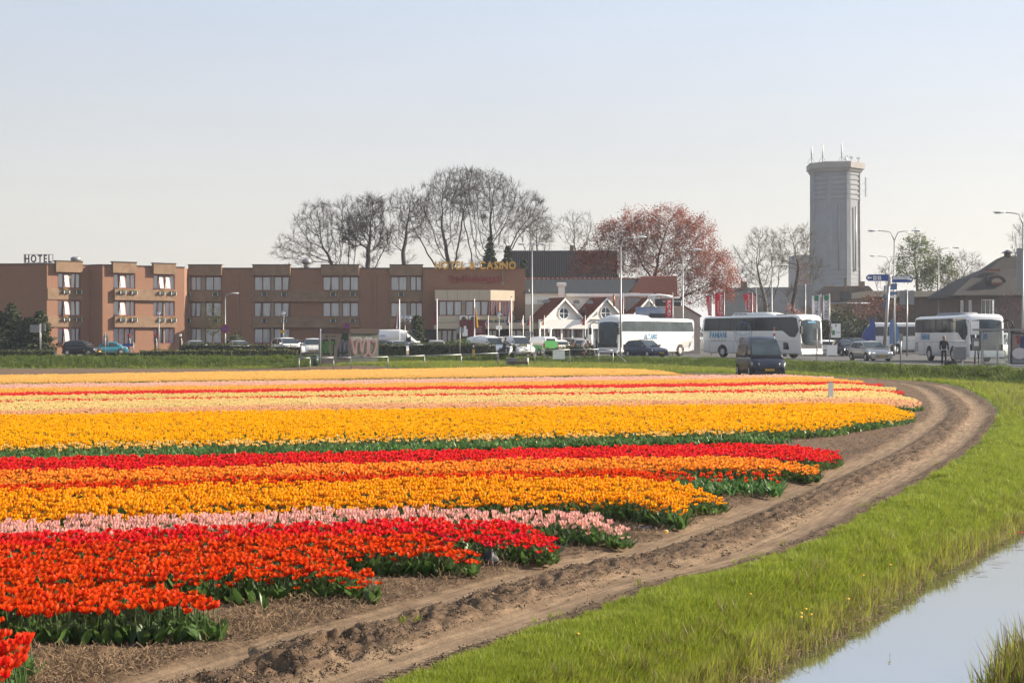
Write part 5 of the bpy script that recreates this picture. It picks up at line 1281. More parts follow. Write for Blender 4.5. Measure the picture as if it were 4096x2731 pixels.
bare_tree('bare_tree', 'tallest bare tree with a great domed crown behind the gold letters', G1, tbase(1910, 180), 5.0, [blob(1940, 790, 180, 155, 110), blob(2050, 850, 180, 130, 95), blob(1900, 740, 180, 125, 65), blob(2150, 900, 180, 75, 65), blob(1950, 950, 180, 100, 70)], 5, .58, 1250, .62, .85, 8., twigs=6, lean=(.5, 0))
bare_tree('bare_tree', 'smaller bare tree at the right foot of the domed tree', G1, tbase(2125, 190), 6.0, [blob(2135, 920, 190, 70, 85), blob(2160, 960, 190, 50, 70)], 6, .25, 420, .55, .8, 6., twigs=5, mats=(M_BARKL, M_TWIGL))
bare_tree('bare_tree', 'slender pale bare tree behind the dark roof', None, tbase(2309, 215), 7.0, [blob(2309, 925, 215, 80, 75), blob(2309, 980, 215, 55, 40)], 7, .22, 330, .7, 1.0, 7., twigs=3, mats=(M_BARKL, M_TWIGL), tip=.02)
M_BEECH = pm('copper_beech_leaf', (.30, .042, .02), .5, var=.3, scale=.35, col2=(.54, .135, .04), trans=.42)
bare_tree('copper_beech', 'great copper beech with red brown spring leaves behind the restaurant', None, tbase(2592, 172), 5.5, [blob(2640, 900, 172, 150, 60), blob(2520, 960, 172, 165, 85), blob(2740, 960, 172, 110, 80), blob(2800, 1080, 172, 120, 85), blob(2400, 1050, 172, 110, 60), blob(2640, 1040, 172, 170, 80), blob(2860, 1140, 172, 80, 75), blob(2790, 990, 172, 70, 45), blob(2450, 1080, 172, 170, 45), blob(2700, 1180, 172, 150, 50)], 8, .6, 1500, .6, .85, 7., (pm('beech_bark', (.05, .045, .042), .85, var=.3, scale=4), pm('beech_twig', (.07, .05, .045), .9, var=.3, scale=4)), twigs=2, leaves=(M_BEECH, 13, .10, .30, .72))
bare_tree('bare_tree', 'bare grey tree right of the copper beech, left one of the two before the tower', 'bare trees before the water tower', tbase(3062, 178), 5.0, [blob(3060, 980, 178, 80, 60), blob(2980, 1040, 178, 65, 50), blob(3020, 1110, 178, 95, 60), blob(3110, 1060, 178, 50, 80)], 9, .34, 760, .58, .85, 6., (M_BARKL, M_TWIGL), twigs=5)
bare_tree('bare_tree', 'bare tree overlapping the left edge of the water tower', 'bare trees before the water tower', tbase(3170, 176), 5.5, [blob(3190, 980, 176, 75, 70), blob(3140, 1020, 176, 50, 60), blob(3230, 1080, 176, 60, 70)], 10, .32, 620, .58, .85, 6., (M_BARK, M_TWIGL), twigs=5, leaves=(pm('yellow_bud', (.38, .30, .04), .6, var=.2, scale=1, trans=.4), 1, .12, .15, .05))
M_SPRING = pm('spring_leaf', (.12, .19, .035), .6, var=.25, scale=.5, col2=(.20, .25, .05), trans=.5)
bare_tree('spring_tree', 'airy tree with pale new green leaves right of the tower', None, tbase(3666, 205), 5.0, [blob(3672, 1000, 205, 52, 55), blob(3640, 1060, 205, 60, 60), blob(3700, 1090, 205, 55, 70)], 11, .3, 520, .6, .9, 6., (M_BARKL, M_TWIGL), twigs=3, leaves=(M_SPRING, 2, .17, .25, .75))
bare_tree('spring_tree', 'lower rounded tree with olive green leaves beside the airy tree', None, tbase(3745, 200), 4.0, [blob(3750, 1080, 200, 65, 60), blob(3790, 1120, 200, 55, 50), blob(3720, 1120, 200, 50, 50)], 12, .28, 480, .6, .9, 6., (M_BARK, M_TWIG), twigs=3, leaves=(pm('olive_leaf', (.10, .13, .03), .6, var=.3, scale=.5, col2=(.17, .19, .045), trans=.45), 2, .18, .25, .8))
bare_tree('bare_tree', 'pale bare tree beside the thatched roof', None, tbase(3829, 215), 5.0, [blob(3855, 1065, 215, 75, 50), blob(3820, 1110, 215, 50, 45), blob(3890, 1090, 215, 45, 40)], 13, .26, 450, .6, .85, 6., (M_BARKL, M_TWIGL), twigs=5)
bare_tree('bare_tree', 'bare tree at the right frame edge beyond the thatched house', None, tbase(4115, 190), 6.0, [blob(4110, 970, 190, 60, 100), blob(4085, 1040, 190, 45, 40)], 14, .3, 420, .6, .85, 6., (M_BARKL, M_TWIGL), twigs=5)
bare_tree('bare_tree', 'thin bare tree behind the blue arrow signs', None, tbase(3540, 195), 4.0, [blob(3540, 1110, 195, 55, 50)], 15, .12, 150, .6, .9, 6., (M_BARKL, M_TWIGL), twigs=4, twig_len=.8)
bare_tree('young_tree', 'young slim tree with thin yellow green leaves before the hotel wing', None, tbase(848, 138, .9), 1.2, [blob(855, 1280, 138, 45, 50), blob(860, 1320, 138, 40, 40)], 16, .09, 260, .28, .4, 3., (M_BARKL, M_TWIG), twigs=3, twig_len=.5, tip=.012, leaves=(pm('thin_spring_leaf', (.17, .20, .05), .6, var=.3, scale=1, trans=.5), 2, .07, .12, .8), lim=.03)
M_RTWIG = pm('red_shrub_leaf', (.20, .05, .03), .6, var=.35, scale=.8, col2=(.34, .10, .06), trans=.4)
bare_tree('red_shrub', 'reddish brown shrub behind the blue drop signs', None, tbase(3500, 168), .8, [blob(3510, 1235, 168, 105, 52), blob(3460, 1265, 168, 80, 45), blob(3580, 1260, 168, 60, 50)], 17, .14, 420, .4, .6, 5., (M_BARK, M_TWIG), twigs=4, twig_len=.8, leaves=(M_RTWIG, 2, .13, .2, .9), lim=.05)
bare_tree('red_shrub', 'bare reddish shrub before the thatched house', None, tbase(4040, 150), .8, [blob(4040, 1230, 150, 60, 70), blob(4000, 1260, 150, 40, 50)], 18, .10, 330, .35, .55, 4., (M_BARK, M_TWIG), twigs=4, twig_len=.7, tip=.014, leaves=(pm('red_bud', (.30, .06, .04), .6, var=.3, scale=1, trans=.3), 1, .08, .12, .4), lim=.05)
bare_tree('blossom_shrub', 'shrub with pale pink blossom under the two bare trees', None, tbase(3180, 165), .6, [blob(3175, 1262, 165, 45, 30)], 19, .08, 160, .35, .5, 4., (M_BARK, M_TWIG), twigs=4, twig_len=.5, leaves=(pm('pink_blossom', (.55, .28, .24), .7, var=.25, scale=1, trans=.4), 3, .10, .2, .9), lim=.03)
M_NEEDLE = pm('conifer_needles', (.018, .042, .018), .8, var=.4, scale=1.5, col2=(.045, .075, .03), trans=.15)
def conifer(name, label, base, h, r0, seed, n=90, sz=.3, mat=None, group=None, shape=1.0, low=.12):
 rg = np.random.default_rng(seed); t = thing(name, label, 'tree', base, 0, group)
 b = MB(); b.tube([(0, 0, 0), (0, 0, h * .97)], [max(.06, h * .017), .02], 7); b.build('trunk', M_BARK, t)
 C = []
 for k in range(n):
  q = rg.random() ** .8; z = h * (low + (1 - low) * q); rr = r0 * (1 - q) ** shape + .12; a = rg.random() * 6.28; L = rr * rg.uniform(.65, 1.15)
  m = max(6, int(L * 14)); s = np.sqrt(rg.random(m)); C.append(np.stack([np.cos(a) * s * L, np.sin(a) * s * L, z - .22 * s * s * L + .05 * L], -1) + rg.normal(0, .10 * max(L, .6), (m, 3)) * [1, 1, .35])
 leaf_cloud('crown', np.concatenate(C), sz, mat or M_NEEDLE, t, rg, .45); return t
conifer('conifer', 'dark conifer with a pointed top behind the letters, taller of two', tbase(1960, 164), wz(948, 164) - .8, 3.0, 31, 330, .28)
conifer('conifer', 'dark conifer right of the pointed one beside the dark roof', tbase(2030, 166), wz(985, 166) - .8, 3.0, 32, 330, .28)
conifer('conifer', 'low conifer before the left end of the dark roof', tbase(2095, 168), wz(1035, 168) - .8, 2.2, 33, 240, .26)
M_CYP = pm('cypress_foliage', (.025, .05, .014), .8, var=.4, scale=1.5, col2=(.07, .095, .025), trans=.2)
for k, (x, d, yt, r0, lab) in enumerate([(160, 134, 1243, 1.5, 'dark green cypress nearest the lit hotel corner'), (115, 135, 1268, 1.6, 'second cypress from the lit hotel corner'), (45, 134, 1215, 1.7, 'tall feathery cypress near the left frame edge'), (-10, 134, 1240, 1.7, 'cypress cut by the left frame edge')]):
 conifer('cypress', lab, tbase(x, d, .9), wz(yt, d) - .9, r0, 40 + k, 330, .17, M_CYP, 'cypresses before the left hotel wall', .55, .0)
conifer('cypress', 'dark columnar cypress beside the white van at the entrance block', tbase(1668, 146, .9), wz(1262, 146) - .9, .95, 47, 300, .14, M_CYP, None, .45, .0)
def bush(name, label, c, r, seed, mat=M_GFOL, n=900, sz=.10, group=None, cat='bush'):
 rg = np.random.default_rng(seed); t = thing(name, label, cat, (c[0], c[1], c[2]), 0, group)
 d = rg.normal(size=(n, 3)); d /= np.linalg.norm(d, axis=1)[:, None]; d[:, 2] = np.abs(d[:, 2]) * 1.0; p = d * (rg.random(n)[:, None] ** .25) * np.array(r) * (1 + .12 * np.sin(d[:, :1] * 7 + d[:, 1:2] * 5))
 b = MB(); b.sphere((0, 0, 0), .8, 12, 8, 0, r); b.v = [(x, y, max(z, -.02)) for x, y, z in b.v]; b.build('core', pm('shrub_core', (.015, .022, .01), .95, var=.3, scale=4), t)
 leaf_cloud('foliage', p, sz, mat, t, rg); return t
bush('round_bush', 'dark round bush before the hotel between two silver cars', (wx(940, 143), 143, .9), (1.45, 1.2, 2.35), 61)
M_LIME = pm('lime_foliage', (.09, .15, .02), .7, var=.3, scale=2, col2=(.18, .24, .03), trans=.3)
bush('clipped_bush', 'small clipped dome bush, bright green, left of the white minivan', (wx(1794, 136), 136, .9), (.85, .85, 1.4), 62, M_LIME)
bush('clipped_bush', 'broad clipped dome bush, bright green, before the white minivan', (wx(1850, 136), 136, .9), (1.35, 1.2, 1.65), 63, M_LIME, 1300)
bush('round_bush', 'tiny round bush by the second brick wing behind the teal car', (wx(455, 143), 143, .9), (.4, .4, 1.2), 64, n=350)
bush('round_bush', 'small round bush by the charging post at the wing corner', (wx(762, 143), 143, .9), (.5, .5, 1.5), 65, n=350)
bush('dark_shrub', 'tall dark evergreen shrub left of the reddish shrub', (wx(3360, 165), 165, .8), (3.2, 2, 5.4), 66, M_CYP, 2600, .2)
bush('dark_shrub', 'dark evergreen shrub under the tiled house roof', (wx(3430, 170), 170, .8), (3.0, 2, 4.8), 67, M_CYP, 2200, .2)
bush('dark_shrub', 'low dark shrub behind the white banners', (wx(3290, 166), 166, .8), (2.2, 2, 4.3), 68, M_CYP, 1500, .2)
bush('dark_shrub', 'brown green shrub under the bare trees beside the grey sign back', (wx(3130, 168), 168, .8), (2.6, 2, 3.6), 69, pm('brown_foliage', (.10, .05, .03), .8, var=.4, scale=2, col2=(.09, .10, .04), trans=.3), 1500, .16)
M_HEDGE = pm('hedge_leaf', (.05, .07, .018), .75, var=.35, scale=1.2, col2=(.13, .15, .035), trans=.3)
M_HEDGEY = pm('hedge_leaf_light', (.11, .13, .03), .75, var=.35, scale=1.2, col2=(.20, .21, .05), trans=.35)
def hedge(label, x0, x1, d, ztop, depth=.9, seed=0, mat=None, zb=.85, dens=150, ragged=.10, sz=.075):
 X0, X1 = wx(x0, d), wx(x1, d); rg = np.random.default_rng(seed); Lh = X1 - X0; H = ztop - zb
 t = thing('hedge', label, 'hedge', ((X0 + X1) / 2, d, zb), 0, 'clipped hedges round the hotel car park')
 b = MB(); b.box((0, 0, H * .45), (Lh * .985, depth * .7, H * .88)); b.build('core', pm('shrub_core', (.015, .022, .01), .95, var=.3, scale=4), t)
 n = int(dens * Lh * (H + depth)); f = rg.random(n); x = rg.uniform(-Lh / 2, Lh / 2, n)
 top = f < depth / (H + depth); y = np.where(top, rg.uniform(-depth / 2, depth / 2, n), -depth / 2 + rg.normal(0, .05, n)); z = np.where(top, H + rg.normal(0, .05, n), rg.uniform(0, H, n))
 z = z * (1 + ragged * (np.sin(x * 1.7 + seed) * .5 + np.sin(x * 4.1) * .4));
 leaf_cloud('foliage', np.stack([x, y, z], -1), sz, mat or M_HEDGE, t, rg); return t
def zt(y, d): return wz(y, d)
hedge('clipped hedge in front of the cypresses at the left frame edge', -120, 225, 124.5, zt(1403, 124.5), seed=1, ragged=.04)
hedge('hedge before the first silver car under the hotel', 727, 905, 131, zt(1376, 131), seed=2)
hedge('hedge before the second silver car and the white off-roader', 905, 1075, 131, zt(1378, 131), seed=3)
hedge('thin hedge letting a white off-roader show through', 1075, 1205, 131, zt(1382, 131), seed=4, dens=60)
hedge('low light green hedge by the left lamp post', 560, 930, 126.5, zt(1402, 126.5), .7, 5, M_HEDGEY, ragged=.18)
hedge('low ragged hedge along the top of the bank left of the gate', 935, 1190, 125.5, zt(1400, 125.5), .7, 6, M_HEDGEY, ragged=.22)
hedge('sparse young hedge behind the bank before the teal car', 330, 560, 125.5, zt(1409, 125.5), .5, 7, M_HEDGEY, dens=45, ragged=.35)
hedge('tall clipped hedge right of the graffiti hut', 1512, 1625, 129, zt(1377, 129), 1.0, 8, ragged=.03)
hedge('long clipped hedge before the silver hatchback and the dome bushes', 1636, 1800, 129, zt(1374, 129), 1.0, 9, ragged=.03)
hedge('clipped hedge before the small white vans', 1800, 1985, 128.5, zt(1377, 128.5), 1.0, 10, ragged=.04)
hedge('hedge piece before the second small white van', 2040, 2108, 129.5, zt(1380, 129.5), 1.0, 11)
hedge('low hedge before the white hatchback', 2180, 2275, 132, zt(1392, 132), .8, 12, ragged=.12)
hedge('hedge piece behind the cyclist left of the first coach', 2262, 2378, 134, zt(1383, 134), .8, 13)
# ================================================================ water tower and the buildings on the right
M_CONC = pm('tower_concrete', (.35, .37, .405), .92, var=.10, scale=.35, bump=.2, bscale=6)
M_CONCD = pm('tower_concrete_dark', (.34, .355, .385), .92, var=.10, scale=.5)
TD = 300.0; ts = TD / FPX
tx, tz0 = wx(3341, TD + 6), .8
tower = thing('water_tower', 'tall octagonal grey concrete water tower with antennas on its flat rim', 'water tower', (tx, TD + 6, tz0))
def octa(r, z, rot=R(22.5 - 5), n=8): return [(r * math.cos(2 * PI * k / n + rot), r * math.sin(2 * PI * k / n + rot), z) for k in range(n)]
hT = wz(672, TD) - tz0
b = MB(); b.loft([octa(5.75, 0), octa(5.55, hT * .3), octa(5.4, hT * .75), octa(5.4, hT)], 0, True); b.build('shaft', M_CONC, tower)
for k in range(8):
 b = MB(); a = 2 * PI * k / 8 + R(17.5); ca, sa = math.cos(a), math.sin(a)
 ring = lambda r, z, w: [(r * ca - w * sa, r * sa + w * ca, z), (r * ca + w * sa, r * sa - w * ca, z), ((r - 1.0) * ca + w * sa, (r - 1.0) * sa - w * ca, z), ((r - 1.0) * ca - w * sa, (r - 1.0) * sa + w * ca, z)]
 b.loft([ring(5.86, 0, .62), ring(5.64, hT * .3, .5), ring(5.49, hT * .75, .48), ring(5.49, hT, .48)]); b.build('rib', M_CONCD, tower)
for z0, n, st in ((hT - 6.6, 6, 1.05), (hT - 26.0 + .2, 5, .98)):
 for i in range(n):
  b = MB(); z = z0 + i * st; b.loft([octa(5.44, z), octa(5.56, z + .12), octa(5.56, z + .5), octa(5.44, z + .62)], 0, False); b.build('ledge', M_CONCD, tower)
b = MB(); b.loft([octa(5.7, hT - .6), octa(6.0, hT - .25), octa(6.0, hT + .1), octa(6.4, hT + .12), octa(6.45, hT + 1.35), octa(6.3, hT + 1.5)], 0, True); b.build('rim', pm('rim_concrete', (.44, .41, .39), .9, var=.12, scale=.5), tower)
for k, (a, m) in enumerate(((17.5 + 247.5, .55), (17.5 + 292.5, .9))):
 b = MB(); a = R(a); b.cyl((5.35 * math.cos(a), 5.35 * math.sin(a), hT - 22), (5.35 * math.cos(a), 5.35 * math.sin(a), hT - 8), .16, n=8); b.build('drain_pipe', M_METAL, tower)
def antenna(x, ytop, ybase, label, w=.18):
 px = wx(x, TD); t = thing('antenna', label, 'antenna', (px, TD + 1.5, wz(ybase, TD)), 0, 'antennas on the water tower')
 h = wz(ytop, TD) - wz(ybase, TD); b = MB(); b.cyl((0, 0, 0), (0, 0, h), .07, n=8); b.build('mast', M_METAL, t)
 b = MB(); b.cyl((0, 0, h * .42), (0, 0, h), w, n=10); b.build('panel', M_WPAINT, t)
 b = MB(); b.tube([(0, 0, h * .4), (.9, .6, 0)], .04, 5); b.build('stay', M_METAL, t); b = MB(); b.tube([(0, 0, h * .4), (-.8, .6, 0)], .04, 5); b.build('stay', M_METAL, t)
antenna(3252, 584, 650, 'left antenna mast on the rim of the water tower')
antenna(3296, 575, 648, 'thin middle antenna mast on the rim of the water tower', .13)
antenna(3373, 573, 648, 'thick white antenna mast right of the middle of the tower top')
t = thing('antenna', 'cluster of small round dishes on the right of the tower top', 'antenna', (wx(3402, TD), TD + 1.5, wz(646, TD)))
for k, (x, h) in enumerate(((-.5, 1.2), (.5, 1.2), (2.0, 1.0))):
 b = MB(); b.cyl((x, 0, 0), (x, 0, h), .06, n=6); b.cyl((x - .25, 0, h * .9), (x + .25, 0, h * .9), .05, n=6); b.cyl((x - .25, 0, h * .6), (x - .25, 0, h * 1.3), .06, n=6); b.cyl((x + .25, 0, h * .6), (x + .25, 0, h * 1.3), .06, n=6); b.build('mast', M_METAL, t)
b = MB(); b.sphere((-.7, -.2, .7), .4, 10, 8, 0, (1, .4, 1)); b.build('dish', M_WPAINT, t)
b = MB(); b.box((tx + 6.6, TD + 6, wz(737, TD)), (.3, .3, 4.2)); b.box((tx + 6.3, TD + 6, wz(722, TD)), (.9, .1, .1)); b.box((tx + 6.3, TD + 6, wz(752, TD)), (.9, .1, .1))
b.build('panel_antenna', M_WPAINT, tower, True)
t = thing('apartment_block', 'far pale and pink apartment block half hidden left of the tower', 'building', (wx(3210, 420), 420, .8))
b = MB(); x0, x1 = wx(3180, 420), wx(3262, 420); z1 = wz(1020, 420); b.para((x0, 420, .8), (x1 - x0, 0, 0), (0, 10, 0), (0, 0, z1 - .8)); b.build('wall', pm('pale_block', (.36, .33, .35), .9, var=.1, scale=.3), t, True)
cols = [pm('panel_ochre', (.42, .26, .14), .9, var=.1, scale=1), pm('panel_pink', (.42, .16, .17), .9, var=.1, scale=1), pm('panel_mauve', (.32, .2, .28), .9, var=.1, scale=1)]
for r in range(5):
 for c in range(3):
  b = MB(); b.box((x0 + (c + .5) * (x1 - x0) / 3, 419.9, wz(1060 + r * 22, 420)), ((x1 - x0) / 3.3, .2, 1.3)); b.build('wall_panel', cols[(r + c) % 3], t, True)
d = 215.; hs = thing('tiled_house', 'house with a low brown tiled hipped roof in front of the water tower', 'house', (wx(3390, d), d + 3, .8))
ze, zr = wz(1212, d), wz(1140, d); xl, xr = wx(3235, d), wx(3540, d)
tiled('roof', [(xl, d, ze), (xr, d, ze), (wx(3475, d + 4), d + 4, zr), (wx(3298, d + 4), d + 4, zr)], 40, 16, pm('brown_pantile', (.12, .085, .065), .8, var=.3, scale=3), hs, .06)
b = MB(); b.add([(xr, d, ze), (xr, d + 8, ze), (wx(3475, d + 4), d + 4, zr)], [(0, 1, 2)]); b.add([(xl, d + 8, ze), (xl, d, ze), (wx(3298, d + 4), d + 4, zr)], [(0, 1, 2)]); b.build('hip', pm('brown_pantile', (0, 0, 0)), hs, True)
b = MB(); b.para((xl + .4, d + .5, .8), (xr - xl - .8, 0, 0), (0, 7, 0), (0, 0, ze - .85)); b.build('wall', M_BRICKD, hs, True)
for x, y0, y1, w in ((3380, 1182, 1110, .3), (3447, 1150, 1123, .75)):
 b = MB(); b.box((wx(x, d + 2.5), d + 2.5, (wz(y0, d) + wz(y1, d)) / 2), (w, w, wz(y1, d) - wz(y0, d))); b.build('chimney', M_BRICKD, hs, True)
b = MB(); b.box((wx(3380, d + .4), d + .4, wz(1182, d)), (1.1, .8, 1.3)); b.build('dormer', M_DMETAL, hs, True)
t = thing('grey_house', 'house with a grey slate roof behind the red banners', 'house', (wx(2990, 200), 200, .8))
d = 200.; b = MB(); b.add([(wx(2900, d), d, wz(1290, d)), (wx(3105, d), d, wz(1290, d)), (wx(3060, d), d + 5, wz(1146, d)), (wx(2925, d), d + 5, wz(1146, d))], [(0, 1, 2, 3)]); b.add([(wx(2925, d), d + 5.1, wz(1146, d)), (wx(3060, d), d + 5.1, wz(1146, d)), (wx(3105, d), d + 10, wz(1290, d)), (wx(2900, d), d + 10, wz(1290, d))], [(0, 1, 2, 3)]); b.build('roof', M_SLATE, t, True)
b = MB(); b.para((wx(2910, d), d + .4, .8), (wx(3095, d) - wx(2910, d), 0, 0), (0, 8, 0), (0, 0, wz(1292, d) - .8)); b.build('wall', M_WHITE, t, True)
b = MB(); b.box((wx(2975, d + 5), d + 5, wz(1138, d)), (.8, .8, 1.2)); b.build('chimney', M_BRICKD, t, True)
t = thing('hall', 'long pale low hall behind the two bare trees', 'building', (wx(3110, 230), 230, .8))
b = MB(); b.para((wx(3020, 230), 230, .8), (wx(3260, 230) - wx(3020, 230), 0, 0), (0, 8, 0), (0, 0, wz(1160, 230) - .8)); b.build('wall', pm('grey_cladding', (.42, .43, .46), .8, var=.06, scale=.6), t, True)
b = MB(); b.para((wx(3015, 230), 229.7, wz(1161, 230)), (wx(3265, 230) - wx(3015, 230), 0, 0), (0, 8.5, 0), (0, 0, .5)); b.build('roof_edge', M_METAL, t, True)
d = 175.; fb = thing('flat_building', 'low brick building with a broad pale roof edge left of the thatched house', 'building', (wx(3660, d), d, .8))
b = MB(); b.para((wx(3470, d), d - .8, wz(1187, d)), (wx(3850, d) - wx(3470, d), 0, 0), (0, 9, 0), (0, 0, wz(1164, d) - wz(1187, d))); b.build('roof_edge', M_CREAM, fb, True)
bw = MB(); x0 = wx(3480, d); wl = wx(3850, d) - x0; zt0 = wz(1188, d)
hl = [(4.8, 6.4, 1.4, 3.9), (6.7, 8.3, 1.4, 3.9), (9.3, 10.2, 1.0, 3.6)]; wall(bw, (x0, d, .8), (1, 0, 0), wl, .8, zt0, hl, .25); bw.build('wall', pm('dark_brick', (.14, .10, .085), .92, var=.2, scale=2), fb, True)
for a, c, z0, z1 in hl: window(fb, (x0, d, .8), (1, 0, 0), a, c, z0, z1, 2, None, .2, .08, M_DMETAL)
d = 160.; th = thing('thatched_house', 'dark brick house with a steep grey thatched roof, eyebrow dormer and ridge turret', 'house', (wx(3980, d), d, .8))
M_THATCH = pm('grey_thatch', (.05, .044, .042), .95, var=.3, scale=3, bump=.6, bscale=18, stretch=(1, 1, .3))
ze = wz(1180, d)
bw = MB(); x0 = wx(3838, d); wl = wx(4170, d) - x0; hl = [(.1, .45, 2.0, ze - .6), (1.05, 1.4, 2.0, ze - .6), (2.5, 4.0, 2.3, ze - .5), (7.2, 8.0, 1.4, 3.0)]
wall(bw, (x0, d, .8), (1, 0, 0), wl, .8, ze + .3, hl, .2); bw.build('wall', pm('dark_brick', (0, 0, 0)), th, True)
for a, c, z0, z1 in hl: window(th, (x0, d, .8), (1, 0, 0), a, c, z0, z1, 1 if c - a < .5 else 3, None, .12, .06, M_WPAINT, curtain=c - a < .5)
def P(x, y, dd=0.): return (wx(x, d + dd), d + dd, wz(y, d + dd))
b = MB(); rings = []
def rr_(x0, x1, y, d0, d1): m = d + (d0 if y > 1150 else d0 * .7 + d1 * .3); a, c, z = wx(x0, m), wx(x1, m), wz(y, m); return [(a, d + d0, z), (c, d + d0, z), (c, d + d1, z), (a, d + d1, z)]
b.loft([rr_(3808, 4260, 1187, -.9, 9), rr_(3810, 4260, 1180, -.9, 9), rr_(3868, 4215, 1112, 1.6, 7.4), rr_(3945, 4150, 1078, 2.6, 6.4), rr_(4000, 4085, 1033, 3.7, 5.2), rr_(4020, 4055, 1024, 4.0, 4.8)], 0, True, False); b.build('thatched_roof', M_THATCH, th, True)
b = MB(); b.cyl(P(4030, 1030, 4.2), P(4030, 1013, 4.2), .45, .36, 10); b.loft([[(wx(4030, d + 4.2) + r * math.cos(k * PI / 5), d + 4.2 + r * math.sin(k * PI / 5), wz(y, d + 4.2)) for k in range(10)] for r, y in ((.75, 1012), (.1, 1000))], 0, True); b.build('ridge_turret', M_DMETAL, th, True)
b = MB(); b.tube([P(4062, 1011, 4.2), P(4140, 1011, 4.2)], .06, 6); b.build('rod', M_DMETAL, th, True)
b = MB(); b.box(P(3970, 1080, 2.0), (1.7, .4, .22)); b.build('ridge_tiles', M_RTILE, th, True)
b = MB(); c0 = Vector(P(3987, 1130, .2)); arc = [c0 + Vector((1.05 * math.cos(PI * k / 10), 0, .85 * math.sin(PI * k / 10))) for k in range(11)]; b.loft([[p + Vector((0, 0, 0)) for p in arc], [p + Vector((0, 2.2, .1)) for p in arc]], 0, True, True); b.build('eyebrow_dormer', M_THATCH, th, True)
b = MB(); arc = [c0 + Vector((.62 * math.cos(PI * k / 10), -.06, .5 * math.sin(PI * k / 10))) for k in range(11)]; b.prism(arc, (0, .1, 0)); b.build('dormer_window', M_PIER, th, True)
b = MB(); b.box((c0.x, c0.y - .05, c0.z - .14), (1.3, .14, .22)); b.build('dormer_sill', M_RTILE, th, True)
rg = np.random.default_rng(99); n = 26000; X = rg.uniform(-700, 900, n); hmax = 5 + 5 * vnoise(X * .02, X * 0, 3) + 3 * vnoise(X * .11, X * 0, 4)
o = leaf_cloud('treeline', np.stack([X, 620 + rg.normal(0, 8, n), .8 + hmax * rg.random(n) ** .7], -1), 1.3, pm('far_foliage', (.06, .07, .045), .9, var=.3, scale=.05), None, rg); o['kind'] = 'stuff'; o['label'] = 'far line of trees along the horizon'
# ================================================================ vehicles
def paint(name, col, metal=0., rough=.35): return pm('paint_' + name, col, rough, metal=metal, var=.03, scale=2, coat=.7 if sum(col) > .6 else .22, spec=.5 if sum(col) > .6 else .35)
P_WHITE = paint('white', (.70, .69, .67)); P_SILVER = paint('silver', (.60, .60, .60), .55, .3); P_BLACK = paint('black', (.012, .012, .015)); P_TEAL = paint('teal', (.02, .26, .36), .2)
P_NAVY = paint('navy', (.010, .014, .04)); P_BLUEG = paint('blue_grey', (.06, .075, .13), .2); P_DKRED = paint('dark_red', (.12, .06, .06)); P_GREEN = paint('green', (.10, .45, .12)); P_CHAMP = paint('champagne', (.56, .52, .48), .5, .3); P_DKGREY = paint('dark_grey', (.05, .055, .06), .3)
M_VGLASS = pm('vehicle_glass', (.03, .042, .055), .06, var=.1, scale=1, spec=.5)
M_VGLASSL = pm('vehicle_glass_light', (.06, .085, .10), .06, var=.35, scale=1.2, spec=.3)
M_TYRE = pm('tyre', (.02, .02, .02), .85, var=.2, scale=8)
M_RIM = pm('wheel_rim', (.50, .50, .51), .35, metal=.6, var=.08, scale=6)
M_HLAMP = pm('headlight_glass', (.72, .73, .74), .08, var=.1, scale=8, spec=.9)
M_TLAMP = pm('tail_light_glass', (.40, .015, .015), .2, var=.1, scale=8)
M_PLATE = pm('yellow_plate', (.75, .45, .02), .5, var=.04, scale=6)
M_TRIM = pm('black_trim', (.025, .025, .027), .6, var=.15, scale=6)
def wheel(parent, x, y, r, w, mat=None):
 s = 1 if y > 0 else -1; n = 18
 b = MB(); prof = [(r * .62, 0), (r * .9, 0), (r, .2), (r, .8), (r * .9, 1), (r * .62, 1)]
 b.loft([[(rr * math.cos(2 * PI * k / n), s * w * (q - .5), rr * math.sin(2 * PI * k / n)) for k in range(n)] for rr, q in prof], 0, True, True)
 t = b.build('wheel', M_TYRE, parent); t.location = (x, y, r)
 b = MB(); b.cyl((0, s * w * .44, 0), (0, s * w * .53, 0), r * .60, r * .52, n); b.cyl((0, s * w * .53, 0), (0, s * w * .58, 0), r * .16, r * .12, 8)
 b.build('rim', mat or M_RIM, t)
 b = MB()
 for k in range(5):
  a = 2 * PI * k / 5 + .3; b.box((math.cos(a) * r * .38, s * w * .535, math.sin(a) * r * .38), (r * .14, w * .03, r * .14))
 b.build('rim_hole', M_TRIM, t)
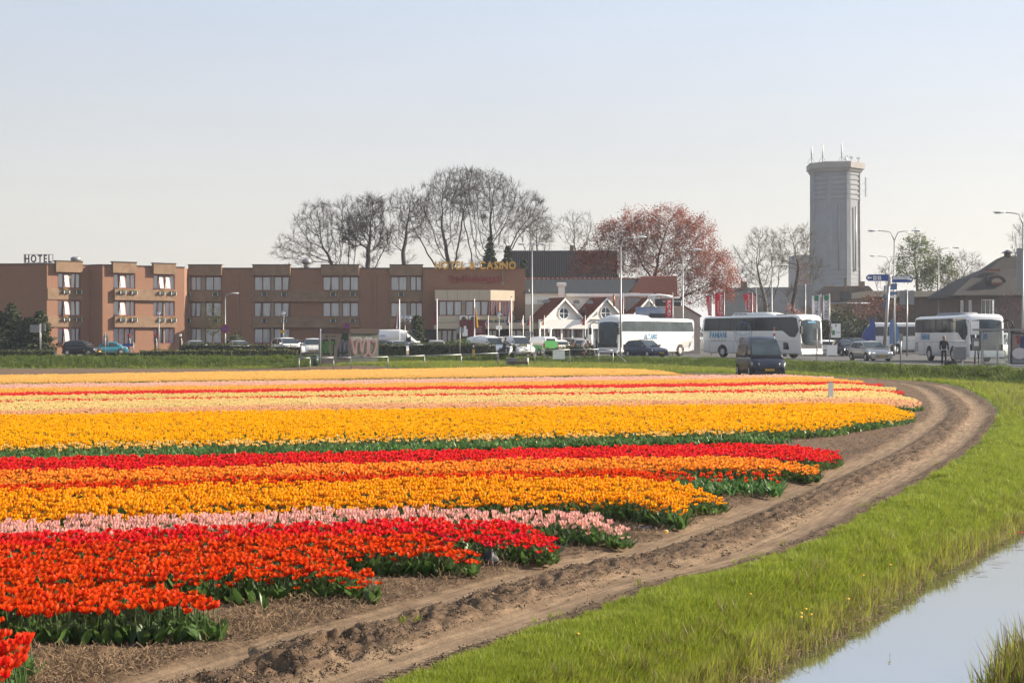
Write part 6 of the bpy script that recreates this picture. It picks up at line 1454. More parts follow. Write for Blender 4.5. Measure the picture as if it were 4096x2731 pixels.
PROF = {
 'hatch': dict(low=[(0, .40), (.03, .60), (.06, .66), (.50, .64), (.70, .63), (.92, .52), (.985, .42), (1, .34)], roof=[(.02, .66), (.08, .90), (.18, .985), (.42, 1.), (.54, .965), (.73, .64)], bp=.40, wb=(.17, .80)),
 'coupe': dict(low=[(0, .42), (.03, .60), (.10, .64), (.50, .62), (.70, .60), (.92, .50), (.985, .40), (1, .34)], roof=[(.10, .63), (.24, .90), (.36, .99), (.46, 1.), (.54, .96), (.72, .61)], bp=.42, wb=(.18, .80)),
 'saloon': dict(low=[(0, .44), (.02, .62), (.16, .66), (.50, .64), (.72, .63), (.93, .52), (.985, .42), (1, .34)], roof=[(.10, .66), (.24, .95), (.34, .99), (.48, 1.), (.56, .965), (.74, .64)], bp=.43, wb=(.18, .80)),
 'wagon': dict(low=[(0, .42), (.02, .60), (.05, .64), (.50, .62), (.70, .61), (.93, .52), (.985, .43), (1, .33)], roof=[(.01, .64), (.06, .88), (.14, .97), (.40, 1.), (.54, .965), (.73, .62)], bp=.36, wb=(.17, .80)),
 'suv': dict(low=[(0, .42), (.02, .60), (.05, .64), (.50, .62), (.68, .62), (.93, .56), (.985, .46), (1, .34)], roof=[(.01, .64), (.05, .90), (.12, .985), (.42, 1.), (.54, .97), (.70, .63)], bp=.36, wb=(.17, .80)),
 'smallvan': dict(low=[(0, .36), (.01, .52), (.03, .56), (.50, .54), (.74, .55), (.93, .48), (.985, .40), (1, .30)], roof=[(.005, .56), (.02, .92), (.07, .99), (.50, 1.), (.62, .95), (.80, .56)], bp=.60, wb=(.17, .80)),
 'van': dict(low=[(0, .30), (.01, .44), (.02, .48), (.50, .48), (.80, .50), (.94, .42), (.985, .34), (1, .24)], roof=[(.003, .48), (.01, .92), (.04, .985), (.55, 1.), (.68, .93), (.88, .50)], bp=.64, wb=(.17, .82)),
}
def ip(P, x): return float(np.interp(x, [p[0] for p in P], [p[1] for p in P]))
def make_car(label, cat, style, mat, loc, rz, L=4.2, Wd=1.72, H=1.47, group='parked cars', plate=M_PLATE, glass=None, side_glass=True, rails=False, lit=False, name='parked_car', roofmat=None, gc=.17):
 """Car or van lofted from a side profile; +x is forward. Parts: body, cabin, windows, wheels, lights, plates, mirrors."""
 p = PROF[style]; hw = Wd / 2
 t = thing(name, label, cat, loc, rz, group)
 X = lambda f: (f - .5) * L
 st = [0, .012, .035, .08, .16, .26, .38, .5, .62, .74, .84, .92, .965, .99, 1.0]
 b = MB(); rings = []
 for f in st:
  zt = ip(p['low'], f) * H; e = min(f, 1 - f); w = hw * (1 - .16 * max(0, 1 - e / .07) ** 2.0) ; zb = gc + .05 * max(0, 1 - e / .05)
  zm = zb + (zt - zb) * .55
  pr = [(w * .86, zb), (w * .97, zb + .10), (w, zm), (w * .985, zt - .10), (w * .93, zt - .02), (w * .55, zt + .012), (0, zt + .02)]
  rings.append([(X(f), -y, z) for y, z in pr] + [(X(f), y, z) for y, z in reversed(pr[:-1])])
 b.loft(rings, 0, True, True); b.build('body', mat, t)
 # cabin: pillars and roof in paint, windows set slightly proud
 rf = p['roof']; xs = [q[0] for q in rf]; b = MB(); rings = []
 for f, z in rf:
  base = ip(p['low'], f) * H; zr = z * H; k = min(1, max(0, (zr - base) / (.36 * H))); wt = hw * (.93 - .17 * k) ; wb_ = hw * .93
  pr = [(wb_, base - .03), (wb_ - (wb_ - wt) * .5, base + (zr - base) * .5), (wt, max(base, zr - .06)), (wt * .86, zr), (0, zr + .018)]
  rings.append([(X(f), -y, zz) for y, zz in pr] + [(X(f), y, zz) for y, zz in reversed(pr[:-1])])
 b.loft(rings, 0, True, True); b.build('cabin', roofmat or mat, t)
 g = glass or M_VGLASS
 n = len(rf)
 def slope_panel(i0, i1, name, inset=.86):
  (f0, z0), (f1, z1) = rf[i0], rf[i1]; b = MB(); fwd = 1 if f1 > .5 else -1
  b0 = ip(p['low'], f1 if fwd > 0 else f0) * H
  lo = (X(f1), max(z1 * H, b0)) if fwd > 0 else (X(f0), max(z0 * H, b0)); hi = (X(f0), z0 * H) if fwd > 0 else (X(f1), z1 * H)
  dx, dz = hi[0] - lo[0], hi[1] - lo[1]; Ln = math.hypot(dx, dz); nx, nz = (abs(dz) / Ln * fwd, abs(dx) / Ln)
  off = .018; wl, wh = hw * .90 * inset * 1.02, hw * .77 * inset * 1.04
  q = lambda tt, w: (lo[0] + dx * tt + nx * off, w, lo[1] + dz * tt + nz * off + .012)
  b.add([q(.07, -wl), q(.07, wl), q(.93, wh), q(.93, -wh)], [(0, 1, 2, 3)]); b.build(name, g, t)
 slope_panel(n - 2, n - 1, 'windscreen', .94)
 if style in ('smallvan', 'van'): slope_panel(0, 1, 'rear_window', .7)
 else: slope_panel(0, 1 if style in ('hatch', 'wagon', 'suv') else 1, 'rear_window', .88)
 # side windows between roof line and belt
 fa, fb_ = (rf[1][0] + .0, rf[-2][0] + (.12 if style != 'van' else .10))
 if style in ('smallvan', 'van'): fa = p['bp']
 for s in (-1, 1):
  cuts = [fa + .015, (fa + fb_) / 2 + .01 if style not in ('smallvan', 'van') else fb_, fb_]
  for c0, c1 in zip(cuts[:-1], cuts[1:]):
   if c1 - c0 < .03: continue
   b = MB(); vs = []
   m = 5
   for k in range(m + 1):
    f = c0 + .012 + (c1 - c0 - .024) * k / m; zr = ip(rf, f) * H - .09; base = ip(p['low'], f) * H + .025; zr = max(zr, base + .01)
    zr_full = ip(rf, f) * H; kk = min(1, max(0, (zr_full - (base - .025)) / (.36 * H))); wt = hw * (.93 - .17 * kk); wb_ = hw * .93
    y = lambda z: wb_ - (wb_ - wt) * min(1, (z - base) / max(.05, zr_full - .06 - base)) + .012
    vs += [(X(f), s * y(base), base), (X(f), s * y(zr), zr)]
   b.add(vs, [(2 * k, 2 * k + 2, 2 * k + 3, 2 * k + 1) for k in range(m)]); b.build('side_window', g, t)
 r = .31 if style not in ('van', 'smallvan', 'suv') else .335
 for f in p['wb']:
  for s in (-1, 1):
   b = MB(); arch = [(X(f) + (r + .055) * math.cos(PI * k / 12), s * hw * .985, r + (r + .055) * math.sin(PI * k / 12)) for k in range(13)]
   b.prism(arch, (0, s * .022, 0)); b.build('wheel_arch', M_TRIM, t)
   wheel(t, X(f), s * (hw - .085), r, .21)
 zl = ip(p['low'], .975) * H * .86
 for s in (-1, 1):
  b = MB(); b.loft([[(X(.955), s * hw * .58, zl + .10), (X(.93), s * hw * .96, zl + .14), (X(.935), s * hw * .965, zl - .02), (X(.965), s * hw * .60, zl - .05)], [(X(.985), s * hw * .56, zl + .07), (X(.952), s * hw * .985, zl + .12), (X(.957), s * hw * .985, zl - .01), (X(.995), s * hw * .58, zl - .06)]]);
  b.build('headlight', M_LIT if lit else M_HLAMP, t)
  zt = ip(p['low'], .03) * H; b = MB(); tall = .5 if style in ('smallvan', 'van', 'wagon', 'suv') else .28
  b.box((X(.012), s * hw * .84, zt - .05), (.10, .16, tall)); b.build('tail_light', M_TLAMP, t)
  b = MB(); f = rf[-1][0] - .045; b.loft([[(X(f), s * (hw * .93), ip(p['low'], f) * H + .05 + dz) for dz in (0, .12)] + [(X(f) - .08, s * hw * .93, ip(p['low'], f) * H + .05 + dz) for dz in (.12, 0)], [(X(f), s * (hw + .17), ip(p['low'], f) * H + .05 + dz) for dz in (0, .15)] + [(X(f) - .09, s * (hw + .17), ip(p['low'], f) * H + .05 + dz) for dz in (.15, 0)]]); b.build('mirror', mat, t)
 b = MB(); b.box((X(1.0), 0, zl - .22), (.05, hw * 1.05, .13)); b.build('grille', M_TRIM, t)
 for f, s in ((1.0, 1), (0, -1)):
  b = MB(); b.box((X(f) + s * .03, 0, .42 if s > 0 else .52 + .1 * (style == 'smallvan')), (.025, .52, .115)); b.build('number_plate', plate, t)
  b = MB(); b.box((X(f) - s * .02, 0, .27), (.12, hw * 1.72, .13)); b.build('bumper', M_TRIM if style in ('smallvan', 'van', 'suv') else mat, t)
 if rails:
  for s in (-1, 1):
   b = MB(); zz = H + .05; b.tube([(X(.10), s * hw * .70, H * .95), (X(.14), s * hw * .70, zz), (X(.46), s * hw * .70, zz + .02), (X(.52), s * hw * .70, H * .98)], .022, 5); b.build('roof_rail', M_TRIM, t)
 return t
lm = bpy.data.materials.new('lit_headlight'); lm.use_nodes = True; q = lm.node_tree.nodes['Principled BSDF']; q.inputs['Base Color'].default_value = (.8, .8, .8, 1); q.inputs['Emission Color'].default_value = (1, .95, .85, 1); q.inputs['Emission Strength'].default_value = 1.2; q.inputs['Roughness'].default_value = .1
M_LIT = lm
def at(x, d, z=.895): return (wx(x, d), d, z)
# --- parked in front of the hotel, left to right
make_car('small black hatchback parked by the left hotel wing', 'car', 'hatch', P_BLACK, at(330, 133), R(-10), 3.45, 1.62, 1.47)
make_car('teal coupe parked behind the small black hatchback', 'car', 'coupe', P_TEAL, at(425, 139), R(200), 4.2, 1.74, 1.33)
make_car('silver car with a dark roof between hedge and round bush', 'car', 'saloon', P_SILVER, at(782, 136), R(-70), 4.3, 1.75, 1.45)
make_car('silver saloon right of the round bush behind the hedge', 'car', 'saloon', P_SILVER, at(955, 136), R(-68), 4.4, 1.78, 1.44)
make_car('white off-roader showing through the thin hedge', 'car', 'suv', P_WHITE, at(1150, 135), R(-58), 4.4, 1.85, 1.72)
make_car('dark red estate behind the white off-roader', 'car', 'wagon', P_DKRED, at(1180, 147), R(115), 4.4, 1.75, 1.55)
make_car('white car half hidden by the gate left of the graffiti hut', 'car', 'suv', P_WHITE, at(1250, 136), R(-80), 4.3, 1.82, 1.65)
make_car('dark car behind the white car left of the hut', 'car', 'hatch', P_DKGREY, at(1222, 145), R(100), 4.1, 1.75, 1.5)
make_car('dark blue car by the hotel wall just left of the hut', 'car', 'suv', P_NAVY, at(1268, 150), R(95), 4.3, 1.8, 1.75)
make_car('black hatchback with red tail lights beside the tall white van', 'car', 'hatch', P_BLACK, at(1530, 137), R(95), 4.0, 1.7, 1.5)
make_car('silver car with a shiny side just right of the graffiti hut', 'car', 'saloon', P_SILVER, at(1592, 133), R(-62), 4.5, 1.8, 1.46)
tv = make_car('tall long white delivery van with a sloping bonnet behind the hut', 'van', 'van', P_WHITE, at(1585, 142), R(-6), 6.2, 2.0, 2.55, 'parked vans', name='parked_van')
text('Mobile', pm('blue_print', (.04, .07, .40), .6, var=.05, scale=5), (wx(1505, 140.8), 140.92, wz(1347, 141)), (math.cos(R(-6)), math.sin(R(-6)), 0), (0, 0, 1), .26, tv, .006, 'lettering', joined=True)
make_car('silver hatchback seen from behind by the small clipped bush', 'car', 'hatch', P_CHAMP, at(1741, 135), R(98), 4.1, 1.74, 1.5)
make_car('white minivan with dark side windows before the entrance', 'van', 'wagon', P_WHITE, at(1905, 142), R(184), 4.9, 1.9, 1.98, 'parked vans', name='parked_van')
make_car('silver car under the white minivan behind the broad dome bush', 'car', 'saloon', P_SILVER, at(1840, 139), R(172), 4.3, 1.75, 1.42)
make_car('small white van seen from behind, leftmost of the small white vans', 'van', 'smallvan', P_WHITE, at(1900, 137), R(150), 4.3, 1.78, 1.82, 'parked vans', name='parked_van')
make_car('small white van facing the road behind the yellow bollard', 'van', 'smallvan', P_WHITE, at(1962, 132), R(-62), 4.4, 1.79, 1.83, 'parked vans', name='parked_van')
make_car('white and blue van half hidden between the two small white vans', 'van', 'smallvan', P_WHITE, at(2022, 140), R(-80), 4.4, 1.79, 1.82, 'parked vans', name='parked_van', glass=M_VGLASSL)
make_car('small white van with a roof vent beside the tall street lamp', 'van', 'smallvan', P_WHITE, at(2070, 131), R(-68), 4.5, 1.82, 1.87, 'parked vans', name='parked_van')
gv = make_car('white and green van with a red tail light right of the street lamp', 'van', 'smallvan', P_WHITE, at(2155, 134), R(122), 4.3, 1.8, 1.82, 'parked vans', name='parked_van', glass=M_VGLASSL)
for s in (-1, 1):
 b = MB(); b.add([(-2.0, s * .905, .5), (-.9, s * .912, .45), (-.2, s * .912, 1.0), (-2.0, s * .905, 1.0)], [(0, 1, 2, 3)]); b.build('green_stripe', P_GREEN, gv)
b = MB(); b.box((-2.155, 0, 1.0), (.03, 1.45, .85)); b.build('green_tailgate', P_GREEN, gv)
make_car('white hatchback with a dark rear window by the terrace', 'car', 'hatch', P_WHITE, at(2215, 136), R(118), 3.9, 1.68, 1.5)
make_car('silver people carrier seen from behind near the cyclist', 'car', 'wagon', P_CHAMP, at(2308, 138), R(102), 4.4, 1.8, 1.66)
# --- moving and far cars on the right
make_car('dark blue estate car with roof rails driving before the cream coach', 'car', 'wagon', P_BLUEG, at(2583, 122.5), R(-56), 4.25, 1.77, 1.52, None, rails=True, name='estate_car', glass=M_VGLASSL)
make_car('silver hatchback with lit headlights driving towards the bus stop', 'car', 'hatch', P_CHAMP, at(3481, 103.5), R(-82), 4.35, 1.8, 1.46, None, lit=True, name='hatchback', glass=M_VGLASSL)
make_car('dark blue car with a lit headlight queuing behind the road', 'car', 'saloon', P_NAVY, at(3379, 133), R(-80), 4.4, 1.78, 1.5, 'cars queuing on the far road', lit=True, name='queuing_car')
make_car('white car glinting in the sun just right of the white coach', 'car', 'hatch', P_WHITE, at(3302, 137), R(80), 4.2, 1.75, 1.5, 'cars queuing on the far road', name='queuing_car')
make_car('white car behind the low white fence panel', 'car', 'hatch', P_WHITE, at(3336, 145), R(-85), 4.2, 1.75, 1.45, 'cars queuing on the far road', name='queuing_car')
make_car('dark off-roader left of the dark blue drop sign', 'car', 'suv', P_DKGREY, at(3427, 138), R(-72), 4.5, 1.85, 1.68, 'cars queuing on the far road', name='queuing_car')
make_car('white van beyond the bus shelter at the right edge', 'van', 'smallvan', P_WHITE, at(4022, 118), R(-150), 4.8, 1.9, 2.1, None, name='passing_van')
make_car('dark car far behind the dark blue drop sign', 'car', 'hatch', P_DKGREY, at(3540, 150), R(0), 4.2, 1.75, 1.5, 'cars queuing on the far road', name='queuing_car')
# --- dark van on the field track
dv = make_car('dark navy high-roofed van with a silver side stripe parked at the end of the field', 'van', 'van', P_NAVY, (wx(3040, 80.5), 80.5, float(zfield(np.array([wx(3040, 80.5)]), np.array([80.5]))[0]) + .02), R(-88), 5.1, 1.95, 2.3, None, name='van', glass=M_VGLASSL)
for s in (-1, 1):
 b = MB(); b.box((-.3, s * .985, 1.0), (4.2, .03, .06)); b.build('side_stripe', M_METAL, dv)
 b = MB(); b.add([(-2.2, s * .906, 1.2), (.2, s * .906, 1.2), (.2, s * .826, 1.78), (-2.2, s * .826, 1.78)], [(0, 1, 2, 3)]); b.build('side_window', M_VGLASS, dv)
# --- coaches
def make_bus(label, loc, rz, L, Wd, H, bandz, name='coach', dark=True, wheels=(.19, .78), group=None, step=None, mirr=True):
 """Coach: rounded body, long glazing band, big windscreen; +x is forward."""
 t = thing(name, label, 'coach', loc, rz, group); hw = Wd / 2; X = lambda f: (f - .5) * L
 b = MB(); rings = []
 for f, zt, wf in ((0, .88, .93), (.006, .95, .975), (.02, .985, 1), (.08, 1., 1), (.80, 1., 1), (.94, 1.01, 1), (.972, .985, .985), (.988, .93, .96), (.994, .55, .95), (1.0, .30, .93)):
  ztop = H * zt; w = hw * wf; zb = .38 if f > .02 else .5; rad = .20
  pr = [(w * .95, zb), (w, zb + .12), (w, ztop - rad), (w - rad * .3, ztop - rad * .3), (w - rad, ztop), (0, ztop + .03)]
  pr = [(y, max(z, zb)) for y, z in pr]
  rings.append([(X(f), -y, z) for y, z in pr] + [(X(f), y, z) for y, z in reversed(pr[:-1])])
 b.loft(rings, 0, True, True); b.build('body', P_WHITE, t)
 z0, z1 = bandz
 # windscreen with wrap
 b = MB(); zs = [1.15, z0 - .1, (z0 + H) / 2, H * .90]; xo = [.02, .012, -.03, -.14]
 vs = [];
 for z, dx in zip(zs, xo):
  for y in (-hw * .965, -hw * .8, 0, hw * .8, hw * .965): vs.append((X(.9955) + dx + (.03 if abs(y) < hw * .9 else -.14) + (.05 if y == 0 else 0), y * 1.0, z))
 fs = [(r * 5 + c, r * 5 + c + 1, r * 5 + c + 6, r * 5 + c + 5) for r in range(3) for c in range(4)]
 b.add(vs, fs, 0, True); b.build('windscreen', M_VGLASSL, t)
 b = MB(); b.box((X(.9965) + .01, 0, 1.05), (.07, hw * 1.8, .42)); b.build('front_panel', M_TRIM, t)
 for s in (-1, 1):
  bpts = [(.015, z0 + .05), (.03, z1 - .05), (.05, z1), (.93, z1), (.965, z1 - .1), (.985, z0)] + ([(.95, z0 - .55), (.90, z0 - .5), (.83, z0 - .02)] if step else [(.9, z0)]) + [(.03, z0)]
  b = MB(); b.add([(X(f), s * (hw + .008), z) for f, z in bpts], [tuple(range(len(bpts)))]); b.build('window_band', M_VGLASS if dark else M_VGLASSL, t)
  nwin = 7
  for k in range(1, nwin):
   b = MB(); b.box((X(.05 + .88 * k / nwin), s * (hw + .012), (z0 + z1) / 2), (.05, .016, (z1 - z0) * .98)); b.build('window_divider', M_TRIM, t)
  for k in range(6):
   b = MB(); b.box((X(.08 + .13 * k), s * (hw + .004), .95 + (z0 - .95) * .0), (.02, .012, .95)); b.build('hatch_seam', pm('seam_grey', (.35, .35, .35), .6), t)
  b = MB(); b.box((X(.5), s * (hw + .004), 1.42), (L * .94, .012, .025)); b.build('body_seam', pm('seam_grey', (.35, .35, .35), .6), t)
  for f in wheels:
   rr = .5; b = MB(); b.prism([(X(f) + (rr + .13) * math.cos(PI * k / 12), s * (hw - .003), rr + (rr + .13) * math.sin(PI * k / 12)) for k in range(13)], (0, s * .02, 0)); b.build('wheel_arch', M_BLACK, t)
   wheel(t, X(f), s * (hw - .12), rr, .28)
  b = MB(); b.loft([[(X(.985), s * hw * .55, .80), (X(.985), s * hw * .93, .85), (X(.985), s * hw * .93, .70), (X(.985), s * hw * .55, .66)], [(X(1.) + .045, s * hw * .55, .79), (X(.995) + .02, s * hw * .94, .84), (X(.995) + .02, s * hw * .94, .71), (X(1.) + .045, s * hw * .55, .67)]]); b.build('headlight', M_HLAMP, t)
  b = MB(); b.box((X(0), s * hw * .82, 1.3), (.05, .16, .5)); b.build('tail_light', M_TLAMP, t)
  if mirr:
   b = MB(); b.tube([(X(.985), s * hw * .95, H * .86), (X(1.02), s * (hw + .16), H * .89), (X(1.04), s * (hw + .34), H * .84), (X(1.04), s * (hw + .36), H * .76)], .05, 6); b.box((X(1.04), s * (hw + .36), H * .66), (.16, .22, .62)); b.build('mirror', M_TRIM, t)
 b = MB(); b.box((X(1.) + .02, 0, .5), (.1, hw * 1.84, .24)); b.build('bumper', P_WHITE, t)
 b = MB(); b.box((X(1.) + .08, .25, .50), (.02, .5, .12)); b.build('number_plate', M_WPAINT, t)
 # driver behind the glass is a separate person
 return t
def bus_text(t, s, f0, z, h, mat, width=None, side=-1, depth=.012, Wd=2.55, L=12, **kw):
 m = t.matrix_basis; y = side * (Wd / 2 + .016); x0 = (f0 - .5) * L
 o = m @ Vector((x0, y, z)); u = m.to_3x3() @ Vector((1 if side < 0 else -1, 0, 0))
 return text(s, mat, o, u, (0, 0, 1), h, t, depth, width=width, **kw)
M_LBLUE = pm('sky_blue_print', (.10, .38, .66), .5, var=.05, scale=4); M_PGREY = pm('grey_print', (.30, .31, .33), .6, var=.1, scale=4); M_DBLUE = pm('deep_blue_print', (.02, .045, .12), .5, var=.05, scale=4)
A = make_bus('cream white coach with ALTANO in blue on its side, facing left', at(2588, 130), R(180 + 47), 11.6, 2.5, 3.5, (2.28, 3.22), dark=False, wheels=(.20, .80))
b = MB(); rings = []
for f, z in ((.55, 3.5), (.60, 3.72), (.75, 3.82), (.90, 3.74), (.98, 3.42)):
 x = (f - .5) * 11.6; rings.append([(x, -1.05, 3.35), (x, -.9, z), (x, 0, z + .05), (x, .9, z), (x, 1.05, 3.35)])
b.loft(rings, 0, True, True); b.build('roof_bulge', P_WHITE, A)
bus_text(A, 'ALTANO', .68, 1.60, .46, M_DBLUE, 2.0, 1, .008, 2.5, 11.6, bold=.05, name='letter_outline', joined=True)
bus_text(A, 'ALTANO', .675, 1.62, .41, M_LBLUE, 1.9, 1, .022, 2.5, 11.6, bold=.02)
b = MB()
for k in range(9): b.box((-4.4, 1.262, .75 + .075 * k), (1.35, .014, .03))
b.build('grille', M_PGREY, A)
Bc = make_bus('white coach with FANIANI GROUP and a globe drawing on its side, facing right', at(3042, 118.5), R(-57), 12.0, 2.55, 3.56, (2.3, 3.40), wheels=(.22, .73), step=True)
bus_text(Bc, 'FANIANI', .085, 1.72, .50, M_LBLUE, 2.15, -1, .014, 2.55, 12, bold=.03)
bus_text(Bc, 'GROUP', .10, 1.40, .16, M_PGREY, 1.85, -1, .010, 2.55, 12, gap=.75)
b = MB(); b.loft([[(x, -.95, 3.5), (x, -.85, z), (x, .85, z), (x, .95, 3.5)] for x, z in ((-2.6, 3.6), (-2.3, 3.82), (1.0, 3.85), (2.6, 3.62))], 0, True, True); b.build('roof_unit', P_WHITE, Bc)
for k in range(3):
 b = MB(); b.box((-2.0 + .55 * k, -.91, 3.72), (.42, .06, .06)); b.build('roof_slot', M_TRIM, Bc)
b = MB(); b.box((-3.6, 0, 3.6), (1.1, 1.2, .08)); b.box((3.1, 0, 3.62), (1.2, 1.2, .08)); b.build('roof_hatch', M_TRIM, Bc)
gy = -1.295; gc_ = (-.75, 2.0); gr = 1.05; b = MB()
ringp = [(gc_[0] + gr * math.cos(2 * PI * k / 28), gy, gc_[1] + gr * math.sin(2 * PI * k / 28)) for k in range(29)]; b.tube(ringp, .018, 4)
for q in (.35, .72): b.tube([(gc_[0] + gr * q * math.cos(2 * PI * k / 24), gy, gc_[1] + gr * math.sin(2 * PI * k / 24)) for k in range(25)], .012, 4)
b.tube([(gc_[0] + gr * .97 * math.cos(a), gy, gc_[1] + .25 + .3 * math.sin(a)) for a in np.linspace(PI, 2 * PI, 14)], .012, 4); b.build('globe_drawing', M_LBLUE, Bc)
b = MB(); b.prism([(-1.1, gy, 1.2), (-.98, gy, 1.2), (-1.0, gy, 1.45), (-1.04, gy, 1.6), (-1.08, gy, 1.45)], (0, .01, 0)); b.prism([(-.8, gy, .95), (-.62, gy, .95), (-.66, gy, 1.5), (-.71, gy, 1.7), (-.76, gy, 1.5)], (0, .01, 0)); b.prism([(-.5, gy, .95), (-.42, gy, .95), (-.35, gy, 1.3), (-.28, gy, .95), (-.2, gy, .95), (-.34, gy, 1.75)], (0, .01, 0)); b.prism([(-.12, gy, 1.3), (0, gy, 1.2), (.25, gy, 1.6), (.14, gy, 1.65)], (0, .01, 0)); b.build('landmark_drawing', M_PGREY, Bc)
b = MB(); b.box((5.97, 0, 2.98), (.05, .9, .14)); b.build('destination_board', M_LBLUE, Bc)
b = MB(); b.add([(4.05, -1.284, .75), (4.75, -1.284, .75), (4.6, -1.284, 1.3), (4.05, -1.284, 1.36)], [(0, 1, 2, 3)]); b.build('side_glass', M_VGLASSL, Bc)
Cc = make_bus('white coach with mirror-like brown windows waiting at the bus stop', at(3828, 102), R(-88), 11.5, 2.55, 3.3, (2.1, 3.08), wheels=(.30, .74), step=True)
bus_text(Cc, 'FANIANI', .14, 1.57, .46, M_LBLUE, 1.9, -1, .014, 2.55, 11.5, bold=.02)
b = MB(); b.loft([[(x, -.85, 3.2), (x, -.75, z), (x, .75, z), (x, .85, 3.2)] for x, z in ((-2.4, 3.3), (-1.9, 3.52), (1.9, 3.52), (2.4, 3.3))], 0, True, True); b.build('roof_unit', M_PGREY, Cc)
b = MB()
for k in range(7): b.box((-5.2, -1.283, .72 + .1 * k), (.75, .012, .06))
b.build('grille', M_PGREY, Cc)
D = make_bus('white coach half hidden behind the coach at the bus stop', at(3690, 150), R(175), 11.5, 2.5, 3.3, (1.9, 2.9), wheels=(.25, .76), mirr=False)
# ================================================================ street furniture
M_GALV = pm('galvanised_steel', (.42, .43, .43), .45, metal=.45, var=.1, scale=2)
M_LAMPH = pm('lamp_housing', (.60, .62, .64), .4, var=.05, scale=3)
M_GLOBE = glassmat('globe_glass', (.80, .80, .80), .22)
M_SIGNBACK = pm('sign_back', (.36, .36, .36), .6, metal=.2, var=.08, scale=3)
M_SBLUE = pm('sign_blue', (.02, .09, .40), .45, var=.04, scale=3); M_SRED = pm('sign_red', (.52, .02, .025), .5, var=.04, scale=3); M_SYEL = pm('sign_yellow', (.75, .40, .02), .5, var=.04, scale=3)
def lamp_head(parent, x, y, z, ux, s=1.):
 """Cobra-head lantern pointing along +-x."""
 b = MB(); sec = [(0, .05, .05), (.12, .10, .08), (.45, .15, .11), (.75, .13, .09), (.92, .05, .03)]
 b.loft([[(x + ux * q * s, y + wy * math.cos(a) * s, z + h * (math.sin(a) if math.sin(a) > 0 else .45 * math.sin(a)) * s) for a in np.linspace(0, 2 * PI, 9)[:-1]] for q, wy, h in sec], 0, True, True); o = b.build('lamp_head', M_LAMPH, parent)
 b = MB(); b.loft([[(x + ux * (.35 + .45 * q) * s, y - .09 * s, z - .05 * s), (x + ux * (.35 + .45 * q) * s, y + .09 * s, z - .05 * s), (x + ux * (.35 + .45 * q) * s, y, z - .10 * s)] for q in (0, 1)], 0, True); b.build('lens', M_GLOBE, parent)
def street_lamp(label, x, d, ytop, arms, group='tall street lamps', r=.085, zb=.9, arm=1.9, yj=None, hs=1.0):
 """Tapered pole with one or two curved arms; arms = list of +-1."""
 t = thing('street_lamp', label, 'street lamp', (wx(x, d), d, zb), 0, group); h = wz(ytop, d) - zb
 b = MB(); b.tube([(0, 0, 0), (0, 0, h * .33), (0, 0, h * .335), (0, 0, h * .93)], [r * 1.25, r * 1.2, r, r * .7], 10); b.build('pole', M_GALV, t)
 b = MB(); b.cyl((0, 0, 0), (0, 0, .9), r * 1.4, r * 1.4, 10); b.build('base', M_GALV, t)
 for s in arms:
  b = MB(); z0 = h * .93; b.tube([(0, 0, z0 - .15), (s * arm * .06, 0, z0 + .12), (s * arm * .22, 0, h - .16), (s * arm * .45, 0, h - .07), (s * arm, 0, h)], [r * .6, r * .55, r * .5, r * .45, r * .4], 8); b.build('arm', M_GALV, t)
  lamp_head(t, s * arm, 0, h, s, hs)
 return t
street_lamp('tall double-armed street lamp nearest the blue arrow signs, right of the tower', 3577, 136, 923, (-1, 1), arm=1.65, hs=1.05)
street_lamp('double-armed street lamp just behind the post of the blue arrow signs', 3557, 182, 1024, (-1, 1), arm=1.65)
street_lamp('double-armed street lamp rising behind the coach at the bus stop', 3754, 168, 991, (-1, 1), arm=1.65)
street_lamp('street lamp at the right frame edge before the thatched house', 4092, 106, 850, (-1,), arm=1.35, hs=1.0)
street_lamp('single-armed street lamp before the cream coach', 2483, 120.5, 949, (1,), arm=1.3)
street_lamp('single-armed street lamp behind the gap between the two coaches', 2731, 140, 999, (1,), arm=.95)
street_lamp('double-armed street lamp before the restaurant', 2128, 134, 976, (-1, 1), arm=.45)
street_lamp('single-armed street lamp far right of the copper beech among the bare trees', 3087, 172, 1061, (1,), arm=1.1)
street_lamp('far street lamp with an arm to the left behind the red banners', 3024, 204, 1108, (-1,), arm=1.0, r=.07)
street_lamp('far street lamp half hidden by the copper beech', 2895, 195, 1090, (1,), arm=.5, r=.06)
t = street_lamp('low street lamp with a round no-stopping sign before the hotel', 901, 134, 1173, (1,), None, .06, .9, .62, None, .75)
def round_sign(parent, z, y=-.08, r=.3, xoff=0.):
 """No-stopping disc: red rim, blue field, red cross."""
 for nm, rr, dy, m in (('sign_rim', r, 0, M_SRED), ('sign_face', r * .78, -.012, M_SBLUE)):
  b = MB(); b.prism([(xoff + rr * math.cos(2 * PI * k / 24), y + dy, z + rr * 1.05 * math.sin(2 * PI * k / 24)) for k in range(24)], (0, -.012, 0)); b.build(nm, m, parent)
 for a in (PI / 4, -PI / 4):
  b = MB(); c, s = math.cos(a), math.sin(a); L, w = r * .78, r * .10
  b.prism([(xoff + c * p - s * q, y - .026, z + (s * p + c * q)) for p, q in ((-L, -w), (L, -w), (L, w), (-L, w))], (0, -.006 - .002 * (a > 0), 0)); b.build('sign_bar', M_SRED, parent)
round_sign(t, wz(1315, 134) - .9, r=.42)
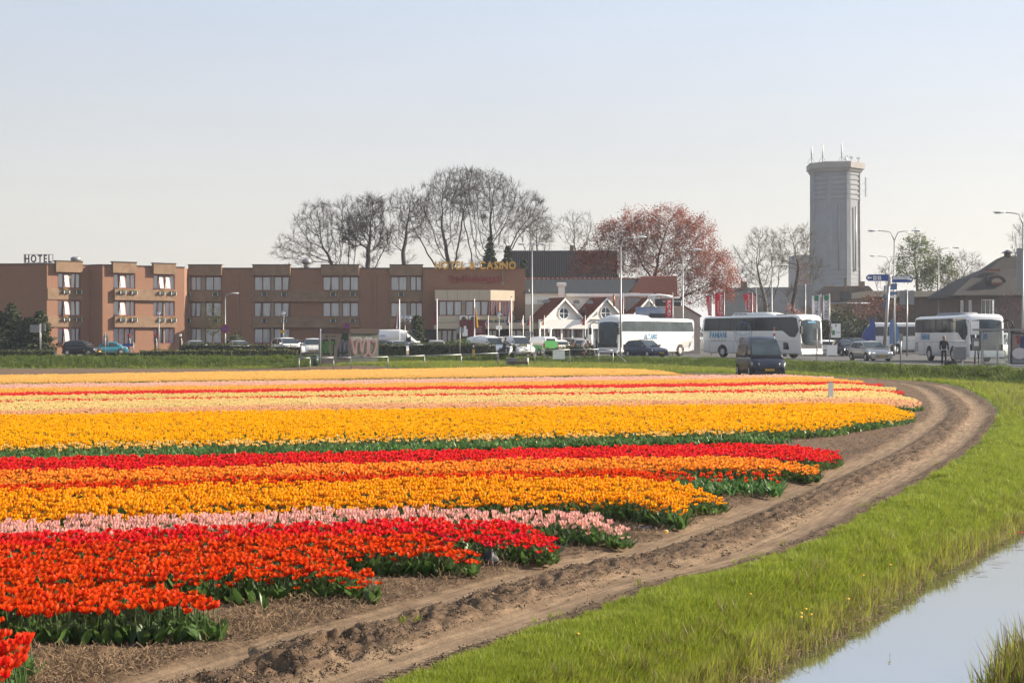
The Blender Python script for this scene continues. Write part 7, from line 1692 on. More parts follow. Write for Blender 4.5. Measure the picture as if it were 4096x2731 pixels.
def globe_lamp(label, x, d, y, zb=.9, globes=((0, 0),), tilt=0., extra=None):
 t = thing('globe_lamp', label, 'street lamp', (wx(x, d), d, zb), 0, 'globe lamps round the hotel car park'); h = wz(y, d) - zb
 b = MB(); b.tube([(0, 0, 0), (tilt, 0, h - .3)], [.06, .045], 8); b.build('pole', M_GALV, t)
 for gx, gz in globes:
  if len(globes) > 1:
   b = MB(); b.tube([(tilt, 0, h - .55), (tilt + gx, 0, h - .5), (tilt + gx, 0, h - .28)], .03, 6); b.build('arm', M_GALV, t)
  b = MB(); b.sphere((tilt + gx, 0, h + gz), .29, 14, 9); b.build('globe', M_GLOBE, t)
  b = MB(); b.cyl((tilt + gx, 0, h + gz - .34), (tilt + gx, 0, h + gz - .22), .10, .12, 8); b.cyl((tilt + gx, 0, h + gz - .22), (tilt + gx, 0, h + gz + .1), .05, .05, 6); b.build('lamp_holder', M_LAMPH, t)
 return t
globe_lamp('globe lamp before the lit second hotel wing', 636, 141, 1255)
t = globe_lamp('leaning globe lamp with a small yellow sign before the hotel centre', 1130, 140, 1254, tilt=.12)
b = MB(); b.box((.02, -.07, wz(1325, 140) - .9), (.5, .03, .26)); b.build('sign_plate', M_SYEL, t)
globe_lamp('triple globe lamp beside the French flag', 1620, 138, 1273, globes=((-.35, 0), (0.05, .03), (.48, 0)))
t = globe_lamp('globe lamp with a white panel before the entrance door', 1996, 139, 1259)
b = MB(); b.box((0, -.08, wz(1310, 139) - .9), (.62, .04, .38)); b.build('sign_plate', M_WPAINT, t)
t = thing('lantern', 'small white lantern post by the terrace', 'street lamp', at(2200, 140), 0)
b = MB(); b.cyl((0, 0, 0), (0, 0, 2.2), .05, .04, 8); b.build('pole', M_WPAINT, t)
b = MB(); b.loft([[(r * math.cos(k * PI / 3), r * math.sin(k * PI / 3), z) for k in range(6)] for r, z in ((.12, 2.2), (.2, 2.55), (.26, 2.57), (.04, 2.8))], 0, True); b.build('lamp_head', M_WPAINT, t)
def flagpole(label, x, d, ytop, bands, yflag, zb=.9, r=.05, fl=1.5, fw=.9, side=-1, group='flagpoles before the hotel', sag=.75):
 """Pole with a hanging flag: bands are colours from hoist outwards or top to bottom."""
 t = thing('flagpole', label, 'flagpole', (wx(x, d), d, zb), 0, group); h = wz(ytop, d) - zb
 b = MB(); b.tube([(0, 0, 0), (0, 0, h)], [r * 1.3, r * .8], 8); b.build('pole', M_WPAINT, t)
 b = MB(); b.sphere((0, 0, h + .04), r * 1.6, 8, 6, 0, (1, 1, .7)); b.build('finial', pm('brown_cap', (.25, .08, .05), .6), t)
 z1 = wz(yflag[0], d) - zb; z0 = wz(yflag[1], d) - zb; nb = len(bands)
 for i, m in enumerate(bands):
  b = MB(); vs = []; k = 5; rows = 9
  for rI in range(rows + 1):
   q = rI / rows; z = z1 + (z0 - z1) * q
   for c in range(k + 1):
    cc = (i + c / k) / nb; wdt = fw * (1 - sag * (1 - q) * .5) * (.30 + .22 * q)
    vs.append((side * (.04 + cc * wdt), .09 * math.sin(cc * 9 + q * 3), z - cc * .30 * (1 - q)))
  b.add(vs, [(rI * (k + 1) + c, rI * (k + 1) + c + 1, (rI + 1) * (k + 1) + c + 1, (rI + 1) * (k + 1) + c) for rI in range(rows) for c in range(k)], 0, True); b.build('flag', m, t)
 return t
def fab(n, c): return pm('flag_' + n, c, .8, var=.06, scale=4, trans=.35)
F_B, F_W, F_R, F_K, F_Y, F_O = fab('blue', (.03, .06, .24)), fab('white', (.72, .72, .70)), fab('red', (.55, .03, .04)), fab('black', (.02, .02, .02)), fab('yellow', (.80, .55, .03)), fab('orange', (.75, .28, .03))
flagpole('flagpole with a blue, white and red French flag left of the entrance block', 1598, 137.5, 1197, [F_B, F_W, F_R], (1218, 1314))
flagpole('flagpole with a dark blue and red flag at the left end of the cream bay', 1748, 137.5, 1193, [F_B, F_R], (1210, 1300), fw=.6)
flagpole('flagpole with a red and yellow flag before the cream bay', 1898, 137, 1194, [F_R, F_Y], (1225, 1310), side=1, fw=.7)
flagpole('flagpole with a red, white and blue flag at the right end of the cream bay', 2046, 137, 1190, [F_R, F_W, F_B], (1200, 1290), side=-1)
for x, lab, bands, s, d in ((1953, 'short pole with a red, white and blue striped flag before the entrance', [F_B, F_R, F_W], -1, 143), (2038, 'short pole with a dark blue flag beside the tall flagpole at the door', [F_B, F_B, F_R], -1, 143), (2093, 'short pole with a white flag with a red disc', [F_W, F_R, F_W], -1, 142), (2120, 'short pole with a red and blue flag beside the white flag', [F_R, F_B], -1, 143), (2178, 'short pole with an orange, white and green-edged flag left of the first gable', [F_O, F_W], -1, 143), (2341, 'short pole with a furled red flag between the first two gables', [F_R, F_R], -1, 142)):
 flagpole(lab, x, d, 1262, bands, (1270, 1300), fw=.62, group='short flag poles along the terrace', r=.035)
def banner(label, x0, x1, xp, y0, y1, d, mat, txt, tmat, zb=.9, taper=0., group=None, ytop=None, sub=None, th=.3, sub_h=.15):
 t = thing('banner_flag', label, 'banner', (wx(xp, d), d, zb), 0, group); zt = wz((ytop or y0) - 3, d) - zb
 b = MB(); b.tube([(0, 0, 0), (0, 0, zt)], [.055, .045], 8); b.build('pole', M_GALV, t)
 X0, X1 = wx(x0, d) - wx(xp, d), wx(x1, d) - wx(xp, d); Z0, Z1 = wz(y1, d) - zb, wz(y0, d) - zb
 vs = []; n = 10; m = 4
 for i in range(n + 1):
  q = i / n; z = Z1 + (Z0 - Z1) * q; w0 = X0 + (X1 - X0) * taper * q
  for j in range(m + 1):
   c = j / m; x = w0 + (X1 - w0) * c; vs.append((x, .05 * math.sin(q * 5 + c * 4) * (1 - c), z + (-.12 if X0 < X1 else .12) * (1 - c) * (1 - q)))
 b = MB(); b.add(vs, [(i * (m + 1) + j, i * (m + 1) + j + 1, (i + 1) * (m + 1) + j + 1, (i + 1) * (m + 1) + j) for i in range(n) for j in range(m)], 0, True); b.build('cloth', mat, t)
 # printed name running down the cloth, seen from the back and so mirrored
 xm = X0 + (X1 - X0) * (.72 if sub else .5); L = (Z1 - Z0) * .86
 if txt: text(txt, tmat, (xm - th / 2, -.075, Z0 + (Z1 - Z0) * .08), (0, 0, 1), (1, 0, 0), th, t, .01, 'lettering', width=L, joined=True, world=False)
 if sub: text(sub, tmat, (X0 + (X1 - X0) * .36 - sub_h / 2, -.075, Z0 + (Z1 - Z0) * .12), (0, 0, 1), (1, 0, 0), sub_h, t, .01, 'lettering', width=L * .62, joined=True, world=False)
 return t
M_BRED = pm('banner_red', (.62, .02, .035), .75, var=.08, scale=2, trans=.3); M_BWHITE = pm('banner_white', (.66, .62, .64), .8, var=.05, scale=2, trans=.3); M_LGREEN = pm('logo_green', (.03, .28, .13), .6, var=.05, scale=3)
g = 'red hotel banners behind the coaches'
banner('leftmost red banner with white lettering behind the white coach', 2824, 2846, 2847, 1182, 1262, 139, M_BRED, 'DE NACHTEGAAL', M_WPAINT, group=g, sub='HOTEL RESTAURANT', th=.22, sub_h=.1, taper=.4)
banner('widest red banner with white lettering, second of the four', 2860, 2894, 2897, 1170, 1266, 136, M_BRED, 'DE NACHTEGAAL', M_WPAINT, group=g, sub='HOTEL RESTAURANT', th=.3, sub_h=.12)
banner('slanting red banner, third of the four, beside a narrow one', 2971, 3006, 3009, 1172, 1252, 138, M_BRED, 'DE NACHTEGAAL', M_WPAINT, group=g, sub='HOTEL RESTAURANT', th=.26, sub_h=.11, taper=.6)
banner('narrow red banner, rightmost of the four', 3011, 3024, 3026, 1176, 1262, 139, M_BRED, 'DE NACHTEGAAL', M_WPAINT, group=g, th=.24)
banner('red sail-shaped banner with white lettering before the annex', 2663, 2690, 2691, 1195, 1268, 136, M_BRED, 'CIRQUE', M_WPAINT, ytop=1172, taper=-.1, th=.3)
banner('furled red banner on a pole behind the tall lamp by the cream coach', 2477, 2491, 2493, 1195, 1255, 140, M_BRED, '', M_WPAINT, ytop=1174)
g = 'white banners right of the white coach'
for (x0, x1, xp, y0, y1, lab) in ((3248, 3281, 3283, 1178, 1282, 'white SERCOM banner nearest the grey sign back'), (3292, 3316, 3318, 1176, 1282, 'white SERCOM banner beside the number board')):
 t = banner(lab, x0, x1, xp, y0, y1, 134, M_BWHITE, 'SERCOM', pm('dark_print', (.06, .06, .08), .6), group=g, th=.32)
 b = MB(); X = wx((x0 + x1) / 2, 134) - wx(xp, 134); b.box((X, -.09, wz(y0 + 14, 134) - .9), (.42, .02, .5)); b.build('logo', M_LGREEN, t)
def sign_back(label, x0, x1, y0, y1, xp, d, zb=.9, bars=2, pr=.075):
 t = thing('road_sign', label, 'road sign', (wx(xp, d), d, zb), 0); X0, X1 = wx(x0, d) - wx(xp, d), wx(x1, d) - wx(xp, d); Z0, Z1 = wz(y1, d) - zb, wz(y0, d) - zb
 b = MB(); b.box(((X0 + X1) / 2, 0, (Z0 + Z1) / 2), (X1 - X0, .04, Z1 - Z0)); b.build('panel', M_SIGNBACK, t)
 b = MB(); b.tube([(0, -.08, 0), (0, -.08, Z1 + .1)], pr, 8); b.build('pole', M_GALV, t)
 for k in range(bars):
  b = MB(); z = Z0 + (Z1 - Z0) * (.15 + .7 * k / max(1, bars - 1)); b.box(((X0 + X1) / 2, -.045, z), ((X1 - X0) * .7, .05, .07)); b.build('brace', M_GALV, t)
 for s in (.25, .75):
  b = MB(); b.box((X0 + (X1 - X0) * s, -.035, (Z0 + Z1) / 2), (.05, .03, (Z1 - Z0) * .8)); b.build('stiffener', M_GALV, t)
 return t
sign_back('large grey back of a road sign before the bare trees left of the tower', 3193, 3250, 1141, 1230, 3220, 137, bars=3)
sign_back('grey back of a road sign before the flat-roofed building', 3599, 3656, 1162, 1219, 3627, 130)
sign_back('tall dark grey panel at the right frame edge', 4067, 4130, 993, 1176, 4098, 112)
sign_back('small white sign back on a leaning post before the cypresses', 120, 157, 1299, 1330, 161, 126, bars=1, pr=.04)
sign_back('small grey plate facing sideways beside the white sign back', 171, 183, 1298, 1325, 165, 127, bars=1, pr=.035)
t = thing('road_sign', 'triangular grey sign back with a plate below before the teal car', 'road sign', at(422, 123.5, .85))
b = MB(); h = wz(1330, 123.5) - .85; b.prism([(-.3, 0, h - .52), (.3, 0, h - .52), (0, 0, h)], (0, .03, 0)); b.build('triangle', M_SIGNBACK, t); b = MB(); b.box((0, 0, h - .82), (.55, .03, .45)); b.build('plate', M_SIGNBACK, t)
b = MB(); b.cyl((0, -.04, 0), (0, -.04, h), .035, n=8); b.build('pole', M_GALV, t)
t = thing('road_sign', 'grey inverted triangular sign back by the double-armed lamp', 'road sign', at(2121, 129))
h = wz(1326, 129) - .9; b = MB(); b.prism([(-.42, 0, h), (.42, 0, h), (0, 0, h - .72)], (0, .03, 0)); b.build('triangle', M_SIGNBACK, t); b = MB(); b.cyl((0, -.04, 0), (0, -.04, h), .04, n=8); b.build('pole', M_GALV, t)
t = thing('road_sign', 'round grey sign back on a post beside the yellow bollard', 'road sign', at(1840, 121.5, .88))
h = wz(1322, 121.5) - .88; b = MB(); b.prism([(.34 * math.cos(k * PI / 10), 0, h + .34 * math.sin(k * PI / 10)) for k in range(20)], (0, .03, 0)); b.build('disc', M_SIGNBACK, t); b = MB(); b.cyl((0, -.03, 0), (0, -.03, h + .3), .035, n=8); b.build('pole', M_GALV, t)
t = thing('road_sign', 'round no-stopping sign with red rim showing above the graffiti hut', 'road sign', at(1386, 125)); round_sign(t, wz(1302, 125) - .9, r=.29); b = MB(); b.cyl((0, 0, 0), (0, 0, wz(1290, 125) - .9), .04, n=8); b.build('pole', M_GALV, t)
t = thing('road_sign', 'grey square plate on a thin post before the white coach', 'road sign', at(3267, 99, .89)); h = wz(1313, 99) - .89
b = MB(); b.box((0, 0, h - .4), (.55, .03, .85)); b.build('plate', M_SIGNBACK, t); b = MB(); b.cyl((0, -.04, 0), (0, -.04, h), .035, n=8); b.build('pole', M_GALV, t)
t = thing('marker_post', 'red and white marker post before the white coach', 'post', at(3097, 112, .89)); h = wz(1309, 112) - .89
b = MB(); b.cyl((0, 0, 0), (0, 0, h), .04, n=8); b.build('pole', M_GALV, t)
for k in range(3):
 b = MB(); b.box((0, -.03, h - .15 - .22 * k), (.14, .06, .2)); b.build('band', M_SRED if k % 2 == 0 else M_WPAINT, t)
t = thing('marker_post', 'thin grey post with a small box on the cycle path before the silver hatchback', 'post', at(3603, 78.5, .89)); h = wz(1335, 78.5) - .89
b = MB(); b.cyl((0, 0, -.1), (0, 0, h), .04, n=8); b.build('pole', M_GALV, t); b = MB(); b.box((0, -.02, h - .2), (.22, .1, .35)); b.build('box', M_SIGNBACK, t)
d = 128.; t = thing('direction_sign', 'direction post with blue arrow boards pointing left and right', 'road sign', at(3548, d, .95))
def dz(y): return wz(y, d) - .95
def dx(x): return wx(x, d) - wx(3548, d)
b = MB(); b.tube([(-.28, 0, 0), (.22, 0, dz(1098))], [.17, .13], 10); b.build('post', M_GALV, t)
def arrow_board(x0, x1, y0, y1, y, left, mat=M_SBLUE, name='arrow_board'):
 X0, X1, Z0, Z1 = dx(x0), dx(x1), dz(y1), dz(y0); m = (Z0 + Z1) / 2; e = (Z1 - Z0) * .35
 p = [(X0 + e, Z0), (X1, Z0), (X1, Z1), (X0 + e, Z1), (X0, Z1 - e), (X0, Z0 + e)] if left else [(X0, Z0), (X1 - e, Z0), (X1, Z0 + e), (X1, Z1 - e), (X1 - e, Z1), (X0, Z1)]
 b = MB(); b.prism([(x, y, z) for x, z in p], (0, .12, 0)); o = b.build(name, mat, t)
 b = MB(); xa = X0 + .14 if left else X1 - .14; s = -1 if left else 1; h = (Z1 - Z0) * .28
 b.prism([(xa + s * .08, y - .006, m), (xa - s * .14, y - .006, m + h), (xa - s * .10, y - .006, m + h * .35), (xa - s * .38, y - .006, m + h * .3), (xa - s * .38, y - .006, m - h * .3), (xa - s * .10, y - .006, m - h * .35), (xa - s * .14, y - .006, m - h)], (0, -.01, 0)); b.build('arrow', M_WPAINT, t)
arrow_board(3464, 3551, 1098, 1124, -.1, True); arrow_board(3568, 3651, 1104, 1130, -.12, False)
for x, nm in ((3498, 'bed_pictogram'), (3516, 'fork_pictogram')):
 b = MB(); b.box((dx(x), -.11, dz(1112)), (.30, .02, .34)); b.build('pictogram_plate', M_WPAINT, t)
 b = MB()
 if nm[0] == 'b': b.box((dx(x), -.125, dz(1113)), (.22, .01, .05)); b.box((dx(x) - .1, -.125, dz(1112.5)), (.03, .01, .12)); b.box((dx(x) + .02, -.125, dz(1111)), (.12, .01, .05))
 else: b.para((dx(x) - .1, -.13, dz(1112) - .12), (.03, 0, 0), (0, .01, 0), (.17, 0, .24)); b.para((dx(x) + .07, -.142, dz(1112) - .12), (.03, 0, 0), (0, .01, 0), (-.17, 0, .24))
 b.build(nm, M_DMETAL, t)
b = MB(); b.box((dx(3604), -.13, dz(1111.5)), (1.5, .02, .26)); b.build('name_plate', M_WPAINT, t)
text('Meer en Duin', pm('dark_print', (0, 0, 0)), (dx(3577), -.145, dz(1114)), (1, 0, 0), (0, 0, 1), .17, t, .006, 'lettering', width=1.15, joined=True, world=False)
M_FBLUE = pm('faded_blue_board', (.10, .22, .48), .6, var=.12, scale=2)
for (x0, x1, y0, y1, yy, lf) in ((3538, 3545, 1140, 1163, .15, True), (3551, 3590, 1133, 1160, .2, False), (3537, 3545, 1176, 1198, .15, True), (3552, 3592, 1166, 1180, .2, False), (3536, 3543, 1206, 1232, .15, True)):
 b = MB(); b.prism([(dx(x0), yy, dz(y1)), (dx(x1), yy, dz(y1 - 2)), (dx(x1), yy, dz(y0)), (dx(x0), yy, dz(y0 + 3))], (0, .06, 0)); b.build('side_board', M_FBLUE, t)
b = MB(); b.box((dx(3562), .17, dz(1140)), (.26, .03, .2)); b.build('orange_plate', pm('orange_plate', (.75, .30, .03), .6), t)
b = MB(); b.box((dx(3570), .17, dz(1187)), (.85, .05, .2)); b.build('name_plate', M_WPAINT, t)
def drop(label, pts, d, mat):
 t = thing('blue_drop_board', label, 'signboard', (wx(3500 if pts[0][0] < 3530 else 3580, d), d, .98), 0); o = t.location
 b = MB(); b.prism([(wx(x, d) - o.x, 0, wz(y, d) - .98) for x, y in pts], (0, .25, 0)); b.build('board', mat, t)
 b = MB()
 for s in (-.4, .4): b.cyl((s + (wx(pts[0][0] , d) - o.x) * .3, .12, 0), (s + (wx(pts[0][0], d) - o.x) * .3, .12, .5), .05, n=6)
 b.build('stand', M_GALV, t)
drop('dark blue drop-shaped board left of the lamp posts', [(3450, 1361), (3449, 1345), (3455, 1328), (3466, 1310), (3474, 1307), (3480, 1298), (3480, 1285), (3475, 1273), (3484, 1272), (3496, 1282), (3502, 1300), (3503, 1361)], 139, pm('deep_blue_board', (.02, .07, .34), .5, var=.06, scale=2))
drop('pale blue half-drop board behind the lamp posts', [(3560, 1376), (3560, 1300), (3566, 1280), (3577, 1271), (3586, 1292), (3592, 1310), (3597, 1335), (3592, 1365), (3584, 1374)], 140, pm('pale_blue_board', (.13, .30, .62), .5, var=.06, scale=2))
t = thing('number_board', 'white board with the number 9 and a green mark under the white banners', 'signboard', at(3343, 134)); d = 134.
b = MB(); b.box((0, 0, wz(1322, d) - .9), (.92, .12, wz(1294, d) - wz(1350, d))); b.build('board', M_WPAINT, t)
text('9', pm('dark_print', (0, 0, 0)), (-.10, -.07, wz(1309, d) - .9), (1, 0, 0), (0, 0, 1), .30, t, .01, 'number', world=False)
b = MB(); b.box((-.24, -.07, wz(1330, d) - .9), (.26, .02, .45)); b.build('logo', M_LGREEN, t); b = MB(); b.box((.18, -.07, wz(1329, d) - .9), (.42, .02, .06)); b.build('text_line', M_PGREY, t)
t = thing('fence_panel', 'low white fence panel behind the white coach front', 'fence', at(3328, 131)); b = MB(); b.box((0, 0, .55), (.98, .06, .95)); b.build('panel', M_WPAINT, t); b = MB(); b.box((-.45, 0, .5), (.07, .09, 1.0)); b.box((.45, 0, .5), (.07, .09, 1.0)); b.build('post', M_WPAINT, t)
for x, lab in ((515, 'black charging post with a red top left of the second wing windows'), (621, 'black charging post with a red top by the globe lamp'), (721, 'black post with a white lamp head at the wing corner')):
 t = thing('charging_post', lab, 'charging post', at(x, 142.5)); h = wz(1345, 142.5) - .9
 b = MB(); b.box((0, 0, h * .5), (.16, .14, h)); b.build('column', M_TRIM, t); b = MB(); b.box((0, -.02, h + .12), (.2, .16, .24)); b.build('head', M_SRED if x < 700 else M_WPAINT, t)
 b = MB(); b.tube([(.1, -.06, h * .9), (.2, -.1, h * .7), (.16, -.1, h * .45)], .03, 6); b.build('cable', M_WPAINT, t)
t = thing('notice_frame', 'metal frame with a blue notice strip between the charging posts', 'sign', at(512, 133)); z1 = wz(1367, 133) - .9
b = MB()
for x in (-.52, .52): b.cyl((x, 0, 0), (x, 0, z1), .04, n=8)
b.box((0, 0, z1), (1.05, .05, .06)); b.box((0, 0, z1 * .5), (1.05, .05, .05)); b.build('frame', M_GALV, t); b = MB(); b.box((0, -.03, z1 - .28), (.98, .03, .28)); b.build('board', M_SBLUE, t)
for x, w, lab in ((680, .45, 'larger pale boulder before the hotel wing'), (705, .3, 'smaller boulder beside the larger pale one')):
 b = MB(); b.sphere((0, 0, w * .4), w * .7, 9, 6, 0, (1, .8, .75)); rr = random.Random(x); b.v = [(p[0] + rr.uniform(-.05, .05), p[1] + rr.uniform(-.05, .05), max(0, p[2] + rr.uniform(-.05, .05))) for p in b.v]
 o = b.build('boulder', pm('boulder_stone', (.30, .26, .22), .9, var=.2, scale=3)); o.location = at(x, 131); tag(o, lab, 'boulder')
t = thing('bar_gate', 'grey metal bar gate left of the graffiti hut', 'gate', at(1240, 115.5, .8)); wg = wx(1276, 115.5) - wx(1203, 115.5)
b = MB(); b.box((0, 0, 1.25), (wg, .05, .06)); b.box((0, 0, .18), (wg, .05, .06)); b.build('frame', M_GALV, t)
for s in (-1, 1):
 b = MB(); b.box((s * wg / 2, 0, .65), (.10, .10, 1.35)); b.build('post', M_GALV, t)
for k in range(13):
 b = MB(); b.cyl((-wg / 2 + wg * (k + 1) / 14, 0, .2), (-wg / 2 + wg * (k + 1) / 14, 0, 1.24), .02, n=6); b.build('bar', M_GALV, t)
d = 113.; hut = thing('graffiti_hut', 'small flat-roofed brick hut covered in green and pink graffiti', 'hut', (wx(1400, d), d, .6))
c0 = Vector((wx(1400, d), d, 0)); lf = Vector((wx(1277, d + .5), d + .55, 0)); rt = Vector((wx(1514, d + .75), d + .75, 0)); zt_ = wz(1315, d); zb_ = .45
M_HUT = pm('hut_brick', (.42, .33, .26), .92, var=.2, scale=2, bump=.3, bscale=20); M_HUTG = pm('hut_green_paint', (.16, .19, .14), .85, var=.25, scale=.9, col2=(.24, .26, .20))
back = Vector((0, 3.2, 0))
b = MB(); zc = wz(1334, d)
b.quad((lf.x, lf.y, zb_), (c0.x, c0.y, zb_), (c0.x, c0.y, zc), (lf.x, lf.y, zc)); b.quad((lf.x, lf.y + 3, zb_), (lf.x, lf.y, zb_), (lf.x, lf.y, zc), (lf.x, lf.y + 3, zc)); b.quad((rt.x, rt.y, zb_), (rt.x - .7, rt.y + 3, zb_), (rt.x - .7, rt.y + 3, zc), (rt.x, rt.y, zc)); b.quad((rt.x - .7, rt.y + 3, zb_), (lf.x, lf.y + 3, zb_), (lf.x, lf.y + 3, zc), (rt.x - .7, rt.y + 3, zc)); b.build('wall', M_HUT, hut, True)
b = MB(); b.quad((c0.x, c0.y, zb_), (rt.x, rt.y, zb_), (rt.x, rt.y, zc), (c0.x, c0.y, zc)); b.build('painted_wall', M_HUTG, hut, True)
b = MB(); pts = [(lf.x - .06, lf.y - .06), (c0.x, c0.y - .08), (rt.x + .06, rt.y - .06), (rt.x - .62, rt.y + 3.1), (lf.x - .06, lf.y + 3.1)]
b.prism([(x, y, zc) for x, y in pts], (0, 0, zt_ - zc)); b.build('roof_fascia', pm('hut_fascia', (.15, .105, .09), .9, var=.2, scale=3), hut, True)
b = MB(); b.cyl((lf.x + .12, lf.y - .12, zb_), (lf.x + .12, lf.y - .12, zt_ - .02), .05, n=8); b.build('drainpipe', M_WPAINT, hut, True)
ul = (c0 - lf).normalized(); ur = (rt - c0).normalized(); nl = Vector((ul.y, -ul.x, 0)); nr = Vector((ur.y, -ur.x, 0))
def onw(o, u, n, a, z, k=.015): p = o + u * a + n * k; return (p.x, p.y, z)
def yz(y): return wz(y, d)
text('MRT', pm('graffiti_black', (.02, .02, .02), .8), onw(lf, ul, nl, .10, yz(1412), .012), ul, (0, 0, 1), .98, hut, .004, 'graffiti_outline', width=1.25, bold=.12, joined=True)
text('MRT', pm('graffiti_green', (.14, .33, .08), .75, var=.15, scale=3), onw(lf, ul, nl, .16, yz(1409), .024), ul, (0, 0, 1), .86, hut, .004, 'graffiti', width=1.12, bold=.065, joined=True)
text('MR.T SEMY', pm('graffiti_black', (.02, .02, .02), .8), onw(lf, ul, nl, .5, yz(1351), .012), ul, (0, 0, 1), .2, hut, .004, 'graffiti', width=.95, joined=True)
def scrawl(o, u, n, pts, r, mat, k, nm='graffiti'):
 b = MB(); P = catmull(pts, 5); b.tube([onw(o, u, n, a, z, k) for a, z in P], r, 6, sm=False); q = Vector(o) + n * k
 b.v = [tuple(Vector(v) - n * ((Vector(v) - q).dot(n)) * .993) for v in b.v]; b.build(nm, mat, hut, True)
M_GP = pm('graffiti_pink', (.42, .27, .27), .8, var=.15, scale=3); M_GB = pm('graffiti_brown', (.24, .09, .05), .8, var=.15, scale=3); M_GW = pm('graffiti_white', (.46, .44, .43), .8, var=.2, scale=5); M_GV = pm('graffiti_violet', (.20, .17, .24), .8, var=.15, scale=3); M_GD = pm('graffiti_dark_green', (.05, .075, .055), .85, var=.2, scale=2)
b = MB(); b.prism([onw(lf, ul, nl, a, z, .006) for a, z in ((1.5, .9), (2.46, .9), (2.46, 3.05), (1.95, 3.0), (1.75, 2.1), (1.55, 1.6))], nl * .006); b.build('graffiti_ground', M_GD, hut, True)
for pts in ([(1.75, 1.45), (1.85, 2.2), (2.05, 2.25), (2.1, 1.5)], [(2.15, 1.45), (2.2, 2.1), (2.38, 2.2), (2.42, 1.5)], [(1.7, 1.2), (2.0, 1.0), (2.4, 1.25)]): scrawl(lf, ul, nl, pts, .10, M_GV, .02); scrawl(lf, ul, nl, [(a + .05, z + .12) for a, z in pts], .02, M_GW, .032, 'graffiti_line')
hz = lambda v: .75 + v * 1.9
for pts in ([(.05, .95), (.35, .25), (.5, .75), (.75, .85), (.9, .3)], [(.95, .35), (1.1, .8), (1.4, .75), (1.35, .3), (1.0, .15)], [(1.55, .85), (1.5, .35), (1.8, .2), (2.1, .6), (2.0, .85), (1.75, .75)]):
 P = [(a, hz(z)) for a, z in pts]; scrawl(c0, ur, nr, P, .14, M_GB, .02); scrawl(c0, ur, nr, [(a + .06, z + .06) for a, z in P], .09, M_GP, .035); scrawl(c0, ur, nr, [(a - .12, z + .16) for a, z in P], .010, M_GW, .05, 'graffiti_line')
b = MB(); rr = random.Random(5); prof = [(a, hz(.86) + rr.uniform(-.1, .16)) for a in np.linspace(.02, 2.25, 14)]
b.prism([onw(c0, ur, nr, a, z + .18, .012) for a, z in prof] + [onw(c0, ur, nr, a, z - .12, .012) for a, z in reversed(prof)], nr * .004); b.build('graffiti_white_patch', M_GW, hut, True)
t = thing('bin', 'small dark green bin in the grass left of the hut', 'bin', (wx(1262, 108), 108, .45)); b = MB(); b.cyl((0, 0, 0), (0, 0, .75), .22, .25, 12); b.build('body', pm('dark_green_plastic', (.01, .05, .04), .5), t); b = MB(); b.cyl((0, 0, .75), (0, 0, .82), .27, .2, 12); b.build('lid', pm('dark_green_plastic', (0, 0, 0)), t)
PR = [(1196, 106.5), (1240, 106.8), (1334, 107.2), (1404, 107.2), (1551, 107.6), (1698, 108.2), (1845, 108.8), (1992, 109.4), (2139, 109.8), (2279, 110.2), (2394, 110.4), (2452, 110.4)]
fn = thing('pipe_fence', 'long grey pipe rail fence on posts along the grass verge', 'fence', (wx(1845, 108.8), 108.8, .5))
tops = []
for i, (x, d) in enumerate(PR):
 X = wx(x, d); tg_, ar_, tw_, te_, dr_ = zones(np.array([X]), np.array([d])); z0 = float(ground_z(np.array([X]), np.array([d]), tg_, tw_, te_, dr_)[0]); zt1 = wz([1432, 1431, 1430, 1430, 1427, 1422, 1418, 1412, 1404, 1398, 1397, 1402][i], d)
 b = MB(); b.cyl((X, d, z0 - .1), (X, d, zt1), .042, n=8); b.build('post', M_GALV, fn, True); tops.append((X, d, zt1))
tops.append((wx(2505, 109), 109, .72))
for a, c in zip(tops[:-1], tops[1:]):
 b = MB(); b.cyl(a, c, .038, n=8); b.build('rail', M_GALV, fn, True)
t = thing('blank_signboard', 'white blank signboard fixed to the pipe fence', 'panel', (wx(2235, 109.9), 109.9, .6)); b = MB(); b.box((0, -.08, wz(1419, 109.9) - .6), (.95, .03, .66)); b.build('panel', M_WPAINT, t); b = MB(); b.box((0, -.05, .4), (.9, .04, .05)); b.build('bracket', M_GALV, t)
t = thing('yellow_bollard', 'yellow bollard with a dark top on the path edge', 'bollard', (wx(1894, 121), 121, .88)); b = MB(); b.box((0, 0, .36), (.2, .2, .72)); b.build('column', M_SYEL, t); b = MB(); b.box((0, 0, .95), (.14, .14, .44)); b.build('cap', M_TRIM, t); b = MB(); b.box((0, -.072, 1.0), (.10, .01, .2)); b.build('label_plate', M_WPAINT, t)
t = thing('concrete_culvert', 'grey concrete box with a rusty brown wall half sunk in the verge', 'culvert', (wx(2065, 106.5), 106.5, .3)); d = 106.5
b = MB(); b.box((-.3, 0, wz(1438, d) - .3 - .25), (1.0, .9, .75)); b.build('box', pm('old_concrete', (.30, .28, .26), .9, var=.2, scale=3), t); b = MB(); b.box((.15, -.3, .2), (1.5, .5, .6)); b.build('rusty_wall', pm('rust_brown', (.14, .09, .06), .9, var=.3, scale=3), t)
b = MB(); b.prism([(.55, -.3, .5), (1.05, -.3, .5), (.95, -.3, .82), (.62, -.3, .78)], (0, .5, 0)); b.build('white_block', M_PIER, t)
t = thing('white_post', 'short white post beside the concrete culvert', 'post', (wx(2111, 106), 106, .3)); b = MB(); b.cyl((0, 0, 0), (0, 0, wz(1430, 106) - .3), .05, n=8); b.build('column', M_WPAINT, t)
b = MB(); b.box((0, 0, wz(1430, 106) - .27), (.12, .12, .06)); b.build('cap', M_SIGNBACK, t)
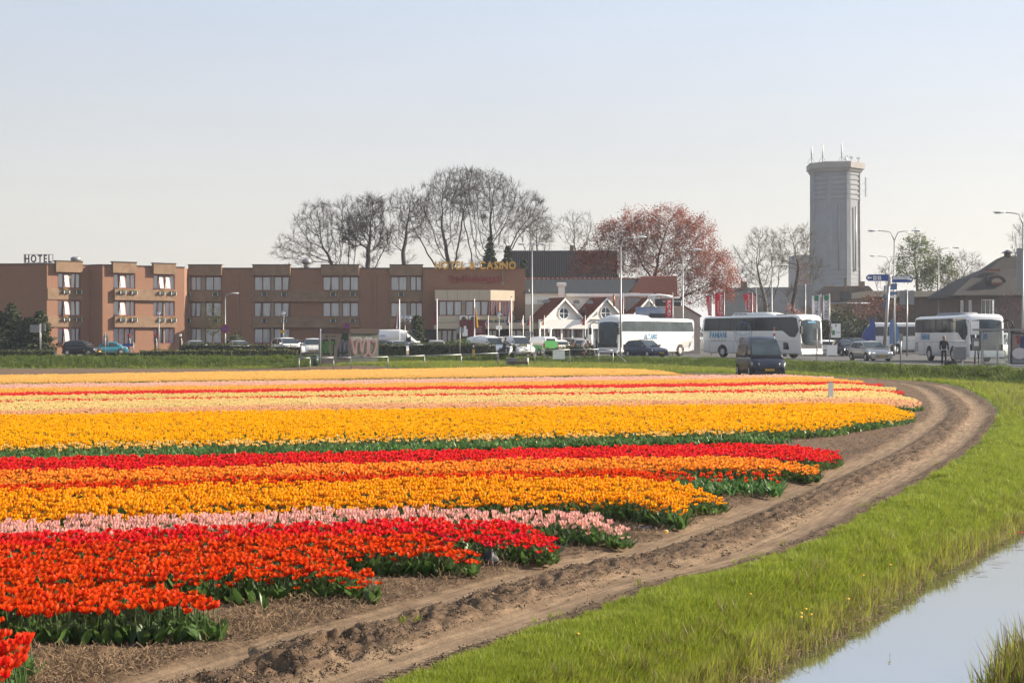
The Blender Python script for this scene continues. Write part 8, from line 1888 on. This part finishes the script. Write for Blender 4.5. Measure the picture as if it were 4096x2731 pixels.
t = thing('marker_stone', 'pale upright marker stone standing among the cream tulips', 'marker', (wx(3323, 50), 50, .2)); hh = wz(1530, 50) - .2
b = MB(); b.loft([[(-.085, -.07, 0), (.085, -.07, 0), (.085, .07, 0), (-.085, .07, 0)], [(-.075, -.06, hh), (.075, -.06, hh), (.075, .06, hh), (-.075, .06, hh)]]); b.build('stone', M_WPAINT, t); b = MB(); b.box((0, 0, hh + .015), (.16, .13, .03)); b.build('cap', M_SIGNBACK, t)
t = thing('terrace_screen', 'white-framed glass screen round the restaurant terrace', 'screen', at(2260, 142))
xs = np.linspace(wx(2180, 142), wx(2380, 142), 9) - t.location.x
for a, c in zip(xs[:-1], xs[1:]):
 b = MB(); b.add([(a + .03, 0, .4), (c - .03, 0, .4), (c - .03, 0, 1.65), (a + .03, 0, 1.65)], [(0, 1, 2, 3)]); b.build('pane', M_PANE, t); b = MB(); b.box(((a + c) / 2, .01, .2), (c - a - .06, .05, .38)); b.build('lower_panel', M_WPAINT, t)
for a in xs:
 b = MB(); b.box((a, 0, .85), (.06, .07, 1.7)); b.build('post', M_WPAINT, t)
b = MB(); b.box(((xs[0] + xs[-1]) / 2, 0, 1.7), (xs[-1] - xs[0], .08, .06)); b.build('rail', M_WPAINT, t)
t = thing('closed_parasol', 'closed white parasol by the front of the cream coach', 'parasol', at(2361, 138)); b = MB(); b.cyl((0, 0, 0), (0, 0, 2.0), .04, n=6); b.build('pole', M_GALV, t)
b = MB(); b.loft([[(r * math.cos(k * PI / 5), r * math.sin(k * PI / 5), z) for k in range(10)] for r, z in ((.22, .9), (.28, 1.6), (.24, 2.6), (.16, 3.0), (.03, 3.1))], 0, True, True); b.build('cover', M_WPAINT, t)
# ================================================================ bus stop
d = 84.; sh = thing('bus_shelter', 'glass bus shelter with a poster case at the right frame edge', 'bus shelter', (wx(4010, d), d, .93)); ox = sh.location.x
def sx(x): return wx(x, d) - ox
zr = wz(1321, d) - .93
for x in (3927, 4036):
 b = MB(); b.box((sx(x), 0, zr / 2), (.10, .10, zr)); b.build('post', M_GALV, sh)
b = MB(); b.box((sx(4006), .7, zr / 2), (.08, .08, zr)); b.build('post', M_GALV, sh)
b = MB(); b.box(((sx(3917) + sx(4250)) / 2, .5, zr + .04), (sx(4250) - sx(3917), 1.5, .11)); b.build('roof', M_SIGNBACK, sh)
for x0, x1, y in ((3930, 4004, .0), (4008, 4033, .0)):
 b = MB(); b.add([(sx(x0), y, .15), (sx(x1), y, .15), (sx(x1), y, zr - .1), (sx(x0), y, zr - .1)], [(0, 1, 2, 3)]); b.build('pane', glassmat('shelter_glass', (.82, .90, .88), .10), sh)
 b = MB(); b.box(((sx(x0) + sx(x1)) / 2, y, .1), (sx(x1) - sx(x0), .05, .08)); b.box(((sx(x0) + sx(x1)) / 2, y, .5), (sx(x1) - sx(x0), .03, .03)); b.build('pane_frame', M_GALV, sh)
b = MB(); b.box((sx(3941), -.02, wz(1345, d) - .93), (.2, .02, .3)); b.build('stop_emblem', M_FBLUE, sh)
X0, X1 = sx(4042), sx(4190); b = MB(); b.box(((X0 + X1) / 2, -.02, (wz(1330, d) + wz(1457, d)) / 2 - .93), (X1 - X0, .14, wz(1330, d) - wz(1457, d))); b.build('poster_case', M_TRIM, sh)
zp = lambda y: wz(y, d) - .93
pc = [('poster_red', (.35, .03, .03)), ('poster_navy', (.03, .05, .15)), ('poster_flesh', (.42, .24, .17)), ('poster_grey', (.25, .26, .28))]
for i, (x0, x1, y0, y1) in enumerate(((4046, 4100, 1336, 1452), (4060, 4075, 1340, 1375), (4078, 4100, 1345, 1392), (4052, 4064, 1352, 1395))):
 b = MB(); b.box(((sx(x0) + sx(x1)) / 2, -.10 - .006 * i, (zp(y0) + zp(y1)) / 2), (sx(x1) - sx(x0), .006, zp(y0) - zp(y1))); b.build('poster_shape', pm(*pc[(i + 3) % 4], .5, var=.3, scale=3), sh)
b = MB(); b.prism([(sx(4074) + .42 * math.cos(k * PI / 10), -.125, zp(1413) + .34 * math.sin(k * PI / 10)) for k in range(20)], (0, -.006, 0)); b.build('poster_emblem', M_BWHITE, sh)
b = MB(); b.box((sx(4060), -.02, zp(1466)), (sx(4110) - sx(4042), .12, .3)); b.build('case_foot', M_WPAINT, sh)
b = MB(); b.prism([(sx(4085), -.1, zp(1327)), (sx(4110), -.1, zp(1327)), (sx(4110), -.1, zp(1305))], (0, .04, 0)); b.build('red_pennant', M_SRED, sh)
t = thing('bus_stop_post', 'bus stop post with a white panel and a grey timetable case', 'bus stop', (wx(3901, 86), 86, .93)); d = 86.
b = MB(); b.cyl((0, 0, 0), (0, 0, wz(1288, d) - .93), .045, n=8); b.build('pole', M_GALV, t); b = MB(); b.box((-.05, -.07, wz(1311, d) - .93), (.52, .04, .84)); b.build('panel', M_WPAINT, t); b = MB(); b.box((.02, -.08, wz(1375, d) - .93), (.42, .12, .72)); b.build('timetable_case', M_SIGNBACK, t); b = MB(); b.box((.02, -.145, wz(1374, d) - .93), (.28, .01, .3)); b.build('timetable', M_WPAINT, t)
b = MB(); b.tube([(.15, -.1, 0), (.2, -.1, .9), (.35, -.1, 1.05), (.5, -.1, .9), (.5, -.1, 0)], .03, 6); b.tube([(-.1, -.1, 0), (-.05, -.1, .9), (.1, -.1, .95), (.15, -.1, .4)], .025, 6); b.build('bicycle_stand', M_DMETAL, t)
t = thing('litter_bin', 'rounded grey litter bin on two legs at the bus stop', 'litter bin', (wx(3838, 85.5), 85.5, .93)); d = 85.5
b = MB(); b.loft([[(sx_ * w, -.18 + .0, z) for sx_ in (-1, 1)] + [(sx_ * w, .18, z) for sx_ in (1, -1)] for w, z in ((.30, .32), (.36, .4), (.36, 1.02), (.32, 1.12))]); b.build('body', M_SIGNBACK, t); b = MB(); b.box((.06, 0, 1.16), (.62, .34, .10)); b.build('lid', M_LAMPH, t)
for s in (-.2, .2):
 b = MB(); b.box((s, 0, .17), (.09, .12, .34)); b.build('leg', M_LAMPH, t)
t = thing('bag', 'black shoulder bag standing on the pavement beside the waiting man', 'bag', (wx(3802, 84.6), 84.6, .93)); b = MB(); b.loft([[(-.36, -.13, 0), (.36, -.13, 0), (.36, .13, 0), (-.36, .13, 0)], [(-.36, -.14, .18), (.36, -.14, .18), (.36, .14, .18), (-.36, .14, .18)], [(-.26, -.08, .3), (.26, -.08, .3), (.26, .08, .3), (-.26, .08, .3)]]); b.build('body', M_TRIM, t); b = MB(); b.tube([(-.18, 0, .29), (-.1, 0, .42), (.1, 0, .42), (.18, 0, .29)], .015, 5); b.build('handle', M_TRIM, t)
# ================================================================ black sheeting bundles, cut tulips, dandelions in the near field
M_SHEET = pm('black_plastic', (.022, .024, .03), .55, var=.3, scale=5, spec=.3)
def bundle(label, x, y, w, h, seed, lying=False):
 """A crumpled sack or sheet lying on the soil."""
 z = 0.; d = 20.
 for _ in range(40): d = FPX * (HC - float(zfield(np.array([wx(x, d)]), np.array([d]))[0])) / (y - YH)
 X = wx(x, d); rr = random.Random(seed); b = MB(); b.sphere((0, 0, 0), 1, 14, 9)
 b.v = [(px * w * (1 + .22 * math.sin(px * 5 + pz * 4 + seed)), py * w * .7 * (1 + .2 * math.sin(px * 4 + seed)), max(-.02, (pz + .35) * h * (1 + .25 * math.sin(px * 6 + py * 5 + seed)) * (.55 if lying else .75)) + rr.uniform(-.006, .006)) for px, py, pz in b.v]
 t = thing('plastic_bundle', label, 'plastic sheeting', (X, d, float(zfield(np.array([X]), np.array([d]))[0])), rr.uniform(-.4, .4)); b.build('sack', M_SHEET, t)
 b = MB(); b.loft([[(w * .5 + q * w * .6, -w * .5 + .03 * math.sin(q * 7 + seed), .012 + .02 * (1 + math.sin(q * 5))), (w * .5 + q * w * .55, w * .3, .015 + .015 * math.sin(q * 9))] for q in np.linspace(0, 1, 6)], 0, False, True, False); b.build('loose_end', M_SHEET, t)
bundle('rounded black sack at the right end of the flamed yellow tulips', 2785, 2052, .12, .17, 1)
bundle('black and grey sheet lying at the end of the pink and white tulips', 2575, 2118, .16, .06, 2, True)
bundle('flat black sheet on the soil before the scarlet tulips', 2345, 2166, .15, .05, 3, True)
bundle('upright crumpled black sack at the end of the red orange row', 1965, 2262, .09, .16, 4)
def lying(label, x, y, mk, seed):
 d = FPX * HC / (y - YH); t = thing('cut_tulip', label, 'tulip', (wx(x, d), d, .03), seed * 1.3)
 o = link('bloom', bloom_mesh(mk, 'cup', seed % 6), t); o.rotation_euler = (0, R(80), 0)
 b = MB(); leaf(b, PI, .16, .95, .02, .3); b.build('leaf', M_LEAF, t)
lying('pale pink tulip head lying on the soil before the black sack', 2035, 2252, 'pinkwhite', 2)
lying('pale flower with its stem lying at the track edge', 2672, 2137, 'cream', 3)
lying('red petals lying on the soil before the nearest row', 1215, 2388, 'redorange', 4)
def lone(label, x, y, seed, n=3, bloom_=None):
 d = FPX * HC / (y - YH); t = thing('tulip_plant', label, 'tulip', (wx(x, d), d, 0), seed); rr = random.Random(seed)
 for k in range(n):
  b = MB(); leaf(b, rr.uniform(0, 6.28), rr.uniform(.16, .24), rr.uniform(.1, .35), .022, .1); b.build('leaf', M_LEAF, t)
 if bloom_:
  link('stem', st_me, t); o = link('bloom', bloom_mesh(bloom_, 'open', seed % 6), t); o.location = (0, 0, PLANT_H); t.scale = (1, 1, .75)
lone('flowerless tulip with upright leaves standing alone before the second near row', 1060, 2448, 5, 3)
lone('lone red orange tulip with wide leaves before the second near row', 1665, 2300, 6, 3, 'redorange')
lone('small flowerless tulip alone on the soil near the track bend', 2985, 1945, 7, 3)
lone('lone orange red tulip standing off the right end of a near row', 1545, 2285, 8, 2, 'redorange')
M_DAND = pm('dandelion', (.78, .48, .02), .7, var=.1, scale=30)
for k, (x, y, lab) in enumerate(((3222, 2440, 'highest of the dandelion group near the water'), (3204, 2457, 'dandelion left in the group near the water'), (3243, 2462, 'dandelion right in the group near the water'), (3203, 2473, 'lowest dandelion in the group near the water'), (3000, 2380, 'single dandelion in the middle of the grass bank'), (2310, 2540, 'single dandelion at the left of the grass bank'), (3352, 2228, 'small dandelion on the bank below the track'), (3452, 2305, 'dandelion on the upper part of the bank'), (3560, 2262, 'dandelion by the steep water edge'), (3392, 2400, 'dandelion in taller grass above the waterline'))):
 d = FPX * (HC - .0) / (y - YH)
 for _ in range(30):
  X = wx(x, d); q = zones(np.array([X]), np.array([d])); z = float(ground_z(np.array([X]), np.array([d]), q[0], q[2], q[3], q[4])[0]); d = FPX * (HC - z - .10) / (y - YH)
 t = thing('dandelion', 'yellow ' + lab, 'dandelion', (wx(x, d), d, z), k, 'dandelions on the grass bank'); b = MB(); b.cyl((0, 0, 0), (0, 0, .11), .002, n=4); b.build('stem', M_STEM, t)
 b = MB(); b.loft([[(r * math.cos(i * PI / 5), r * math.sin(i * PI / 5), zz) for i in range(10)] for r, zz in ((.006, .105), (.018, .11), (.017, .119), (.004, .122))], 0, True, True); b.build('bloom', M_DAND, t)
M_SCUM = pm('floating_weed', (.22, .20, .13), .5, var=.3, scale=8)
rr = random.Random(8); b = MB(); WL = resamp(W_LINE, 300); WN = offset(WL, 1.) - WL
for k in range(90):
 i = rr.randrange(95, 235); o_ = rr.uniform(.02, .55) ** 1.0; c = WL[i] + WN[i] * o_; L, w = rr.uniform(.03, .16), rr.uniform(.003, .012); sg = [rr.uniform(.4, 1.2) for _ in range(12)]
 b.add([(c[0] + L * math.cos(a) * sg[q], c[1] + w * 3 * math.sin(a) * sg[q], ZW + .003 + .0002 * k) for q, a in enumerate(np.linspace(0, 2 * PI, 13)[:-1])], [tuple(range(12))])
tag(b.build('floating_weed', M_SCUM), 'grey scum and weed floating along the ditch edge', None, None, 'stuff')
t = thing('petal', 'single red petal floating on the ditch near the right frame edge', 'petal', (wx(4080, 21.9), 21.9, ZW + .006)); b = MB(); b.add([(-.04, -.02, 0), (.05, -.025, .004), (.06, .02, .012), (-.03, .025, .006)], [(0, 1, 2, 3)]); b.build('blade', M_P['red'], t)
# ================================================================ people
def skin_body(name, nodes, edges, mat, parent, root=0, sub=1):
 """One continuous surface grown round a skeleton: nodes = (x, y, z, rx[, ry])."""
 me = bpy.data.meshes.new(name); me.from_pydata([n[:3] for n in nodes], edges, []); o = bpy.data.objects.new(name, me)
 md = o.modifiers.new('skin', 'SKIN'); md.use_smooth_shade = True
 for i, n in enumerate(nodes):
  v = me.skin_vertices[0].data[i]; v.radius = (n[3], n[4] if len(n) > 4 else n[3]); v.use_root = i == root
 s = o.modifiers.new('sub', 'SUBSURF'); s.levels = sub; s.render_levels = sub
 m2 = baked(o); m2.name = name; bpy.data.objects.remove(o); o = link(name, m2, parent)
 m2.materials.clear(); m2.materials.append(mat)
 for p in m2.polygons: p.use_smooth = True
 return o
M_SKIN = pm('skin', (.42, .24, .17), .55, var=.06, scale=8); M_HAIRG = pm('grey_hair', (.34, .32, .30), .8, var=.2, scale=20); M_HAIRD = pm('dark_hair', (.03, .022, .016), .7, var=.2, scale=20)
def head(parent, c, face, hair, s=1.):
 """Head on the neck: skull, jaw, nose, ears, eyes, mouth; hair as its own cap. face = yaw of the view direction."""
 f = Vector((math.cos(face), math.sin(face), 0)); r = Vector((-f.y, f.x, 0)); c = Vector(c)
 b = MB(); b.sphere((0, 0, 0), .105 * s, 14, 10); n0 = len(b.v)
 b.v = [(v[0] * 1.0, v[1] * .82, v[2] * 1.18 - .02 * s * (v[0] > 0)) for v in b.v]
 b.sphere((.055 * s, 0, -.06 * s), .055 * s, 10, 7, 0, (1, .95, 1)); b.sphere((.112 * s, 0, -.015 * s), .018 * s, 8, 6, 0, (1, .8, 1.6))
 for sd in (-1, 1): b.sphere((0, sd * .088 * s, -.01 * s), .026 * s, 8, 6, 0, (.8, .35, 1.25))
 b.v = [tuple(c + f * v[0] + r * v[1] + Vector((0, 0, v[2]))) for v in b.v]; b.build('head', M_SKIN, parent)
 b = MB()
 for sd in (-1, 1): b.sphere((.092 * s, sd * .034 * s, .012 * s), .011 * s, 6, 5)
 b.sphere((.098 * s, 0, -.068 * s), .012 * s, 6, 5, 0, (.6, 2., .5)); b.v = [tuple(c + f * v[0] + r * v[1] + Vector((0, 0, v[2]))) for v in b.v]; b.build('facial_features', M_HAIRD, parent)
 b = MB(); b.sphere((-.012 * s, 0, .035 * s), .113 * s, 14, 9, 0, (1, .86, 1.05)); b.v = [(v[0] if v[2] > .03 * s or v[0] < 0 else v[0] * .55, v[1], max(v[2], -.045 * s)) for v in b.v]
 b.v = [tuple(c + f * v[0] + r * v[1] + Vector((0, 0, v[2]))) for v in b.v]; b.build('hair', hair, parent)
def hand(parent, p, fwd, down, curl=.5, side=1):
 """Palm with four bent fingers and a thumb from the side of the palm."""
 p, f, dn = Vector(p), Vector(fwd).normalized(), Vector(down).normalized(); s = f.cross(dn).normalized() * side
 nodes = [tuple(p) + (.022,), tuple(p + f * .05) + (.036, .018), tuple(p + f * .09) + (.036, .016)]; edges = [(0, 1), (1, 2)]
 for k, L in enumerate((.072, .080, .074, .058)):
  a = p + f * .085 + s * (.027 - .018 * k); i = len(nodes); m = a + f * L * .5 + dn * curl * .018; e = m + f * L * .4 * (1 - curl * .6) + dn * L * .5 * curl
  nodes += [tuple(a) + (.0095,), tuple(m) + (.009,), tuple(e) + (.008,)]; edges += [(2, i), (i, i + 1), (i + 1, i + 2)]
 i = len(nodes); a = p + f * .03 + s * .034; nodes += [tuple(a) + (.012,), tuple(a + f * .03 + s * .022 + dn * .008) + (.011,), tuple(a + f * .06 + s * .024 + dn * .02) + (.009,)]; edges += [(1, i), (i, i + 1), (i + 1, i + 2)]
 skin_body('hand', nodes, edges, M_SKIN, parent, 1, 1)
def shoe(parent, p, face, mat):
 f = Vector((math.cos(face), math.sin(face), 0)); r = Vector((-f.y, f.x, 0)); p = Vector(p); b = MB()
 b.loft([[tuple(p + f * x + r * (w * q) + Vector((0, 0, z * zz))) for q, zz in ((-1, 0), (1, 0), (1, .6), (.5, 1), (-.5, 1), (-1, .6))] for x, w, z in ((-.08, .035, .07), (-.05, .042, .09), (.05, .045, .085), (.13, .047, .06), (.18, .03, .035))], 0, True, True); b.build('shoe', mat, parent)
def cloth(n, c): return pm('cloth_' + n, c, .85, var=.15, scale=9)
M_NAVYJ, M_NAVYT = cloth('navy_jacket', (.015, .02, .04)), cloth('dark_trousers', (.014, .017, .03))
t = thing('person', 'man with grey hair in a dark jacket and trousers waiting at the bus stop', 'person', (wx(3776, 85), 85, .93))
H = 1.76
J = [(0, 0, .95, .15, .11), (0, 0, 1.12, .16, .115), (0, .01, 1.30, .185, .125), (0, .01, 1.44, .16, .10), (0, 0, 1.52, .065), (.19, 0, 1.44, .075), (.25, -.02, 1.16, .058), (.24, -.08, .92, .047), (-.19, 0, 1.44, .075), (-.25, -.02, 1.16, .058), (-.235, -.08, .92, .047)]
skin_body('jacket', J, [(0, 1), (1, 2), (2, 3), (3, 4), (3, 5), (5, 6), (6, 7), (3, 8), (8, 9), (9, 10)], M_NAVYJ, t)
skin_body('trousers', [(0, 0, .95, .14, .10), (.09, 0, .86, .09), (.105, -.01, .50, .068), (.115, 0, .10, .056), (-.09, 0, .86, .09), (-.105, -.01, .50, .068), (-.12, 0, .10, .056)], [(0, 1), (1, 2), (2, 3), (0, 4), (4, 5), (5, 6)], M_NAVYT, t)
b = MB(); b.cyl((0, 0, 1.48), (0, 0, 1.58), .055, .052, 10); b.build('neck', M_SKIN, t); head(t, (0, -.015, 1.655), R(-75), M_HAIRG)
hand(t, (.24, -.085, .90), (0, -.1, -1), (-.3, -1, 0), .6, 1); hand(t, (-.235, -.085, .90), (0, -.1, -1), (.3, -1, 0), .6, -1)
for s in (-1, 1): shoe(t, (s * .115, 0, 0), R(-90 + s * 12), M_TRIM)
def bike(label, loc, rz):
 t = thing('bicycle', label, 'bicycle', loc, rz); r = .35
 for x in (-.53, .53):
  b = MB(); b.tube([(x + r * math.cos(2 * PI * k / 24), 0, r + r * math.sin(2 * PI * k / 24)) for k in range(25)], .02, 6); w = b.build('tyre', M_TYRE, t)
  b = MB()
  for k in range(8): b.tube([(x, 0, r), (x + r * .95 * math.cos(k * PI / 4), 0, r + r * .95 * math.sin(k * PI / 4))], .003, 3)
  b.build('spokes', M_GALV, w)
 b = MB()
 for a, c in (((-.53, 0, r), (-.12, 0, .30)), ((-.12, 0, .30), (-.25, 0, .82)), ((-.25, 0, .78), (-.53, 0, r)), ((-.12, 0, .30), (.34, 0, .80)), ((-.22, 0, .74), (.32, 0, .86)), ((.36, 0, .80), (.53, 0, r)), ((.36, 0, .78), (.30, 0, 1.02))): b.tube([a, c], .017, 6)
 b.build('frame', M_DMETAL, t); b = MB(); b.loft([[(-.40, -.09, .86), (-.40, .09, .86), (-.40, .06, .92), (-.40, -.06, .92)], [(-.14, -.03, .87), (-.14, .03, .87), (-.14, .02, .91), (-.14, -.02, .91)]]); b.build('saddle', M_TRIM, t)
 b = MB(); b.tube([(.12, -.28, 1.05), (.28, -.2, 1.08), (.30, 0, 1.03), (.28, .2, 1.08), (.12, .28, 1.05)], .014, 6); b.build('handlebar', M_GALV, t); b = MB(); b.box((-.58, 0, .72), (.42, .16, .03)); b.build('rack', M_DMETAL, t); b = MB(); b.cyl((.46, 0, .78), (.52, 0, .78), .05, .06, 8); b.build('headlight', M_HLAMP, t)
 for s in (-1, 1):
  b = MB(); b.tube([(-.12, .05 * s, .3), (-.12 + .12 * s, .07 * s, .3 - .12 * s)], .012, 5); b.box((-.12 + .12 * s, .12 * s, .3 - .12 * s), (.09, .09, .025)); b.build('pedal', M_DMETAL, t)
 return t
L0_ = (wx(2338, 116.5), 116.5, .905)
bike('city bicycle ridden by the man in a pale shirt', L0_, R(12))
t = thing('person', 'cyclist in a pale shirt and shorts riding past the first coach', 'person', L0_, R(12))
M_SHIRT = cloth('pale_shirt', (.55, .50, .55)); M_SHORT = cloth('khaki_shorts', (.20, .17, .13))
skin_body('shirt', [(-.24, 0, .96, .13, .11), (-.17, 0, 1.12, .14, .115), (-.06, 0, 1.30, .15, .12), (.02, 0, 1.44, .13, .09), (.05, 0, 1.51, .05), (.02, .18, 1.42, .06), (.10, .22, 1.24, .05), (.02, -.18, 1.42, .06), (.10, -.22, 1.24, .05)], [(0, 1), (1, 2), (2, 3), (3, 4), (3, 5), (5, 6), (3, 7), (7, 8)], M_SHIRT, t)
for s in (-1, 1):
 skin_body('forearm', [(.10, .22 * s, 1.24, .042), (.16, .24 * s, 1.14, .038), (.14, .26 * s, 1.09, .03)], [(0, 1), (1, 2)], M_SKIN, t); hand(t, (.13, .26 * s, 1.09), (-.2, .1 * s, -.2), (.3, 0, -1), .9, s)
 kz = .62 if s > 0 else .50; fz = .22 if s > 0 else .46; kx = .16 if s > 0 else .12
 skin_body('shorts', [(-.24, 0, .94, .12, .10), (-.20, .09 * s, .90, .09), (kx * .55, .10 * s, kz + .12, .075)], [(0, 1), (1, 2)], M_SHORT, t)
 skin_body('leg', [(kx * .5, .10 * s, kz + .13, .062), (kx, .11 * s, kz, .056), (.04 if s > 0 else -.14, .11 * s, (kz + fz) / 2, .05), (-.02 if s > 0 else -.26, .11 * s, fz, .036)], [(0, 1), (1, 2), (2, 3)], M_SKIN, t); shoe(t, (-.01 if s > 0 else -.25, .11 * s, fz - .09), 0, M_TRIM)
b = MB(); b.tube([(.04, 0, 1.48), (.08, 0, 1.57)], .05, 8); b.build('neck', M_SKIN, t); head(t, (.10, 0, 1.645), 0, M_HAIRD)
L1_ = (wx(2028, 118.8), 118.8, .905)
t = thing('scooter', 'dark motor scooter with a white front shield', 'scooter', L1_, R(-38))
for x in (-.6, .6):
 b = MB(); b.loft([[(x + r * math.cos(2 * PI * k / 18), y, .24 + r * math.sin(2 * PI * k / 18)) for k in range(18)] for r, y in ((.15, -.06), (.24, -.05), (.24, .05), (.15, .06))], 0, True, True); b.build('wheel', M_TYRE, t)
b = MB(); b.loft([[(-.85, -.12, .5), (-.85, .12, .5), (-.85, .10, .72), (-.85, -.10, .72)], [(-.3, -.19, .35), (-.3, .19, .35), (-.3, .16, .78), (-.3, -.16, .78)], [(-.05, -.16, .3), (-.05, .16, .3), (-.05, .14, .55), (-.05, -.14, .55)]]); b.box((.12, 0, .28), (.5, .34, .08)); b.build('body', M_TRIM, t)
b = MB(); b.loft([[(.30, -.2, .3), (.30, .2, .3), (.36, .2, .3), (.36, -.2, .3)], [(.42, -.18, .75), (.42, .18, .75), (.48, .14, .75), (.48, -.14, .75)], [(.40, -.1, .98), (.40, .1, .98), (.46, .08, .98), (.46, -.08, .98)]]); b.build('front_shield', M_WPAINT, t)
b = MB(); b.tube([(.34, -.32, 1.02), (.42, -.1, 1.0), (.42, .1, 1.0), (.34, .32, 1.02)], .02, 6); b.build('handlebar', M_TRIM, t); b = MB(); b.sphere((.48, 0, .86), .08, 10, 7); b.build('headlight', M_HLAMP, t); b = MB(); b.box((-.45, 0, .80), (.62, .26, .08)); b.build('seat', M_TRIM, t)
t = thing('person', 'dark-clothed rider with short dark hair sitting on the scooter', 'person', L1_, R(-38)); M_DK = cloth('black_jacket', (.015, .015, .018)); M_JE = cloth('dark_jeans', (.02, .03, .06))
skin_body('jacket', [(-.32, 0, .92, .15, .12), (-.28, 0, 1.08, .16, .12), (-.22, 0, 1.26, .18, .125), (-.19, 0, 1.40, .15, .09), (-.17, 0, 1.47, .055), (-.18, .20, 1.38, .07), (-.02, .27, 1.18, .056), (.24, .29, 1.06, .045), (-.18, -.20, 1.38, .07), (-.02, -.27, 1.18, .056), (.24, -.29, 1.06, .045)], [(0, 1), (1, 2), (2, 3), (3, 4), (3, 5), (5, 6), (6, 7), (3, 8), (8, 9), (9, 10)], M_DK, t)
skin_body('trousers', [(-.32, 0, .90, .14, .11), (-.26, .10, .86, .09), (.16, .13, .80, .075), (.14, .13, .40, .055), (-.26, -.10, .86, .09), (.16, -.13, .80, .075), (.14, -.13, .40, .055)], [(0, 1), (1, 2), (2, 3), (0, 4), (4, 5), (5, 6)], M_JE, t)
for s in (-1, 1): hand(t, (.25, .29 * s, 1.06), (1, .0, -.3), (0, 0, -1), .9, s); shoe(t, (.14, .13 * s, .31), 0, M_TRIM)
b = MB(); b.tube([(-.17, 0, 1.44), (-.15, 0, 1.53)], .052, 8); b.build('neck', M_SKIN, t); head(t, (-.13, 0, 1.60), 0, M_HAIRD)
def torso(label, loc, rz, shirt, hair, cat='person'):
 t = thing('person', label, cat, loc, rz)
 skin_body('shirt', [(0, 0, .60, .14, .11), (0, 0, .80, .15, .12), (0, 0, 1.02, .17, .11), (0, 0, 1.12, .12, .09), (.0, .19, 1.04, .07), (.08, .24, .82, .055), (.28, .20, .74, .045), (.0, -.19, 1.04, .07), (.08, -.24, .82, .055), (.28, -.20, .74, .045)], [(0, 1), (1, 2), (2, 3), (3, 4), (4, 5), (5, 6), (3, 7), (7, 8), (8, 9)], shirt, t)
 b = MB(); b.cyl((0, 0, 1.1), (.02, 0, 1.22), .052, .05, 8); b.build('neck', M_SKIN, t); head(t, (.03, 0, 1.30), 0, hair)
 for s in (-1, 1): hand(t, (.29, .2 * s, .74), (1, 0, .1), (0, 0, -1), .9, s)
 return t
t = thing('person', 'grey-haired pedestrian in a pale top walking behind the small white vans', 'person', (wx(2036, 141.5), 141.5, .9), R(-90))
skin_body('shirt', [(0, 0, .95, .14, .11), (0, 0, 1.15, .15, .115), (0, 0, 1.36, .17, .12), (0, 0, 1.46, .13, .09), (0, 0, 1.53, .055), (0, .19, 1.42, .068), (.03, .24, 1.16, .052), (.10, .23, .93, .042), (0, -.19, 1.42, .068), (-.03, -.24, 1.16, .052), (-.06, -.23, .93, .042)], [(0, 1), (1, 2), (2, 3), (3, 4), (3, 5), (5, 6), (6, 7), (3, 8), (8, 9), (9, 10)], M_SHIRT, t)
skin_body('trousers', [(0, 0, .95, .14, .10), (.05, .09, .86, .09), (.12, .09, .5, .066), (.05, .09, .1, .052), (-.05, -.09, .86, .09), (-.06, -.09, .5, .066), (-.20, -.09, .12, .052)], [(0, 1), (1, 2), (2, 3), (0, 4), (4, 5), (5, 6)], M_SHORT, t)
b = MB(); b.cyl((0, 0, 1.5), (.01, 0, 1.6), .052, .05, 8); b.build('neck', M_SKIN, t); head(t, (.02, 0, 1.67), 0, M_HAIRG)
hand(t, (.10, .23, .91), (.1, 0, -1), (1, 0, 0), .5, 1); hand(t, (-.06, -.23, .91), (.1, 0, -1), (1, 0, 0), .5, -1); shoe(t, (.05, .09, 0), 0, M_TRIM); shoe(t, (-.20, -.09, .02), 0, M_TRIM)
# ================================================================ air: a thin even haze round the whole scene
m = bpy.data.materials.new('haze'); m.use_nodes = True; nt = m.node_tree; nt.nodes.clear()
out = nn(nt, 'ShaderNodeOutputMaterial'); pv = nn(nt, 'ShaderNodeVolumePrincipled'); pv.inputs['Color'].default_value = (.82, .89, 1.0, 1); pv.inputs['Density'].default_value = .0003; pv.inputs['Anisotropy'].default_value = .25
nt.links.new(pv.outputs[0], out.inputs['Volume'])
b = MB(); b.box((0, 1700, 24), (3800, 3800, 52)); o = b.build('haze', m, None, kind='stuff'); o['label'] = 'thin pale haze over the fields'
bpy.data.scenes.remove(TMP)
